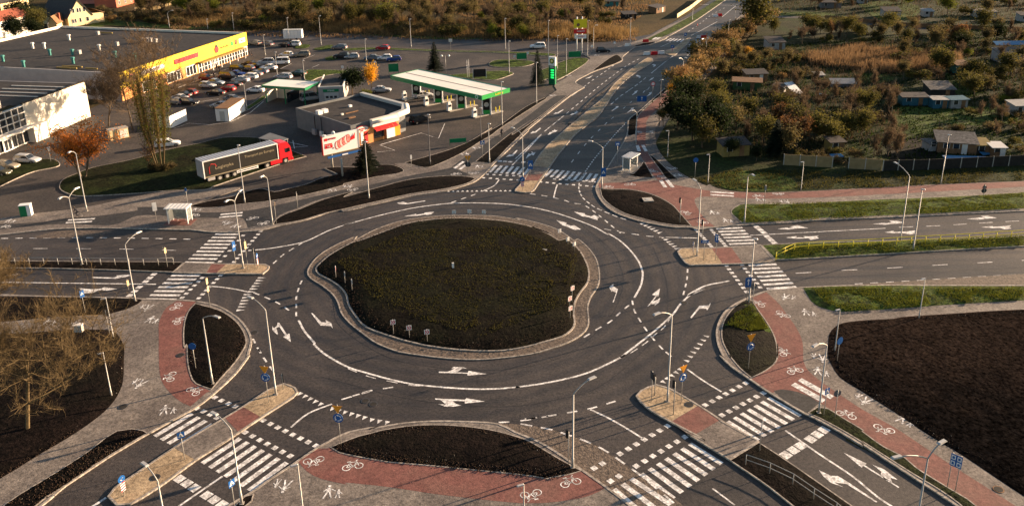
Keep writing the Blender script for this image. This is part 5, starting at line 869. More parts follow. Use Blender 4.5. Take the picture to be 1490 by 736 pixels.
# ---- price tower and pylon
p0=G(798.5,122.5);p1=G(808.8,124); F=Frame(p0,math.atan2(p1.y-p0.y,p1.x-p0.x)); e=empty('price_tower',(0,0,0),0,'green fuel price tower with a white head bearing a green sunburst emblem','price sign'); Hh=6.4
fb('tower_body',e,F,[(0,1.75,-.5,0,0,4.5,'green_fascia')]); fb('tower_head',e,F,[(-.04,1.79,-.52,.02,4.5,Hh+.2,'white')])
em=part('emblem',e,lambda b:(b.disc(F.p(.88,.04,5.6),.62,.03,'green_fascia',F.n,24),b.disc(F.p(.88,.06,5.6),.47,.03,'leaf_lime',F.n,18),b.disc(F.p(.88,.08,5.6),.36,.03,'yellow',F.n,12),b.disc(F.p(.88,.10,5.6),.2,.03,'white',F.n,12))); ftext(F,'bp',.3,'green_fascia',1.5,.03,6.35,em)
part('logo_plate',e,lambda b:b.add([F.p(.85+.6*math.cos(t*.524),.02,4.15+.25*math.sin(t*.524)) for t in range(12)],[tuple(range(12))],'sill'))
for i,t in enumerate(('5.09','4.99','5.29','2.45')): text('price_digits',t,.5,'led_green',F.p(1.0,.02,3.4-i*.58),R(90),F.a,e,.02,1.0)
g_=G(839,80);g2=G(846,83); g2=g_+Vector((1.45,.1,0)); F=Frame(g_,R(5)); e=empty('shop_pylon',(0,0,0),0,'tall twin post sign pylon with yellow, dark red and white boards','sign pylon'); Hp=HT((839,80),25)
for x in (0,(g2-g_).length): part('post',e,lambda b:b.tube([F.p(x,0,0),F.p(x,0,Hp)],.17,'white',8),True)
bd=fb('sign_board',e,F,[(-.9,2.7,.2,.35,Hp-2.9,Hp-.6,'yellow')]); part('emblem',bd,lambda b:b.disc(F.p(.3,.4,Hp-2.1),.45,.05,'wood_brown',F.n,12)); bd=fb('sign_board',e,F,[(-.9,2.6,.2,.35,Hp-4.5,Hp-3.3,'wall_pink' if 0 else 'awning')]); ftext(F,'ROSSMANN' if 0 else 'MARKET',.6,'white',1.1,.37,Hp-3.9,bd); bd=fb('sign_board',e,F,[(-.3,2.6,.2,.35,Hp-5.9,Hp-4.8,'white')]); ftext(F,'EXPERT',.55,'red',1.2,.37,Hp-5.35,bd)
fb('sign_board',e,Frame(g_,F.a-1.2),[(-.9,.2,.1,.2,Hp-6,Hp-3.3,'offwhite')])
for (x,y),w_,h_,m,l in (((836,86),3.2,1.5,'green_fascia','dark green banner at the foot of the shop pylon'),((759,89),2.6,1.6,'green_fascia','green board in the oval grass island'),((573,107.5),2.4,2.0,'green_fascia','green board at the left end of the fuel canopy'),((666.5,211),3.0,.75,'green_fascia','low green board on two legs in the strip before the forecourt'),((698,115),3.2,1.9,'dark_panel','framed dark board on the grass behind the fuel canopy')):
    g_=G(x,y,.1); e=empty('notice_board',(g_.x,g_.y,.1),R(10),l,'board'); part('board',e,lambda b:b.box((0,0,.5+h_/2),(w_,.08,h_),m)); 
    for sx in (-w_/2,w_/2): part('post',e,lambda b:b.box((sx,0,(h_+.6)/2),(.09,.09,h_+.6),'green_fascia' if m!='dark_panel' else 'white'))
# white advertising trailer beyond the car park
g_=G(413,59.5); g2=G(434,59); F=Frame(g_,math.atan2(g2.y-g_.y,g2.x-g_.x)); e=empty('box_trailer',(0,0,0),0,'white box trailer parked on the grass beyond the car park','trailer'); fb('trailer_body',e,F,[(0,5.6,-2.2,0,.6,3.1,'white')]); fb('roof',e,F,[(-.05,5.65,-2.25,.05,3.1,3.2,'sill')]); fb('panel_seam',e,F,[(i*1.1,i*1.1+.05,0,.03,.7,3.0,'sill') for i in range(1,5)])
for x in (1.6,3.9): part('wheel',e,lambda b:b.disc(F.p(x,.02,.35),.35,.2,'rubber',F.n,12))
g_=G(346,195) if 0 else G(398,205); e=empty('flat_canopy',(0,0,0),0,'flat grey blue roof panel on posts behind the lorry cab','canopy'); part('roof_panel',e,lambda b:b.prism([G(376,202,2.6),G(393,194,2.6),G(419.5,202.5,2.6),G(407,208,2.6)],2.6,2.72,'wall_slate',bottom=True))
for x,y in ((378,202),(393,195),(418,202.5),(407,207.5)): q=G(x,y,2.6); part('post',e,lambda b:b.tube([(q.x,q.y,0),(q.x,q.y,2.6)],.05,'galv',5))
# ---- houses
def house(q,ang,L_,D_,hw,hr,mw,mr,label,name='house',win=3,gable_win=True,hip=0,chim=True,storeys=2,cat='house'):
    F=Frame(q,ang); e=empty(name,(0,0,0),0,label,cat)
    b=MB(); b.prism([F.p(0,0,0),F.p(L_,0,0),F.p(L_,-D_,0),F.p(0,-D_,0)],0,hw,mw)
    for x in (0,L_): b.add([F.p(x,0,hw),F.p(x,-D_,hw),F.p(x,-D_/2,hr)],[(0,1,2)],mw)
    b.build('wall',e)
    r=MB(); o=.35; t=.18
    for s in (0,1):
        y0=o if not s else -D_-o; k=(hr-hw)/(D_/2); ze=hw-o*k
        a=[F.p(-o,y0,ze),F.p(L_+o,y0,ze),F.p(L_+o,-D_/2,hr),F.p(-o,-D_/2,hr)]; r.add(a+[v+Vector((0,0,t)) for v in a],[(0,1,2,3),(4,5,6,7),(0,1,5,4),(1,2,6,5),(2,3,7,6),(3,0,4,7)],mr)
    rf=r.build('roof',e)
    if chim: fb('chimney',rf,F,[(L_*.3,L_*.3+.6,-D_*.4-.6,-D_*.4,hr-1,hr+.9,'tile_red')])
    def windows(Fw,n,W_,zs):
        for z in zs:
            for i in range(n):
                x=W_*(i+.5)/n; w_=fb('window',e,Fw,[(x-.5,x+.5,0,.04,z,z+1.3,'glass')]); fb('frame',w_,Fw,[(x-.58,x-.5,0,.08,z-.05,z+1.35,'white'),(x+.5,x+.58,0,.08,z-.05,z+1.35,'white'),(x-.03,x+.03,0,.07,z,z+1.3,'white'),(x-.5,x+.5,0,.08,z+1.3,z+1.38,'white'),(x-.58,x+.58,0,.1,z-.1,z-.02,'sill')])
    zs=[1.0+2.7*i for i in range(storeys)]
    windows(F,win,L_,[z for z in zs if z+1.4<hw]); windows(Frame(F.p(L_,0,0),F.a+math.pi/2),2,D_,zs if gable_win else zs[:1])
    return e,F
a=G(100,42);b_=G(138,35); F_=math.atan2(b_.y-a.y,b_.x-a.x)
# gable wall with windows faces the camera side (right); ridge runs away to the left
e,F=house(a,F_-math.pi/2+math.pi,14,(b_-a).length,5.0,10.8,'wall_cream','tile_dark','cream gabled house with dark roof behind the supermarket',win=4) if 0 else (None,None)
def gable_house(a,b_,depth,hw,hr,mw,mr,label,wins,cat='house',name='house'):
    """gable wall from a to b_ faces the viewer, ridge runs back by depth"""
    F=Frame(a,math.atan2(b_.y-a.y,b_.x-a.x)); Wd=(b_-a).length; e=empty(name,(0,0,0),0,label,cat); m=MB()
    m.prism([F.p(0,0,0),F.p(Wd,0,0),F.p(Wd,-depth,0),F.p(0,-depth,0)],0,hw,mw)
    for y in (0,-depth): m.add([F.p(0,y,hw),F.p(Wd,y,hw),F.p(Wd/2,y,hr)],[(0,1,2)],mw)
    m.build('wall',e); r=MB(); o=.4;t=.2
    for s in (0,1):
        x0=-o if not s else Wd+o; k=(hr-hw)/(Wd/2); ze=hw-o*k; A=[F.p(x0,o,ze),F.p(x0,-depth-o,ze),F.p(Wd/2,-depth-o,hr),F.p(Wd/2,o,hr)]
        r.add(A+[v+Vector((0,0,t)) for v in A],[(0,1,2,3),(4,5,6,7),(0,1,5,4),(1,2,6,5),(2,3,7,6),(3,0,4,7)],mr)
    rf=r.build('roof',e); fb('chimney',rf,F,[(Wd*.7,Wd*.7+.8,-depth*.5,-depth*.5+.8,hr-2.5,hr+.6,'tile_red')])
    for x,z,w_,h_ in wins: wn=fb('window',e,F,[(x*Wd-w_/2,x*Wd+w_/2,0,.05,z,z+h_,'glass')]); fb('frame',wn,F,[(x*Wd-w_/2-.08,x*Wd-w_/2,0,.08,z-.05,z+h_+.05,'white'),(x*Wd+w_/2,x*Wd+w_/2+.08,0,.08,z-.05,z+h_+.05,'white'),(x*Wd-w_/2,x*Wd+w_/2,0,.08,z-.1,z-.02,'sill')])
    return e,F
e,F=gable_house(G(101,40),G(135.5,34.5),16,3.3,8.8,'wall_cream','tile_dark','cream gabled house with dark steep roof and ten small windows behind the store',[(.2,1.2,.9,1.2),(.28,1.2,.9,1.2),(.5,1.2,.7,1.3),(.8,1.2,1,1.3),(.27,4.6,.8,1.3),(.45,4.6,.7,1.3),(.55,4.6,.7,1.3),(.72,4.6,.8,1.3)])
fb('side_extension',e,F,[(F and (G(135.5,34.5)-G(101,40)).length,(G(135.5,34.5)-G(101,40)).length+4.5,-9,-.2,0,3.4,'wall_cream')]); 
part('lean_to_roof',e,lambda b:b.add([F.p((G(135.5,34.5)-G(101,40)).length,.2,5.4),F.p((G(135.5,34.5)-G(101,40)).length+4.8,.2,3.4),F.p((G(135.5,34.5)-G(101,40)).length+4.8,-9.2,3.4),F.p((G(135.5,34.5)-G(101,40)).length,-9.2,5.4),F.p((G(135.5,34.5)-G(101,40)).length+4.8,.2,3.2),F.p((G(135.5,34.5)-G(101,40)).length+4.8,-9.2,3.2)],[(0,1,2,3),(1,4,5,2),(0,1,4),(3,2,5)],'wood_brown'))
gable_house(G(72,45),G(84,44.5),9,2.6,4.6,'wall_cream','wood_brown','small pale garage with brown roof in front of the cream gabled house',[],'garage','garage')
e,_=house(G(-25,66),math.atan2((G(24,54)-G(0,60)).y,(G(24,54)-G(0,60)).x),22,9,6.0,8,'wall_white','tile_red','white house with red roof at the left edge above the store',win=6)
house(G(5,30),math.atan2((G(24,54)-G(0,60)).y,(G(24,54)-G(0,60)).x),14,10,6,8,'wall_cream','tile_dark','beige block house with dark roof at the top left corner',win=4)
house(G(170,11.5),math.atan2((G(190,6)-G(170,11.5)).y,(G(190,6)-G(170,11.5)).x),13,9,4.5,7,'wall_red','tile_red','orange lit house with white windows at the top left',win=3)
house(G(146,6),math.atan2((G(190,6)-G(170,11.5)).y,(G(190,6)-G(170,11.5)).x),12,9,5.2,7.6,'wall_pink','tile_dark','pink rendered house in shade at the top left',win=3)
house(G(-40,12),R(60),16,9,6,9,'wall_cream','tile_red','cream house with red roof in the far top left corner')
house(G(95,-4),R(65),14,9,5,8,'wall_white','tile_dark','pale house behind the cream gabled house')
# garden huts: pixel of the two front base corners, wall height, roof rise, wall and roof colour
def hut(p0,p1,depth,h,rise,mw,mr,label,cat='garden shed',win=1,door=True,name='garden_shed',slope=1):
    a=G(*p0,.05);b_=G(*p1,.05); F=Frame(a,math.atan2(b_.y-a.y,b_.x-a.x)); L_=(b_-a).length; e=empty(name,(0,0,0),0,label,cat)
    h*=.8; depth*=.85; rise*=.8; m=MB(); hb=h+rise; m.add([F.p(0,0,0),F.p(L_,0,0),F.p(L_,-depth,0),F.p(0,-depth,0),F.p(0,0,h),F.p(L_,0,h),F.p(L_,-depth,hb),F.p(0,-depth,hb)],[(0,1,5,4),(1,2,6,5),(2,3,7,6),(3,0,4,7),(4,5,6,7)],mw); m.build('wall',e)
    r=MB(); o=.3; k=rise/depth; A=[F.p(-o,o,h-k*o+.02),F.p(L_+o,o,h-k*o+.02),F.p(L_+o,-depth-o,hb+k*o+.02),F.p(-o,-depth-o,hb+k*o+.02)]; r.add(A+[v+Vector((0,0,.1)) for v in A],[(0,1,2,3),(4,5,6,7),(0,1,5,4),(1,2,6,5),(2,3,7,6),(3,0,4,7)],mr); r.build('roof',e)
    if door: fb('door',e,F,[(L_*.62,L_*.62+.85,0,.05,.05,min(2.0,h-.15),'wood_brown' if mw!='wood_brown' else 'offwhite')])
    for i in range(win): x=L_*(.15+.25*i); w_=fb('window',e,F,[(x,x+.9,0,.04,1.0,1.8,'glass')]); fb('frame',w_,F,[(x-.06,x,0,.07,.95,1.85,'offwhite'),(x+.9,x+.96,0,.07,.95,1.85,'offwhite')])
    return e,F
hut((1052,229),(1090,226.5),3.5,2.6,.5,'wood_yellow','tile_dark','yellow ochre shed with dark roof behind the dark verge'); hut((1118.5,73),(1142,72.5),5.5,2.6,.9,'hut_white','tile_dark','white garden cottage with dark roof beside the golden hedge',win=1)
hut((1066,131),(1107,133),3.6,2.5,.3,'wood_green','wood_brown','green garden shed with brown roof'); hut((1086,121),(1116,120),3.6,2.6,.5,'wood_brown','tile_dark','brown shed with dark roof behind the green shed')
hut((1124,136),(1140,138),3,2.2,.2,'wall_grey','roof_felt','grey shed beside the tilted white panel'); hut((1211,127.5),(1248,127.5),2.2,1.2,.7,'wall_slate','hut_white','long low cold frame with white roof',cat='greenhouse',win=0,door=False,name='cold_frame')
hut((1187,113.5),(1199,113.5),3,.8,.2,'wall_slate','hut_white','low white topped frame above the long cold frame',cat='greenhouse',win=0,door=False,name='cold_frame'); hut((1391,108),(1409,107.5),3.4,2.7,.6,'teal','wood_brown','turquoise hut with a brown roof'); hut((1455,92),(1500,91),5,2.6,1.2,'wall_grey','roof_old','grey garden house with a blue covered ridge at the right edge',win=3)
hut((1312.5,154),(1350,154),3.2,2.3,.3,'blue_paint','tile_dark','blue shed with dark roof left of the two pale blue ones'); hut((1353,144),(1388,144),5,2.6,.9,'dark_panel','roof_old','dark roofed shed behind the blue and white huts',win=0); hut((1357,158.5),(1379,158.5),2.6,2.4,.2,'blue_paint','hut_white','blue and white hut beside the lawn, left one'); hut((1383,159),(1407,158),2.6,2.4,.2,'hut_white','blue_paint','white hut with blue roof beside the lawn, right one')
hut((1476,169),(1500,168),3.5,2.6,.4,'hut_white','hut_white','white hut at the right edge'); hut((1195,12.5),(1224,12.5),5,2.6,.8,'wall_slate','tile_dark','grey cottage in the top gardens with white gable'); hut((1286,26),(1310,26),5,2.7,.9,'hut_white','tile_dark','white walled hut in the middle of the top gardens'); hut((1420,26),(1450,26),5,2.4,.4,'hut_white','roof_old','white low hut in the top right gardens'); hut((1344,25),(1358,25),4,2.3,.5,'hut_white','hut_white','small white roofed hut in the top gardens'); hut((1250,6),(1262,6),4,2.6,.6,'hut_white','tile_dark','pale hut at the top edge of the gardens'); hut((1484,32),(1505,32),4,2.6,.6,'hut_white','tile_dark','pale hut at the top right edge')
hut((1363,222),(1420,226),5.0,2.5,.9,'wood_brown','roof_old','long brown garden house with a grey roof behind the dark fence',win=2); hut((1352,221),(1364,220),2.5,1.8,.2,'hut_white','roof_old','small pale lean to left of the long brown garden house',win=1,door=False); hut((1443,229),(1461,229),2.6,2.2,.3,'wood_brown','offwhite','brown shed with a bright slanted roof at the junk yard'); hut((1420,226),(1440,226),3,2.3,.5,'dark_panel','wood_yellow','dark open lean to with a sun lit roof'); hut((1208,222),(1228,221),3,2.3,.3,'wood_yellow','tile_dark','yellow framed hut with a blue tarp in front',win=1)
hut((908,29),(926,28),4,2.2,.6,'dark_panel','tile_dark','brown shed beside the far footpath'); hut((955,20),(968,17),4,2.4,.6,'wood_brown','tile_dark','low brown garage by the far cream wall'); hut((880,10),(900,10),4,2.4,.6,'teal','tile_dark','teal hut in the far scrub')
for (x,y),s,rz,ti,m,l in (((1154,136),(2.6,3.4),.5,35,'white','tilted white panel leaning beside the grey shed'),((1217,229),(2.2,1.2),.1,10,'blue_tarp','blue tarp before the yellow framed hut'),((1196,139),(1.6,1.2),.3,5,'blue_tarp','small blue sheet in the dark garden'),((1405,233),(7,2.2),-.15,4,'blue_tarp','pale blue sheet on the ground in front of the brown garden house'),((1432,224),(2.4,2.2),.2,20,'blue_tarp','blue tarp in the junk yard'),((1472,66),(9,2),.0,20,'blue_tarp','blue cover along the ridge of the grey garden house')):
    g_=G(x,y,.15 if 'ridge' not in l else 3.3); e=empty('sheet_panel',(g_.x,g_.y,.15 if 'ridge' not in l else 3.3),rz,l,'sheet'); b=MB(); n=6
    for i in range(n):
        for j in range(n):
            pass
    V=[((i/n-.5)*s[0],(j/n-.5)*s[1],.25+((j/n-.5)*s[1])*math.sin(R(ti))+s[1]/2*math.sin(R(ti))+.05*mnoise.noise((i,j,x))) for j in range(n+1) for i in range(n+1)]
    b.add(V+[(v[0],v[1],v[2]-.06) for v in V],[(j*(n+1)+i,j*(n+1)+i+1,(j+1)*(n+1)+i+1,(j+1)*(n+1)+i) for i in range(n) for j in range(n)]+[((n+1)**2+j*(n+1)+i,(n+1)**2+(j+1)*(n+1)+i,(n+1)**2+(j+1)*(n+1)+i+1,(n+1)**2+j*(n+1)+i+1) for i in range(n) for j in range(n)],m); b.build('cover',e,fix=False)
    part('prop',e,lambda b:[b.box((dx*s[0]*.4,dy*s[1]*.4,.1),(.1,.1,.3),'wood_brown') for dx in (-1,1) for dy in (-1,1)])
# ---- fences
def panelfence(pts,h,m,label,name='fence',post='concrete',step=2.5,cat='fence',z=.05,t=.07,gap=()):
    P=[Vector((p.x,p.y)) for p in pts]; e=empty(name,(P[0].x,P[0].y,z),0,label,cat); o=P[0]; k=0
    for i in range(len(P)-1):
        a,b_=P[i],P[i+1]; L_=(b_-a).length; n=max(1,round(L_/step)); an=math.atan2((b_-a).y,(b_-a).x)
        for j in range(n):
            c=a.lerp(b_,(j+.5)/n)-o
            if k not in gap: bb_=MB(); bb_.box((c.x,c.y,h/2),(L_/n-.16,t,h),m,an); bb_.box((c.x,c.y,h*.5),(L_/n-.18,t+.03,h*.04),m,an); bb_.build('panel',e)
            q=a.lerp(b_,j/n)-o; pb=MB(); pb.box((q.x,q.y,h/2+.03),(.13,.13,h+.06),post,an); pb.build('post',e); k+=1
    return e
panelfence([G(1140,240.5),G(1282.5,248.5)],1.9,'conc_panel','sunlit ochre concrete panel fence in front of the gardens',step=2.6,gap=(3,7)); panelfence([G(1284,249),G(1350,247.5),G(1490,241),G(1700,232)],1.8,'dark_panel','dark panel fence below the brown garden house',step=3)
panelfence([G(985,26.5),G(1003,15),G(1022,0)],1.3,'wall_cream','long low cream wall beside the far footpath',name='boundary_wall',step=6,t=.25,cat='wall'); panelfence([G(197,18),G(230,14),G(262,3)],1.7,'conc_panel','ochre fence behind the top left bushes',step=3)
panelfence([G(1175,170),G(1172,150)],1.6,'wood_yellow','short yellow lattice fence between two gardens') if 0 else None
panelfence([G(1296,176),G(1303,120)],1.3,'wood_green','dark green mesh fence beside the small lawn',t=.04,post='steel_dark'); panelfence([G(1200,28),G(1330,40),G(1490,46)],1.2,'wood_brown','brown picket fence along the garden lane',t=.04,post='wood_brown',step=4)
# ================================================================ vehicles and people
def car_parts(kind):
    """returns meshes (body, cabin, roof, wheel ...) in local space, x forward, z up"""
    L,Wd,H,belt={'hatch':(4.0,1.72,1.48,.92),'sedan':(4.5,1.78,1.44,.92),'estate':(4.6,1.78,1.48,.92),'suv':(4.5,1.85,1.68,1.02),'van':(4.9,1.9,1.92,1.1)}[kind]
    h=Wd/2; x0=-L/2; x1=L/2
    hood={'van':.95}.get(kind,.86 if kind!='suv' else 1.0)
    tr={'sedan':.95,'hatch':.92}.get(kind,.96)
    st=[(x0,.86,.36,.70),(x0+.08,.93,.26,tr-.06),(x0+.45,.98,.22,tr),(x0+1.0,1,.2,belt),(0,1,.2,belt),(x1-1.35,1,.2,belt-.02),(x1-.9,.99,.2,hood),(x1-.35,.95,.22,hood-.08),(x1-.07,.88,.27,hood-.22),(x1,.80,.36,.60)]
    vs=[];n=7
    for x,w_,zb,zt in st:
        w_*=h; zm=(zb+zt)/2
        half=[(w_*.84,zb),(w_*.98,zb+.12),(w_,zm),(w_*.96,zt-.08),(w_*.86,zt)]
        vs+=[(x,-y,z) for y,z in half]+[(x,y,z) for y,z in half[::-1]]
    k=10; fs=[(i*k+j,i*k+(j+1)%k,(i+1)*k+(j+1)%k,(i+1)*k+j) for i in range(len(st)-1) for j in range(k)]+[tuple(range(k)),tuple(range((len(st)-1)*k,len(st)*k))[::-1]]
    b=MB(); b.add(vs,fs,'car_silver')
    rear={'hatch':.15,'sedan':.75,'estate':.12,'suv':.15,'van':.1}[kind]; fr={'van':1.0}.get(kind,1.25)
    rr={'hatch':.55,'sedan':1.35,'estate':.5,'suv':.5,'van':.35}[kind]; ff={'van':1.75}.get(kind,2.05)
    bw=h*.90; rw=h*.70; zr=H-.05
    cb=[(x0+rear,bw*.95,belt-.05),(x1-fr,bw*.93,belt-.08),(x0+rr,rw,zr),(x1-ff,rw,zr)]
    c=MB(); c.add([(cb[0][0],-cb[0][1],cb[0][2]),(cb[1][0],-cb[1][1],cb[1][2]),(cb[1][0],cb[1][1],cb[1][2]),(cb[0][0],cb[0][1],cb[0][2]),(cb[2][0],-rw,zr),(cb[3][0],-rw,zr),(cb[3][0],rw,zr),(cb[2][0],rw,zr)],[(3,2,1,0),(4,5,6,7),(0,1,5,4),(1,2,6,5),(2,3,7,6),(3,0,4,7)],'glass')
    r=MB(); xa,xb=cb[2][0]-.05,cb[3][0]+.05; r.add([(xa,-rw-.03,zr-.02),(xb,-rw-.03,zr-.02),(xb,rw+.03,zr-.02),(xa,rw+.03,zr-.02),(xa+.1,-rw*.85,H),(xb-.15,-rw*.85,H),(xb-.15,rw*.85,H),(xa+.1,rw*.85,H)],[(3,2,1,0),(4,5,6,7),(0,1,5,4),(1,2,6,5),(2,3,7,6),(3,0,4,7)],'car_silver')
    for s in (-1,1):
        for (xa_,za,xb_,zb_) in ((cb[1][0],belt-.08,cb[3][0],zr),(cb[0][0],belt-.05,cb[2][0],zr),((cb[0][0]+cb[1][0])/2-.1,belt-.05,(cb[2][0]+cb[3][0])/2-.1,zr)): r.tube([(xa_,s*bw*.94,za),(xb_,s*(rw+.01),zb_)],.045,'car_silver',4)
    out={'body':b.mesh('car_body',False),'windows':c.mesh('car_windows'),'roof':r.mesh('car_roof')}
    for me in out.values():
        bm=bmesh.new(); bm.from_mesh(me); bmesh.ops.recalc_face_normals(bm,faces=bm.faces)
        if me is out['body']: bmesh.ops.bevel(bm,geom=[e for e in bm.edges if e.calc_face_angle(0)>.5],offset=.03,segments=1,affect='EDGES')
        bm.to_mesh(me); bm.free()
    t=MB(); t.disc((0,0,0),.32,.2,'rubber',(0,-1,0),16); out['tyre']=t.mesh('tyre'); t=MB(); t.disc((0,0,0),.2,.22,'chrome',(0,-1,0),10); out['rim']=t.mesh('rim')
    t=MB(); t.box((0,0,0),(.12,.34,.14),'white'); out['head']=t.mesh('headlight'); t=MB(); t.box((0,0,0),(.12,.26,.2),'tail'); out['tail']=t.mesh('tail_light')
    t=MB(); t.box((0,0,0),(.03,.5,.11),'white'); out['plate']=t.mesh('number_plate'); t=MB(); t.box((0,0,0),(.12,.2,.14),'black'); out['mirror']=t.mesh('mirror')
    return out,L,Wd,H,belt,hood
CARK={k:car_parts(k) for k in ('hatch','sedan','estate','suv','van')}
def recolor(o,key):
    for i,s in enumerate(o.material_slots):
        if s.material and s.material.name=='car_silver': s.link='OBJECT'; s.material=MT[key]
def car(px,heading,kind,colr,label,group='cars on the supermarket car park',name='parked_car',z=0):
    M,L,Wd,H,belt,hood=CARK[kind]; g_=G(*px); e=empty(name,(g_.x,g_.y,z),heading,label,'car',group)
    def pt(n,me,loc=None,par=None):
        o=bpy.data.objects.new(n,me); col.objects.link(o); o.parent=par or e
        if loc: o.location=loc
        recolor(o,'car_'+colr); return o
    pt('body',M['body']); pt('windows',M['windows']); pt('roof',M['roof'])
    for sx in (-L/2+.78,L/2-.82):
        for sy in (-1,1): w_=pt('wheel',M['tyre'],(sx,sy*(Wd/2-.08),.32)); r_=pt('rim',M['rim'],(0,0,0),w_)
    for s in (-1,1): pt('headlight',M['head'],(L/2-.09,s*(Wd/2-.32),hood-.28)); pt('tail_light',M['tail'],(-L/2+.05,s*(Wd/2-.24),.72)); pt('mirror',M['mirror'],(L/2-1.5,s*(Wd/2+.06),belt+.02))
    pt('number_plate',M['plate'],(-L/2-.005,0,.55)); pt('number_plate',M['plate'],(L/2+.005,0,.45))
    return e
HD=R(74.6-90)                       # bays are square to the shop front
def fx(w,x,y): a=WIN[w]; return (a[0]+x/a[2],a[1]+y/a[2])
CARS=[('F1',485,318,'hatch','silver',0,'silver hatchback in the front row by the shop, nearest the bare trees'),('F1',562,288,'sedan','bluegrey',0,'light blue grey saloon beside the silver hatchback'),('F1',565,388,'sedan','black',180,'black saloon with its tail light lit by the sun, left of the red car'),('F1',675,350,'hatch','red',180,'bright red hatchback in the middle row'),('F1',727,308,'sedan','black',180,'black saloon behind the bright red hatchback'),
('F1',690,235,'van','black',0,'black people carrier in the front row'),('F1',805,262,'sedan','silver',180,'silver saloon behind the black people carrier'),('F1',770,205,'sedan','blue',0,'dark blue saloon with a pale roof in the front row'),('F1',887,232,'estate','white',180,'off white estate in the middle row'),('F1',785,150,'estate','olive',0,'dark olive estate at the far end of the front row'),
('F1',868,150,'hatch','grey',180,'grey hatchback next to the olive estate'),('F1',937,205,'sedan','grey',180,'dark grey saloon in the middle row'),('F1',958,128,'estate','black',0,'black estate in the back of the front row'),('F1',1003,178,'hatch','bluegrey',180,'blue grey hatchback behind the dark grey saloon'),('F1',1078,142,'sedan','white',180,'white saloon at the end of the middle row'),('F1',1050,92,'suv','silver',200,'silver off roader at the far end of the rows'),('F1',1190,92,'van','white',200,'white van beside the grass divider'),
('F1',955,362,'sedan','white',180,'white saloon alone in the lane before the wash canopy'),('F1',1220,232,'estate','silver',180,'silver estate behind the wash canopy roof'),('F1',165,478,'hatch','grey',180,'dark grey hatchback partly behind the poplars'),('F1',205,442,'sedan','silver',180,'silver saloon with glowing tail lights by the poplars'),('F1',240,408,'sedan','black',180,'black saloon between silver saloon and dark red car'),('F1',303,388,'hatch','wine',180,'dark red car nearest the shop beside the trees'),('F1',300,480,'estate','black',0,'black estate nearest the white container'),
('F1',600,515,'hatch','silver',180,'silver hatchback hidden behind the brown roofed cabin, left'),('F1',735,450,'sedan','grey',0,'dark grey saloon behind the brown roofed cabin'),('F1',880,108,'hatch','black',180,'black hatchback at the very end of the front row'),('F1',480,245,'hatch','wine',0,'small dark red and white car by the shop walkway'),
('F2',135,245,'hatch','grey',160,'dark grey hatchback near the corner of the shop'),('F2',12,238,'estate','beige',160,'beige estate at the corner of the shop'),('F2',300,255,'hatch','black',170,'black hatchback by the white trailer'),('F2',378,250,'suv','white',190,'white off roader by the white trailer'),('F2',310,352,'hatch','white',180,'white hatchback alone in the upper lane'),('F2',463,352,'suv','beige',200,'beige off roader facing the painted bay line'),
('F2',830,278,'estate','grey',180,'long dark grey estate by the grass divider'),('F2',850,368,'suv','black',190,'dark off roader in the open parking area, left of three'),('F2',948,370,'hatch','silver',200,'silver hatchback beside the dark off roader'),('F2',1148,382,'sedan','grey',200,'dark grey car left of the golden tree'),('F2',1268,382,'hatch','white',200,'pale hatchback above the golden tree'),('F2',1250,285,'hatch','red',180,'red hatchback on the grass divider'),('F3',88,62,'hatch','blue',200,'blue hatchback right of the golden tree'),('F2',425,535,'sedan','green',180,'dark green saloon by the wash canopy grass')]
for w_,x,y,k_,c_,a_,l_ in CARS: car(fx(w_,x,y),HD+R(a_),k_,c_,l_)
car((782.5,70.5),R(178),'suv','white','white patrol like off roader on the back road',None); car((877.5,76.5),R(0),'hatch','black','black hatchback leaving the back road by the pylon',None)
car((616,142),R(28),'sedan','silver','silver saloon at the pumps under the fuel canopy',None); car((611,178),R(45),'suv','black','black car in front of the filling station shop',None); car((453,146),R(30),'van','silver','pale van under the wash canopy',None)
car((40.5,236),R(-12),'estate','silver','silver estate parked before the glazed entrance','cars parked at the left edge'); car((12,245),R(-12),'hatch','beige','brown hatchback parked at the left edge','cars parked at the left edge'); car((0,254),R(-12),'hatch','olive','olive car cut by the left edge','cars parked at the left edge'); car((244,213),R(20),'estate','white','white car behind the poplar trunks',None)
car((555,134),R(0),'sedan','silver','silver car behind the dark bush by the shop',None); car((1455,-8),R(10),'sedan','white','white car in the top gardens',None) if 0 else None
# ---- lorry
a=G(299,269); b_=G(413.5,238.5); ang=math.atan2((b_-a).y,(b_-a).x); lo=empty('articulated_lorry',(a.x,a.y,0),ang,'red lorry cab with a long black curtain trailer parked on the supply road','lorry')
def lb(name,boxes,par=lo):
    b=MB()
    for x0,x1,y0,y1,z0,z1,m in boxes: b.box(((x0+x1)/2,(y0+y1)/2,(z0+z1)/2),(x1-x0,y1-y0,z1-z0),m)
    return b.build(name,par)
tr=lb('trailer_box',[(0,13.4,.04,2.5,1.2,3.88,'curtain')]); lb('trailer_roof',[(-.03,13.43,-.02,2.56,3.88,3.98,'trailer_roof')]+[(.3+i*.55,.42+i*.55,0.1,2.44,3.98,4.02,'galv') for i in range(24)],tr); lb('trailer_frame',[(-.04,.1,-.03,2.57,1.0,3.95,'wall_grey'),(13.3,13.44,-.03,2.57,1.1,3.95,'white'),(.1,13.3,-.02,.03,1.1,1.24,'cream_text'),(.1,13.3,-.02,.03,3.8,3.95,'white'),(-.04,.12,-.05,.1,1.0,3.95,'white'),(0,13.4,.1,2.44,.95,1.18,'steel_dark')],tr)
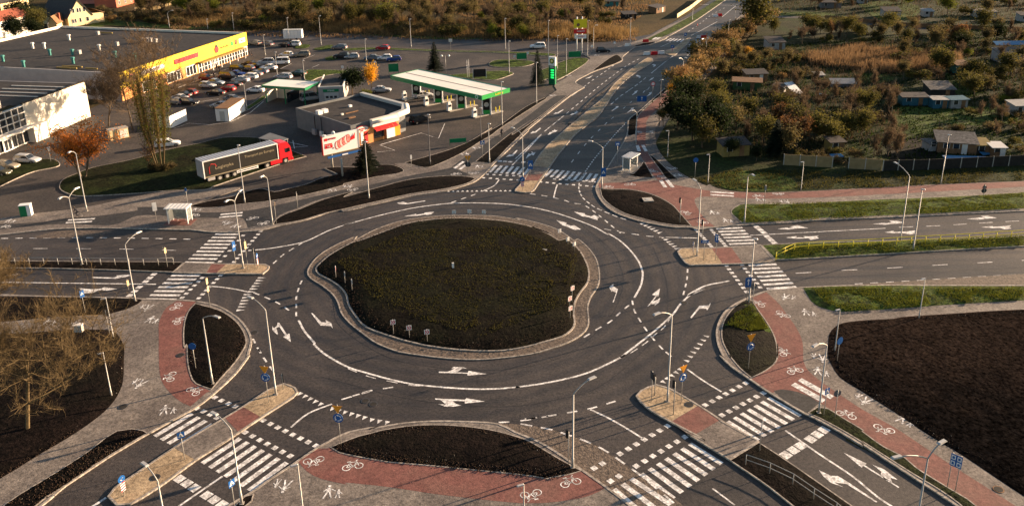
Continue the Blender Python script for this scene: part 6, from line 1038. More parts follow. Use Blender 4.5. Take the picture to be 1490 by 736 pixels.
lb('side_guard',[(5.6,9.4,.0,.05,.55,.68,'white'),(5.6,9.4,0,.05,.85,.98,'white'),(9.3,9.5,.0,.4,.5,1.0,'white'),(5.6,5.7,.0,.05,.5,1.0,'white')],tr); lb('pallet_box',[(.6,1.8,.05,.5,.45,.95,'wall_grey')],tr)
t1=text('lettering','Transport po Europie',.62,'cream_text',(10.0,.035,2.95),R(90),0,tr,.004,1.0); t1=text('lettering','Logistyka',.75,'cream_text',(3.6,.035,2.35),R(90),0,tr,.004,1.15)
b=MB(); b.tube([(1.0,.03,1.6),(1.0,.03,2.7),(1.4,.03,3.2),(2.1,.03,3.0),(2.2,.03,2.6)],.045,'awning',5); b.build('emblem',tr)
def whl(x,y,r=.5,w_=.35):
    b=MB(); b.disc((x,y,r),r,w_,'rubber',(0,-1,0),20); o=b.build('wheel',lo,fix=False); b=MB(); b.disc((x,y-.02 if y<1 else y+.02,r),r*.55,w_,'clinker',(0,-1,0),14); b.build('rim',o,fix=False)
for x in (2.6,3.9,5.2,11.2,14.7):
    for y in (.2,2.35): whl(x,y)
cb=MB(); prof=[(13.75,.75),(13.75,3.55),(14.0,3.85),(15.3,3.75),(15.85,2.9),(16.05,1.6),(16.1,.4),(15.3,.4),(15.25,1.05),(14.15,1.05),(14.1,.75)]
n=len(prof); cb.add([(x,.05,z) for x,z in prof]+[(x,2.5,z) for x,z in prof],[(i,(i+1)%n,n+(i+1)%n,n+i) for i in range(n)],'truck_red'); 
tri_=geometry.tessellate_polygon([[Vector((x,z,0)) for x,z in prof]]); cb.add([(x,.05,z) for x,z in prof],[t for t in tri_],'truck_red'); cb.add([(x,2.5,z) for x,z in prof],[t[::-1] for t in tri_],'truck_red'); cab=cb.build('cab',lo)
lb('windscreen',[(15.72,15.9,.2,2.35,1.95,2.85,'glass')],cab); lb('side_window',[(14.75,15.45,.02,.05,1.95,2.7,'glass'),(14.75,15.45,2.5,2.53,1.95,2.7,'glass')],cab); lb('bumper',[(15.9,16.22,.02,2.53,.35,.8,'truck_red')],cab); lb('headlight',[(16.2,16.25,.15,.55,.6,.8,'white')],cab); lb('headlight',[(16.2,16.25,2.0,2.4,.6,.8,'white')],cab); lb('mirror',[(15.5,15.65,-.15,.03,2.0,2.7,'black')],cab); lb('mirror',[(15.5,15.65,2.52,2.7,2.0,2.7,'black')],cab)
lb('side_skirt',[(11.9,14.05,.05,.35,.35,1.0,'truck_red'),(11.9,14.05,2.2,2.5,.35,1.0,'truck_red')]); lb('chassis',[(9.6,15.0,.85,1.7,.7,.94,'steel_dark'),(13.45,13.75,.3,2.2,1.0,3.4,'black')])
# ---- people: one skinned surface per body
def figure(name,joints,edges,rad,m,root=0,subd=1):
    me=bpy.data.meshes.new(name); me.from_pydata(joints,edges,[]); o=bpy.data.objects.new(name,me); col.objects.link(o)
    md=o.modifiers.new('s','SKIN'); md.use_smooth_shade=True
    if not me.skin_vertices: 
        bm=bmesh.new(); bm.from_mesh(me); bm.verts.layers.skin.verify(); bm.to_mesh(me); bm.free()
    for i,r_ in enumerate(rad): me.skin_vertices[0].data[i].radius=(r_,r_); me.skin_vertices[0].data[i].use_root=(i==root)
    sb_=o.modifiers.new('d','SUBSURF'); sb_.levels=subd; sb_.render_levels=subd
    bpy.context.view_layer.update(); n=bpy.data.meshes.new_from_object(o.evaluated_get(bpy.context.evaluated_depsgraph_get())); bpy.data.objects.remove(o)
    n.materials.clear(); n.materials.append(MT[m]); return n
def person(loc,rz,pose,label,z=.1,top='cloth_dark',legs='cloth_dark'):
    e=empty('person',(loc.x,loc.y,z),rz,label,'person'); 
    if pose=='walk': J=[(0,0,.95),(0,0,1.2),(.02,0,1.45),(.03,0,1.56),(.05,0,1.68),(.0,.2,1.42),(-.12,.24,1.15),(.02,.23,.9),(0,-.2,1.42),(.14,-.24,1.16),(.28,-.22,.94),(0,.1,.9),(.16,.11,.5),(.08,.11,.08),(.2,.11,.04),(0,-.1,.9),(-.06,-.11,.5),(-.3,-.11,.14),(-.2,-.11,.04)]
    else: J=[(-.15,0,.95),(.0,0,1.18),(.18,0,1.38),(.26,0,1.47),(.34,0,1.56),(.16,.18,1.35),(.32,.22,1.12),(.5,.22,.98),(.16,-.18,1.35),(.32,-.22,1.12),(.5,-.22,.98),(-.12,.1,.92),(.22,.12,.78),(.06,.12,.4),(.18,.12,.36),(-.12,-.1,.92),(.2,-.12,.6),(.04,-.12,.2),(.16,-.12,.16)]
    E=[(0,1),(1,2),(2,3),(3,4),(2,5),(5,6),(6,7),(2,8),(8,9),(9,10),(0,11),(11,12),(12,13),(13,14),(0,15),(15,16),(16,17),(17,18)]
    Rr=[.15,.16,.15,.06,.105,.07,.05,.035,.07,.05,.035,.1,.07,.05,.04,.1,.07,.05,.04]
    o=bpy.data.objects.new('body',figure('body',J,E,Rr,top)); col.objects.link(o); o.parent=e
    hx,hy,hz=J[4]; b=MB(); b.tube([(hx+.02,hy,hz-.08),(hx+.05,hy,hz-.04),(hx+.08,hy,hz+.02),(hx+.06,hy,hz+.09)],[.04,.07,.075,.04],'skin',8); b.build('face',o,True)
    b=MB(); b.tube([(hx-.06,hy,hz-.06),(hx-.05,hy,hz+.05),(hx,hy,hz+.12),(hx+.05,hy,hz+.13)],[.06,.09,.09,.05],'bark',8); b.build('hair',o,True)
    for s in (7,10):
        x,y,zz=J[s]; b=MB(); b.tube([(x,y,zz),(x+.03,y,zz-.07)],[.035,.03],'skin',6)
        for f in range(4): b.tube([(x+.03,y-.03+.02*f,zz-.06),(x+.04,y-.03+.02*f,zz-.11),(x+.03,y-.03+.02*f,zz-.14)],.009,'skin',4)
        b.tube([(x+.01,y+.03,zz-.03),(x+.06,y+.05,zz-.07)],.010,'skin',4); b.build('hand',o)
    return e
def bicycle(loc,rz,label,z=.1):
    e=empty('bicycle',(loc.x,loc.y,z),rz,label,'bicycle')
    for x in (-.5,.55):
        b=MB(); b.tube([(x+.34*math.cos(t*math.pi/9),0,.35+.34*math.sin(t*math.pi/9)) for t in range(19)],.022,'rubber',5,False); w_=b.build('wheel',e); b=MB()
        for t in range(8): b.tube([(x,0,.35),(x+.32*math.cos(t*math.pi/4),0,.35+.32*math.sin(t*math.pi/4))],.005,'galv',3)
        b.build('spokes',w_)
    b=MB(); b.tube([(-.5,0,.35),(-.12,0,.3),(-.2,0,.82),(.4,0,.85),(-.12,0,.3)],.022,'steel_dark',5); b.tube([(-.5,0,.35),(-.18,0,.75)],.018,'steel_dark',5); b.tube([(.55,0,.35),(.42,0,.95)],.02,'steel_dark',5); b.build('frame',e)
    b=MB(); b.tube([(.42,-.25,1.0),(.46,0,.98),(.42,.25,1.0)],.015,'black',5); b.build('handlebar',e); b=MB(); b.box((-.2,0,.88),(.26,.13,.05),'black'); b.build('saddle',e); b=MB(); b.box((-.12,.12,.22),(.1,.08,.03),'black'); b.box((-.12,-.12,.4),(.1,.08,.03),'black'); b.build('pedal',e)
    return e
q=G(114,317.5); bicycle(q,R(186),'bicycle ridden on the two bar crossing at the left cycle way'); person(q,R(186),'ride','person in dark clothes riding a bicycle at the left two bar crossing',.13)
q=G(729.8,200.5); bicycle(q,R(60),'bicycle ridden up the cycle way beside the top road'); person(q,R(60),'ride','person in dark clothes riding a bicycle beside the top road',.13)
for (x,y),a_,l in (((316,103.5),60,'person in dark clothes on the shop walkway, left of a pair'),((319.6,105),70,'person in dark clothes on the shop walkway, right of a pair'),((312,115),200,'person in dark clothes between the parked cars and the shop'),((363.7,82),0,'person in dark clothes at the shop corner entrance'),((367.5,84),180,'person in black walking away from the shop corner'),((161.5,164),90,'person in dark clothes behind the bare trees at the grey wall'),((1073,43.5),100,'person in a pale coat on the far right verge')):
    person(G(x,y),R(a_),'walk',l,0,'cloth_dark' if 'pale' not in l else 'offwhite')
# ================================================================ trees, bushes, ground cover
def grow(rng,p,d,L,r,lvl,out,tips,spread=.55,up=.25,kids=(3,4),shrink=.68,maxl=3,seg=3):
    pts=[p.copy()]; q=p.copy(); dd=d.copy()
    for i in range(seg):
        dd=(dd+Vector((rng.uniform(-1,1),rng.uniform(-1,1),rng.uniform(-.6,1)))*.16+Vector((0,0,up*.2))).normalized(); q=q+dd*L/seg; pts.append(q.copy())
    out.append((pts,[r*(1-.55*i/seg) for i in range(seg+1)],lvl))
    if lvl>=maxl: tips.append((pts,dd)); return
    for k in range(rng.randint(*kids)):
        t=rng.uniform(.45,1) if k else 1; b_=pts[min(seg,int(t*seg))]
        a=Vector((rng.uniform(-1,1),rng.uniform(-1,1),rng.uniform(-.3,.8))).normalized(); nd=(dd*(1-spread)+a*spread+Vector((0,0,up))).normalized()
        grow(rng,b_,nd,L*shrink*rng.uniform(.8,1.15),r*.5,lvl+1,out,tips,spread,up,kids,shrink,maxl,seg)
def tree_mesh(seed,h=9,trunk=.35,r=.2,bark='bark',leaf=None,nleaf=1500,ls=.22,twigs=900,twig='twig',spread=.55,up=.25,kids=(3,4),maxl=3,stems=1,tl=.9,clear=.28,leafr=.7,tw=.02):
    rng=random.Random(seed); segs=[];tips=[]
    for s in range(stems):
        a=2*math.pi*s/stems; o=Vector((math.cos(a),math.sin(a),0))*(.35 if stems>1 else 0); d=(Vector((0,0,1))+o*.5+Vector((rng.uniform(-.08,.08),rng.uniform(-.08,.08),0))).normalized()
        grow(rng,o,d,h*clear*1.3,r,0,segs,tips,spread,up,kids,.72,maxl,3)
    zmax=max(p.z for s in segs for p in s[0]); k=h/(zmax+.3*tl)
    segs=[([p*k for p in a],b_,l) for a,b_,l in segs]; tips=[([p*k for p in a],d) for a,d in tips]
    tb=MB()
    for pts,rr,l in segs:
        tb.tube(pts,[max(x,.012) for x in rr],bark,6 if l<1 else (4 if l<2 else 3),False)
    cb_=MB(); vs=[];fs=[];ms=[]
    mt=cb_.mi(twig)
    allp=[s for s in segs if s[2]>=max(1,maxl-1)]
    for i in range(twigs):
        pts,rr,l=rng.choice(allp); j=rng.randint(0,len(pts)-2); p=pts[j].lerp(pts[j+1],rng.random()); d=((pts[j+1]-pts[j]).normalized()*.7+Vector((rng.uniform(-1,1),rng.uniform(-1,1),rng.uniform(-.5,1.1)))).normalized()
        q=p+d*tl*rng.uniform(.4,1.1); mid=p.lerp(q,.5)+Vector((rng.uniform(-.1,.1),rng.uniform(-.1,.1),rng.uniform(-.05,.1))); s=d.cross(Vector((rng.uniform(-1,1),rng.uniform(-1,1),rng.uniform(-1,1)))).normalized()*tw
        o=len(vs); vs+=[p-s,p+s,mid+s*.7,mid-s*.7,q]; fs+=[(o,o+1,o+2,o+3),(o+3,o+2,o+4)]
    cb_.v=[tuple(v) for v in vs]; cb_.f=fs; cb_.m=[mt]*len(fs)
    if leaf:
        ml=cb_.mi(leaf)
        for i in range(nleaf):
            pts,d=rng.choice(tips); p=rng.choice(pts[1:])+Vector((rng.gauss(0,leafr),rng.gauss(0,leafr),rng.gauss(0,leafr*.8)))
            if p.z<h*.12: continue
            a=Vector((rng.gauss(0,1),rng.gauss(0,1),rng.gauss(0,1))).normalized(); b_=a.cross(Vector((rng.gauss(0,1),rng.gauss(0,1),rng.gauss(0,1)))).normalized(); s=ls*rng.uniform(.5,1.1)
            o=len(cb_.v); cb_.v+= [tuple(p-a*s),tuple(p+b_*s*.6),tuple(p+a*s),tuple(p-b_*s*.6)]; cb_.f.append((o,o+1,o+2,o+3)); cb_.m.append(ml)
    return tb.mesh('trunk_mesh'),cb_.mesh('crown_mesh')
def conifer_mesh(seed,h=8,w_=2.4,n=26,leaf='needle',droop=.25):
    rng=random.Random(seed); tb=MB(); tb.tube([(0,0,0),(0,0,h*.5),(0,0,h)],[.16,.1,.02],'bark',6,False); cb_=MB()
    for i in range(n):
        t=i/(n-1); z=h*(.12+.86*t); R_=w_*(1-t)**.85+.12; m=int(9-4*t)
        for j in range(m):
            a=2*math.pi*j/m+i*2.4+rng.uniform(-.3,.3); rr=R_*rng.uniform(.7,1.1); d=Vector((math.cos(a),math.sin(a),0)); s=Vector((-d.y,d.x,0))
            tb.tube([(0,0,z),tuple(d*rr*.9+Vector((0,0,z-droop*rr)))],.015,'bark',3,False)
            for k in range(9):
                u=(k+1)/9; c=d*rr*u+Vector((0,0,z-droop*rr*u)); wd=rr*.42*(1-u*.6)+.12
                for sg in (-1,1):
                    q=c+s*sg*wd*rng.uniform(.7,1.3)+Vector((0,0,rng.uniform(-.12,.06))); cb_.add([c-d*.16,c+d*.2,q+d*.18],[(0,1,2)],leaf)
    return tb.mesh('trunk_mesh'),cb_.mesh('crown_mesh')
def bush_mesh(seed,w_=1.6,h=1.8,leaf='leaf_olive',n=900,ls=.16,twigs=300,twig='twig'):
    rng=random.Random(seed); tb=MB(); cb_=MB(); lobes=[(Vector((rng.gauss(0,w_*.42),rng.gauss(0,w_*.42),h*rng.uniform(.35,.68))),rng.uniform(.35,.6)*w_) for _ in range(8)]
    for c,r_ in lobes: tb.tube([(0,0,0),tuple(c*.5),tuple(c)],[.05,.035,.015],'bark',4,False)
    for i in range(twigs):
        c,r_=rng.choice(lobes); d=Vector((rng.gauss(0,1),rng.gauss(0,1),abs(rng.gauss(0,1)))).normalized(); p=c*.6; q=c+d*r_*rng.uniform(.8,1.35); s=d.cross(Vector((rng.random(),rng.random(),.3))).normalized()*.018; cb_.add([p-s,p+s,q],[(0,1,2)],twig)
    for i in range(n):
        c,r_=rng.choice(lobes); d=Vector((rng.gauss(0,1),rng.gauss(0,1),rng.gauss(0,.9))).normalized(); p=c+d*r_*(rng.random()**.4)*rng.uniform(.85,1.15)
        if p.z<.05: p.z=.05
        a=Vector((rng.gauss(0,1),rng.gauss(0,1),rng.gauss(0,1))).normalized(); b_=a.cross(d).normalized(); s=ls*rng.uniform(.6,1.2); cb_.add([p-a*s,p+b_*s*.6,p+a*s,p-b_*s*.6],[(0,1,2,3)],leaf)
    return tb.mesh('stem_mesh'),cb_.mesh('foliage_mesh')
PROT={}
def proto(k,fn,ht,nm=('trunk','crown'),cat='tree',oname='tree'): PROT[k]=(fn,ht,nm,cat,oname)
_cache={}
def getp(k):
    if k not in _cache: _cache[k]=PROT[k][0]()
    return _cache[k]
for s in range(3):
    proto('bare%d'%s,lambda s=s:tree_mesh(11+s,8,r=.12,twigs=1700,tl=1.1,maxl=3,tw=.022,spread=.58,up=.22,kids=(3,5)),8,oname='bare_tree')
    proto('brown%d'%s,lambda s=s:tree_mesh(21+s,7,r=.14,leaf='leaf_brown',nleaf=1500,ls=.22,twigs=900,leafr=.6,tw=.025),7,oname='broadleaf_tree')
    proto('olive%d'%s,lambda s=s:tree_mesh(31+s,7,r=.15,leaf='leaf_olive',nleaf=2400,ls=.24,twigs=400,leafr=.75),7,oname='broadleaf_tree')
    proto('rust%d'%s,lambda s=s:tree_mesh(41+s,7,r=.14,leaf='leaf_rust',nleaf=1700,ls=.22,twigs=900,leafr=.6,tw=.025),7,oname='broadleaf_tree')
    proto('green%d'%s,lambda s=s:tree_mesh(51+s,8,r=.18,leaf='leaf_dark',nleaf=3600,ls=.26,twigs=200,leafr=.85,clear=.2),8,oname='dense_tree')
    proto('bushb%d'%s,lambda s=s:bush_mesh(61+s,1.7,2.0,'leaf_brown',500,.15,500),2,('stem','foliage'),'bush','bush')
    proto('busho%d'%s,lambda s=s:bush_mesh(71+s,1.7,2.0,'leaf_olive',900,.16,200),2,('stem','foliage'),'bush','bush')
    proto('bushy%d'%s,lambda s=s:bush_mesh(81+s,1.5,1.8,'leaf_lime',800,.15,200),1.8,('stem','foliage'),'bush','bush')
    proto('bushg%d'%s,lambda s=s:bush_mesh(85+s,1.6,2.2,'twig_gold',800,.14,700,'twig_gold'),2.2,('stem','foliage'),'bush','bush')
proto('spruce',lambda:conifer_mesh(5),8,oname='spruce_tree'); proto('pine',lambda:conifer_mesh(8,6,2.4,18,'leaf_dark',.05),6,oname='pine_tree')
proto('lime',lambda:tree_mesh(91,6,r=.12,leaf='leaf_lime',nleaf=2200,ls=.2,twigs=300,leafr=.7),6,oname='broadleaf_tree')
proto('yellow',lambda:tree_mesh(93,7,r=.12,leaf='leaf_yellow',nleaf=3600,ls=.16,twigs=500,leafr=.55,spread=.35,up=.5,clear=.18),7,oname='golden_tree')
proto('pinkbirch',lambda:tree_mesh(95,7,r=.1,leaf='leaf_rust',nleaf=900,ls=.14,twigs=1400,leafr=.5,spread=.35,up=.5,twig='twig_gold'),7,oname='birch_tree')
_leafcol={}
TN=[0]
def plant(k,x,y,h,label,group=None,rz=None,wide=1.0,z=.1,world=None):
    P=PROT[k]; tm,cm=getp(k); g_=world if world is not None else G(x,y,z); s=h/P[1]
    e=empty(P[4],(g_.x,g_.y,z),rnd.uniform(0,6.28) if rz is None else rz,label,P[3],group,(s*wide,s*wide,s))
    for n,me in zip(P[2],(tm,cm)):
        o=bpy.data.objects.new(n,me); col.objects.link(o); o.parent=e
    TN[0]+=1; return e
def hb(x,y,ytop): return HT((x,y),ytop,hi=30)
# ---- single trees one can name
def special(name,fn,px,label,cat='tree',z=.1,rz=0,nm=('trunk','crown')):
    tm,cm=fn; g_=G(*px,z); e=empty(name,(g_.x,g_.y,z),rz,label,cat)
    for n,me in zip(nm,(tm,cm)): o=bpy.data.objects.new(n,me); col.objects.link(o); o.parent=e
    return e
special('bare_tree',tree_mesh(101,hb(40,628,395)*1.22,r=.20,bark='bark_gold',twigs=15000,twig='twig_tree',tl=1.0,maxl=4,spread=.70,up=.06,kids=(4,5),tw=.011,clear=.22),(40,628),'large leafless golden tree with a mossy trunk in the dark ground at the left')
special('bare_tree',tree_mesh(102,15,r=.2,bark='bark_gold',twigs=11000,twig='twig_tree',tl=1.0,maxl=4,spread=.7,up=.08,tw=.012,kids=(4,5),clear=.25),(-12,520),'leafless golden tree cut by the left edge beside the left road')
special('orange_tree',tree_mesh(103,hb(121,258,166),r=.24,leaf='leaf_orange',nleaf=6500,ls=.17,twigs=1800,tl=.8,maxl=3,stems=2,spread=.72,up=.05,kids=(4,5),leafr=.55,clear=.30),(121,258),'spreading tree with orange leaves on the grass before the white hall')
def poplar(seed,h):
    rng=random.Random(seed); tb=MB(); c_=MB(); ml=c_.mi('twig_gold'); m2=c_.mi('leaf_olive'); m3=c_.mi('leaf_yellow')
    for s in range(7):
        a=s*.9; o=Vector((math.cos(a)*.5,math.sin(a)*.5,0)); top=o*4.8+Vector((0,0,h*rng.uniform(.75,1))); mid=o*3.4+Vector((0,0,h*.4)); tb.tube([o,o.lerp(mid,.5),mid,top],[.11,.10,.07,.015],'bark_gold',6,False)
        for i in range(900):
            t=rng.uniform(.22,1); p=(o.lerp(mid,t/.4) if t<.4 else mid.lerp(top,(t-.4)/.6)); d=Vector((rng.uniform(-.45,.45),rng.uniform(-.45,.45),1)).normalized(); q=p+d*rng.uniform(.8,2.0); sd_=d.cross(Vector((rng.random()-.5,rng.random()-.5,.1))).normalized()*.016
            c_.add([p-sd_,p+sd_,q],[(0,1,2)],'twig_gold')
        for i in range(1300):
            t=rng.uniform(.3,1); p=(o.lerp(mid,t/.4) if t<.4 else mid.lerp(top,(t-.4)/.6))+Vector((rng.gauss(0,.6),rng.gauss(0,.6),rng.gauss(0,.7))); a1=Vector((rng.gauss(0,1),rng.gauss(0,1),rng.gauss(0,1))).normalized(); b1=a1.cross(Vector((0.2,.3,1))).normalized(); s_=rng.uniform(.06,.13); c_.add([p-a1*s_,p+b1*s_,p+a1*s_,p-b1*s_],[(0,1,2,3)],'leaf_lime' if rng.random()<.5 else 'leaf_olive')
    return tb.mesh('trunk_mesh'),c_.mesh('crown_mesh')
special('poplar_tree',poplar(5,hb(234,246,108)),(234,246),'clump of upright poplars with thin yellow green leaves left of the lorry')
for x_,y_,h_ in ((222,247,1.6),(230,250,1.3),(240,249,1.5),(249,246,1.2)): plant('bushb1',x_,y_,h_,'low brown bush round the foot of the poplar clump','low bushes under the poplars')
special('bare_tree',tree_mesh(105,hb(158,184,66),r=.17,twigs=8000,tl=1.1,maxl=4,spread=.68,up=.14,kids=(3,5),clear=.34,tw=.022),(158,184),'tall leafless tree between the white hall and the supermarket, left of three')
special('bare_tree',tree_mesh(106,hb(193,190,58),r=.17,twigs=4200,tl=1.1,maxl=4,spread=.68,up=.14,kids=(3,5),clear=.34,tw=.022),(193,190),'tall leafless tree before the corner of the yellow store wall, middle one of three')
special('bare_tree',tree_mesh(107,hb(222,196,32),r=.17,twigs=4200,tl=1.1,maxl=4,spread=.68,up=.14,kids=(3,5),clear=.34,tw=.022),(222,196),'tall leafless tree before the red sign of the store, behind the poplars')
special('bare_tree',tree_mesh(108,hb(247,180,34),r=.17,twigs=8000,tl=1.1,maxl=4,spread=.68,up=.14,kids=(3,5),clear=.34,tw=.022),(247,180),'tall leafless tree by the white container, right of the poplar clump')
special('small_tree',tree_mesh(109,hb(218,248,205),r=.07,leaf='leaf_rust',nleaf=500,ls=.12,twigs=700,tl=.5,leafr=.35,tw=.012),(218,248),'slim young tree with dull red leaves left of the poplar clump')
plant('pine',534,252,hb(534,252,203),'small dark pine beside the billboard on the strip of bare soil'); plant('spruce',633,104,hb(633,104,61),'dark spruce standing behind the white fuel canopy'); plant('spruce',782,125,hb(782,125,72),'thin dark young fir left of the green price tower',wide=.75)
plant('yellow',541,134,hb(541,134,90),'bright golden narrow tree behind the filling station shop',wide=1.0); plant('green0',513,139,hb(513,140,101),'dark round evergreen bush tree behind the filling station shop',wide=1.35)
plant('bushy1',533,140,1.6,'small lime green bush under the golden tree'); plant('pinkbirch',1208,60,hb(1208,60,27),'lone pink brown birch between garden lane and reed bed',wide=.7)
plant('pinkbirch',987,141,hb(987,141,92),'thin golden tree at the near end of the golden hedge',wide=1.2); plant('yellow',978,146,4.0,'small yellow tree beside the thin golden tree',wide=1.0); plant('bare1',1092,40,7.5,'tall leafless golden tree beside the far road',wide=1.0)
plant('rust2',1383,68,hb(1383,68,34),'rusty orange tree in the upper right gardens',wide=1.2); plant('olive1',1100,50,hb(1100,50,-14),'large olive gold tree at the top of the golden hedge',wide=1.1); plant('yellow',1087,82,2.6,'small golden tree beside the white garden cottage',wide=1.4)
# golden hedge along the right side of the far road
for i in range(30):
    t=i/29; x=985+ (1112-985)*t; y=133+(28-133)*t**.85
    k=('bushg%d','bushg%d','bushg%d','busho%d')[i%4]%(i%3) if i<24 else 'bushg%d'%(i%3)
    plant(k,x+rnd.uniform(-4,6),y+rnd.uniform(-2,4),rnd.uniform(3.6,5.8),'golden brown hedge bush in the row along the far road','bushes of the golden roadside hedge',wide=1.0)
# evergreens and mixed trees of the big dark clump
for i,(x,y,h,k) in enumerate(((985,190,8,'green0'),(1008,205,8,'green1'),(1000,170,8,'green2'),(1030,190,7,'green0'),(1022,215,6,'olive1'),(1045,205,7,'green2'),(975,165,5,'pinkbirch'),(990,150,6,'olive0'),(1015,155,6.5,'brown1'),(1050,175,6,'olive2'),(1070,195,6,'brown0'),(1085,210,5,'bare0'),(1040,150,5,'olive1'),(965,185,4,'brown2'),(1128,225,6.5,'spruce'),(1110,215,6,'olive0'),(1146,226,6,'brown1'),(1160,215,6,'rust0'),(1150,195,6,'bare1'),(1130,190,5.5,'rust1'),(1178,205,5,'bare2'),(1060,228,3.5,'green1'),(1100,235,3,'green0'),(1108,190,5,'bare1'),(1090,175,5,'olive2'))):
    plant(k,x,y,h,('dense dark evergreen tree in the clump right of the red path','olive leaved tree in the clump right of the red path','brown leaved tree in the clump behind the dark verge','leafless tree in the clump behind the dark verge','tree in the clump behind the dark verge')[0 if 'green' in k else 1 if 'olive' in k else 2 if k[:5] in('brown',) or 'rust' in k else 3 if 'bare' in k else 4]+(', a birch' if 'birch' in k else ', a conifer' if 'spruce' in k else ''),{'green':'dark evergreens of the clump','olive':'olive trees of the clump','brown':'brown trees of the clump','rust1':'brown trees of the clump','rust0':'brown trees of the clump'}.get(k[:5],'leafless trees of the clump' if 'bare' in k else None),wide=1.1)
def scatter(poly,n,kinds,hr,label,group,mind=3.0,wide=(.9,1.3),avoid=()):
    P=[(G(a,b) if b>-150 else G(a,b)) for a,b in poly]; xs=[p.x for p in P]; ys=[p.y for p in P]; pts=[]; t=0; av=[(G(a,b),r_) for a,b,r_ in avoid]
    while len(pts)<n and t<n*60:
        t+=1; x=rnd.uniform(min(xs),max(xs)); y=rnd.uniform(min(ys),max(ys)); c=False;j=len(P)-1
        for i in range(len(P)):
            if (P[i].y>y)!=(P[j].y>y) and x<(P[j].x-P[i].x)*(y-P[i].y)/(P[j].y-P[i].y)+P[i].x: c=not c
            j=i
        if not c or any((x-a)**2+(y-b)**2<mind**2 for a,b in pts) or any((x-a.x)**2+(y-a.y)**2<r_*r_ for a,r_ in av): continue
        pts.append((x,y)); k=rnd.choice(kinds)
        s={'bare':'leafless brown','brow':'brown leaved','oliv':'olive green','rust':'rusty leaved','gree':'dark green','bush':{'b':'brown','o':'olive','y':'yellow green','g':'golden'}[k[4]] if k.startswith('bush') else '','lime':'yellow green','yell':'golden','spru':'dark conical','pink':'pale twigged'}[k[:4]]
        ty='bush' if k.startswith('bush') else 'tree'
        plant(k,0,0,rnd.uniform(*hr)*(.45 if ty=='bush' else 1),'%s %s %s'%(s,ty,label),'%s %ss %s'%(s,ty,group),wide=rnd.uniform(*wide),world=Vector((x,y,0)),z=0)
T3=lambda *n:[a+str(i) for a in n for i in range(3)]
scatter([(170,14),(330,10),(600,22),(880,34),(870,50),(700,53),(500,45),(330,35),(260,30)],110,T3('bare','brown','bare','olive','brown')+['lime'],(5.5,8.5),'in the scrub strip beyond the back road','beyond the back road',3.2)
scatter([(380,-35),(900,-35),(960,8),(960,30),(800,12),(560,4),(380,5)],95,T3('bare','brown','bare','olive'),(6,9),'in the far scrub at the top edge','of the far scrub',5.0)
scatter([(600,5),(800,12),(900,20),(880,40),(700,28)],14,T3('bushb','busho','bushy')+['lime'],(5,7),'on the ochre meadow beyond the back road','on the ochre meadow',6.0)
scatter([(175,26),(330,22),(500,40),(740,50),(900,55),(900,62),(740,58),(500,50),(330,42),(240,36)],50,T3('bushb','busho','bushb','bushg'),(5,8),'at the foot of the scrub beyond the back road','at the foot of the scrub',2.2)
plant('lime',716,55,4.6,'yellow green round tree at the foot of the scrub, left of the pair'); plant('lime',762,57,4.8,'yellow green round tree at the foot of the scrub, right of the pair'); plant('bushy0',384,34,2.8,'lime green bush alone in the brown scrub behind the store')
scatter([(30,22),(55,45),(62,60),(20,62),(28,30)],9,T3('green','olive'),(6,9),'in the shade left of the cream gabled house','left of the cream house',3); scatter([(145,18),(200,22),(255,26),(250,36),(160,34)],12,T3('bushb','busho','bushg'),(4,7),'behind the far store corner','behind the store corner',2.5)
scatter([(0,62),(60,58),(52,66),(0,76)],8,T3('bushb','busho'),(3,5),'at the house wall left of the store','by the left house',2); scatter([(-60,-20),(180,-22),(180,2),(60,10),(-40,8)],22,T3('green','bare','olive','brown'),(7,11),'among the houses at the top left','among the top left houses',6)
av=[(a,b,c*.62) for a,b,c in [(1130,70,6),(1085,128,5),(1100,118,5),(1130,133,4),(1230,124,5),(1400,104,4),(1470,86,7),(1330,150,5),(1370,138,6),(1368,156,3),(1395,156,3),(1488,165,5),(1390,215,8),(1450,222,6),(1210,5,5),(1298,20,5),(1435,20,6),(1217,219,4),(1070,226,5),(1350,18,4),(1395,180,9),(1330,185,9),(1360,165,7)]]
scatter([(1120,-30),(1500,-30),(1560,18),(1490,30),(1300,22),(1130,14)],64,T3('bare','bare','brown','olive','busho')+['lime'],(4.5,7.5),'in the top row of garden plots','of the top garden plots',4.5,avoid=av)
scatter([(1200,48),(1300,44),(1500,50),(1540,100),(1420,100),(1300,98),(1290,60)],46,T3('bare','bare','brown','olive','busho','green'),(3.5,7),'between garden lane and turquoise hut','by the turquoise hut',2.8,avoid=av)
scatter([(1120,47),(1290,43),(1300,62),(1180,70),(1130,60)],24,T3('busho','bare','olive','bare'),(4,6.5),'between white cottage and garden lane','by the garden lane',3.5,avoid=av)
scatter([(1060,80),(1160,78),(1190,108),(1180,128),(1120,110),(1050,115)],36,T3('bushb','busho','brown','bushb','bushg'),(3,5.5),'between white cottage and green shed','by the white cottage',2.2,avoid=av)
scatter([(1160,128),(1300,130),(1300,215),(1180,215),(1120,170),(1110,140)],38,T3('bare','bare','bare','bushb','busho','olive'),(4,6.5),'in the brown thicket before the cold frames','of the brown thicket',2.6,avoid=av)
scatter([(1310,100),(1490,110),(1500,148),(1420,150),(1390,120),(1310,120)],32,T3('busho','bare','brown','olive','bare','green'),(3.5,6.5),'round the blue sheds','round the blue sheds',2.5,avoid=av)
scatter([(1400,160),(1490,172),(1500,232),(1470,215),(1430,190),(1330,200),(1310,205),(1310,195),(1390,180)],20,T3('bushb','busho','bare'),(2.5,4.5),'round the brown garden house','round the brown garden house',3,avoid=av)
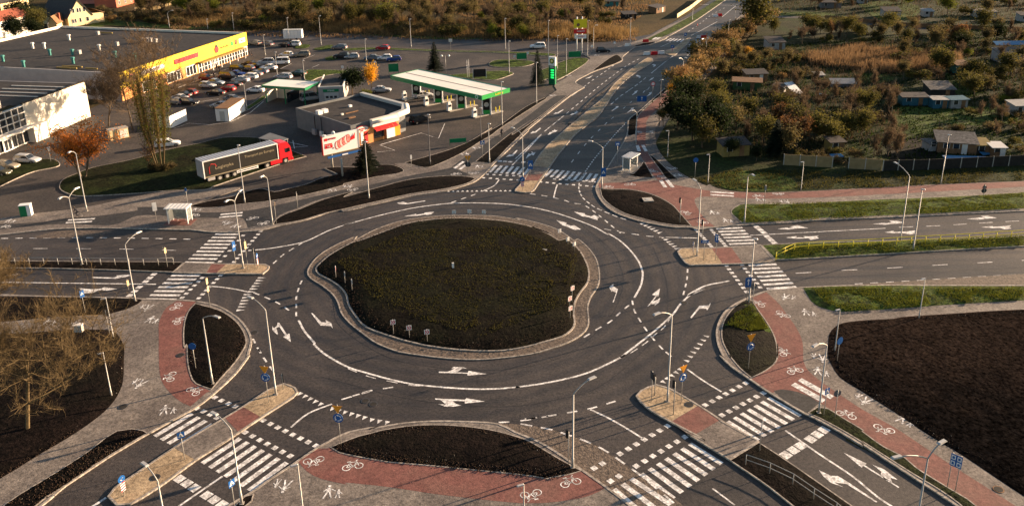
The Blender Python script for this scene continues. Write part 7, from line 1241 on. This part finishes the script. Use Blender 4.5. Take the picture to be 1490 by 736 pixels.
scatter([(1240,228),(1300,215),(1306,238),(1250,240)],4,T3('bare'),(5,6.5),'pale and low behind the ochre panel fence','behind the ochre fence',2)
scatter([(1130,218),(1240,226),(1280,240),(1160,236)],10,T3('bushb','busho'),(2.5,4),'right behind the ochre panel fence','low behind the ochre fence',2)
plant('bushy2',1384,73,1.8,'yellow green low shrub under the rusty tree, left'); plant('bushy0',1406,80,1.8,'yellow green low shrub under the rusty tree, right'); plant('bushy1',1460,148,1.7,'yellow green shrub right of the white blue hut')
# ---- tufts, reeds and dry grass: nobody could count them
def cover(name,areas,m,hgt,w_,seed,label=None):
    rg=random.Random(seed); b=MB(); mi_=b.mi(m); vs=[];fs=[]
    for poly,n,z in areas:
        P=[G(a,c,z) for a,c in poly]; xs=[p.x for p in P]; ys=[p.y for p in P]; k=0;t=0
        while k<n and t<n*20:
            t+=1; x=rg.uniform(min(xs),max(xs)); y=rg.uniform(min(ys),max(ys)); c=False;j=len(P)-1
            for i in range(len(P)):
                if (P[i].y>y)!=(P[j].y>y) and x<(P[j].x-P[i].x)*(y-P[i].y)/(P[j].y-P[i].y)+P[i].x: c=not c
                j=i
            if not c: continue
            if mnoise.noise((x*.22,y*.22,seed))<-.12 and rg.random()<.8: continue
            k+=1
            for q in range(3):
                a=rg.random()*6.28; hh=hgt*rg.uniform(.5,1.2); dx,dy=math.cos(a)*w_,math.sin(a)*w_; lx,ly=rg.gauss(0,.25)*hh,rg.gauss(0,.25)*hh; o=len(vs)
                vs+=[(x-dx,y-dy,z),(x+dx,y+dy,z),(x+lx,y+ly,z+hh)]; fs.append((o,o+1,o+2))
    b.v=vs;b.f=fs;b.m=[mi_]*len(fs); return tag(b.build(name,fix=False),kind='stuff')
cover('reeds',[([(1172,84),(1250,72),(1320,78),(1395,82),(1400,100),(1290,108),(1180,96)],5200,.05)],'straw',2.2,.07,5)
cover('dry_grass',[([(240,30),(600,40),(930,50),(925,62),(700,60),(400,55),(250,45)],5000,-.05),([(560,0),(960,8),(900,45),(700,30)],6000,-.05),([(1000,-25),(1100,-25),(1080,40),(1040,60)],10,0)],'straw',.7,.09,6)
cover('garden_weeds',[([(1080,70),(1500,40),(1500,240),(1300,240),(1150,230),(1060,220),(1000,160)],14000,.08),([(1110,-20),(1560,-25),(1500,45),(1100,20)],4000,.06)],'leaf_green',.45,.1,7)
cover('verge_tufts',[([(1010,262),(1070,246),(1290,250),(1490,243),(1490,262),(1250,275),(1060,275)],5000,.12)],'leaf_olive',.22,.05,8)
cover('grass_blades',[([(1075,322),(1075,305),(1120,295),(1300,293),(1490,280),(1490,303),(1300,314),(1100,324)],9000,.28),([(1057,472),(1070,455),(1095,442),(1118,478),(1090,482)],2600,.3),([(1180,418),(1490,417),(1490,434),(1300,448),(1230,452),(1200,440)],6000,.3),([(1125,357),(1300,352),(1490,342),(1490,357),(1300,366),(1130,376)],5000,.28)],'leaf_lime',.14,.035,9)
cover('clover',[([(490,380),(600,335),(740,330),(840,370),(830,440),(700,490),(560,450)],9000,.6)],'leaf_olive',.16,.04,10)
cover('undergrowth',[([(172,24),(330,16),(600,30),(880,40),(930,48),(905,60),(740,58),(500,50),(330,42),(240,36)],11000,-.05),([(300,-30),(960,-30),(965,6),(800,12),(560,6),(380,6)],7000,-.05)],'twig_gold',2.4,.05,11)
cover('brambles',[([(1060,80),(1300,60),(1500,60),(1500,150),(1300,110),(1290,215),(1150,220),(1060,210),(1010,150)],4500,.05),([(1110,-20),(1560,-25),(1500,30),(1100,14)],4500,.05)],'twig',1.3,.04,12)
print('plants',TN[0])
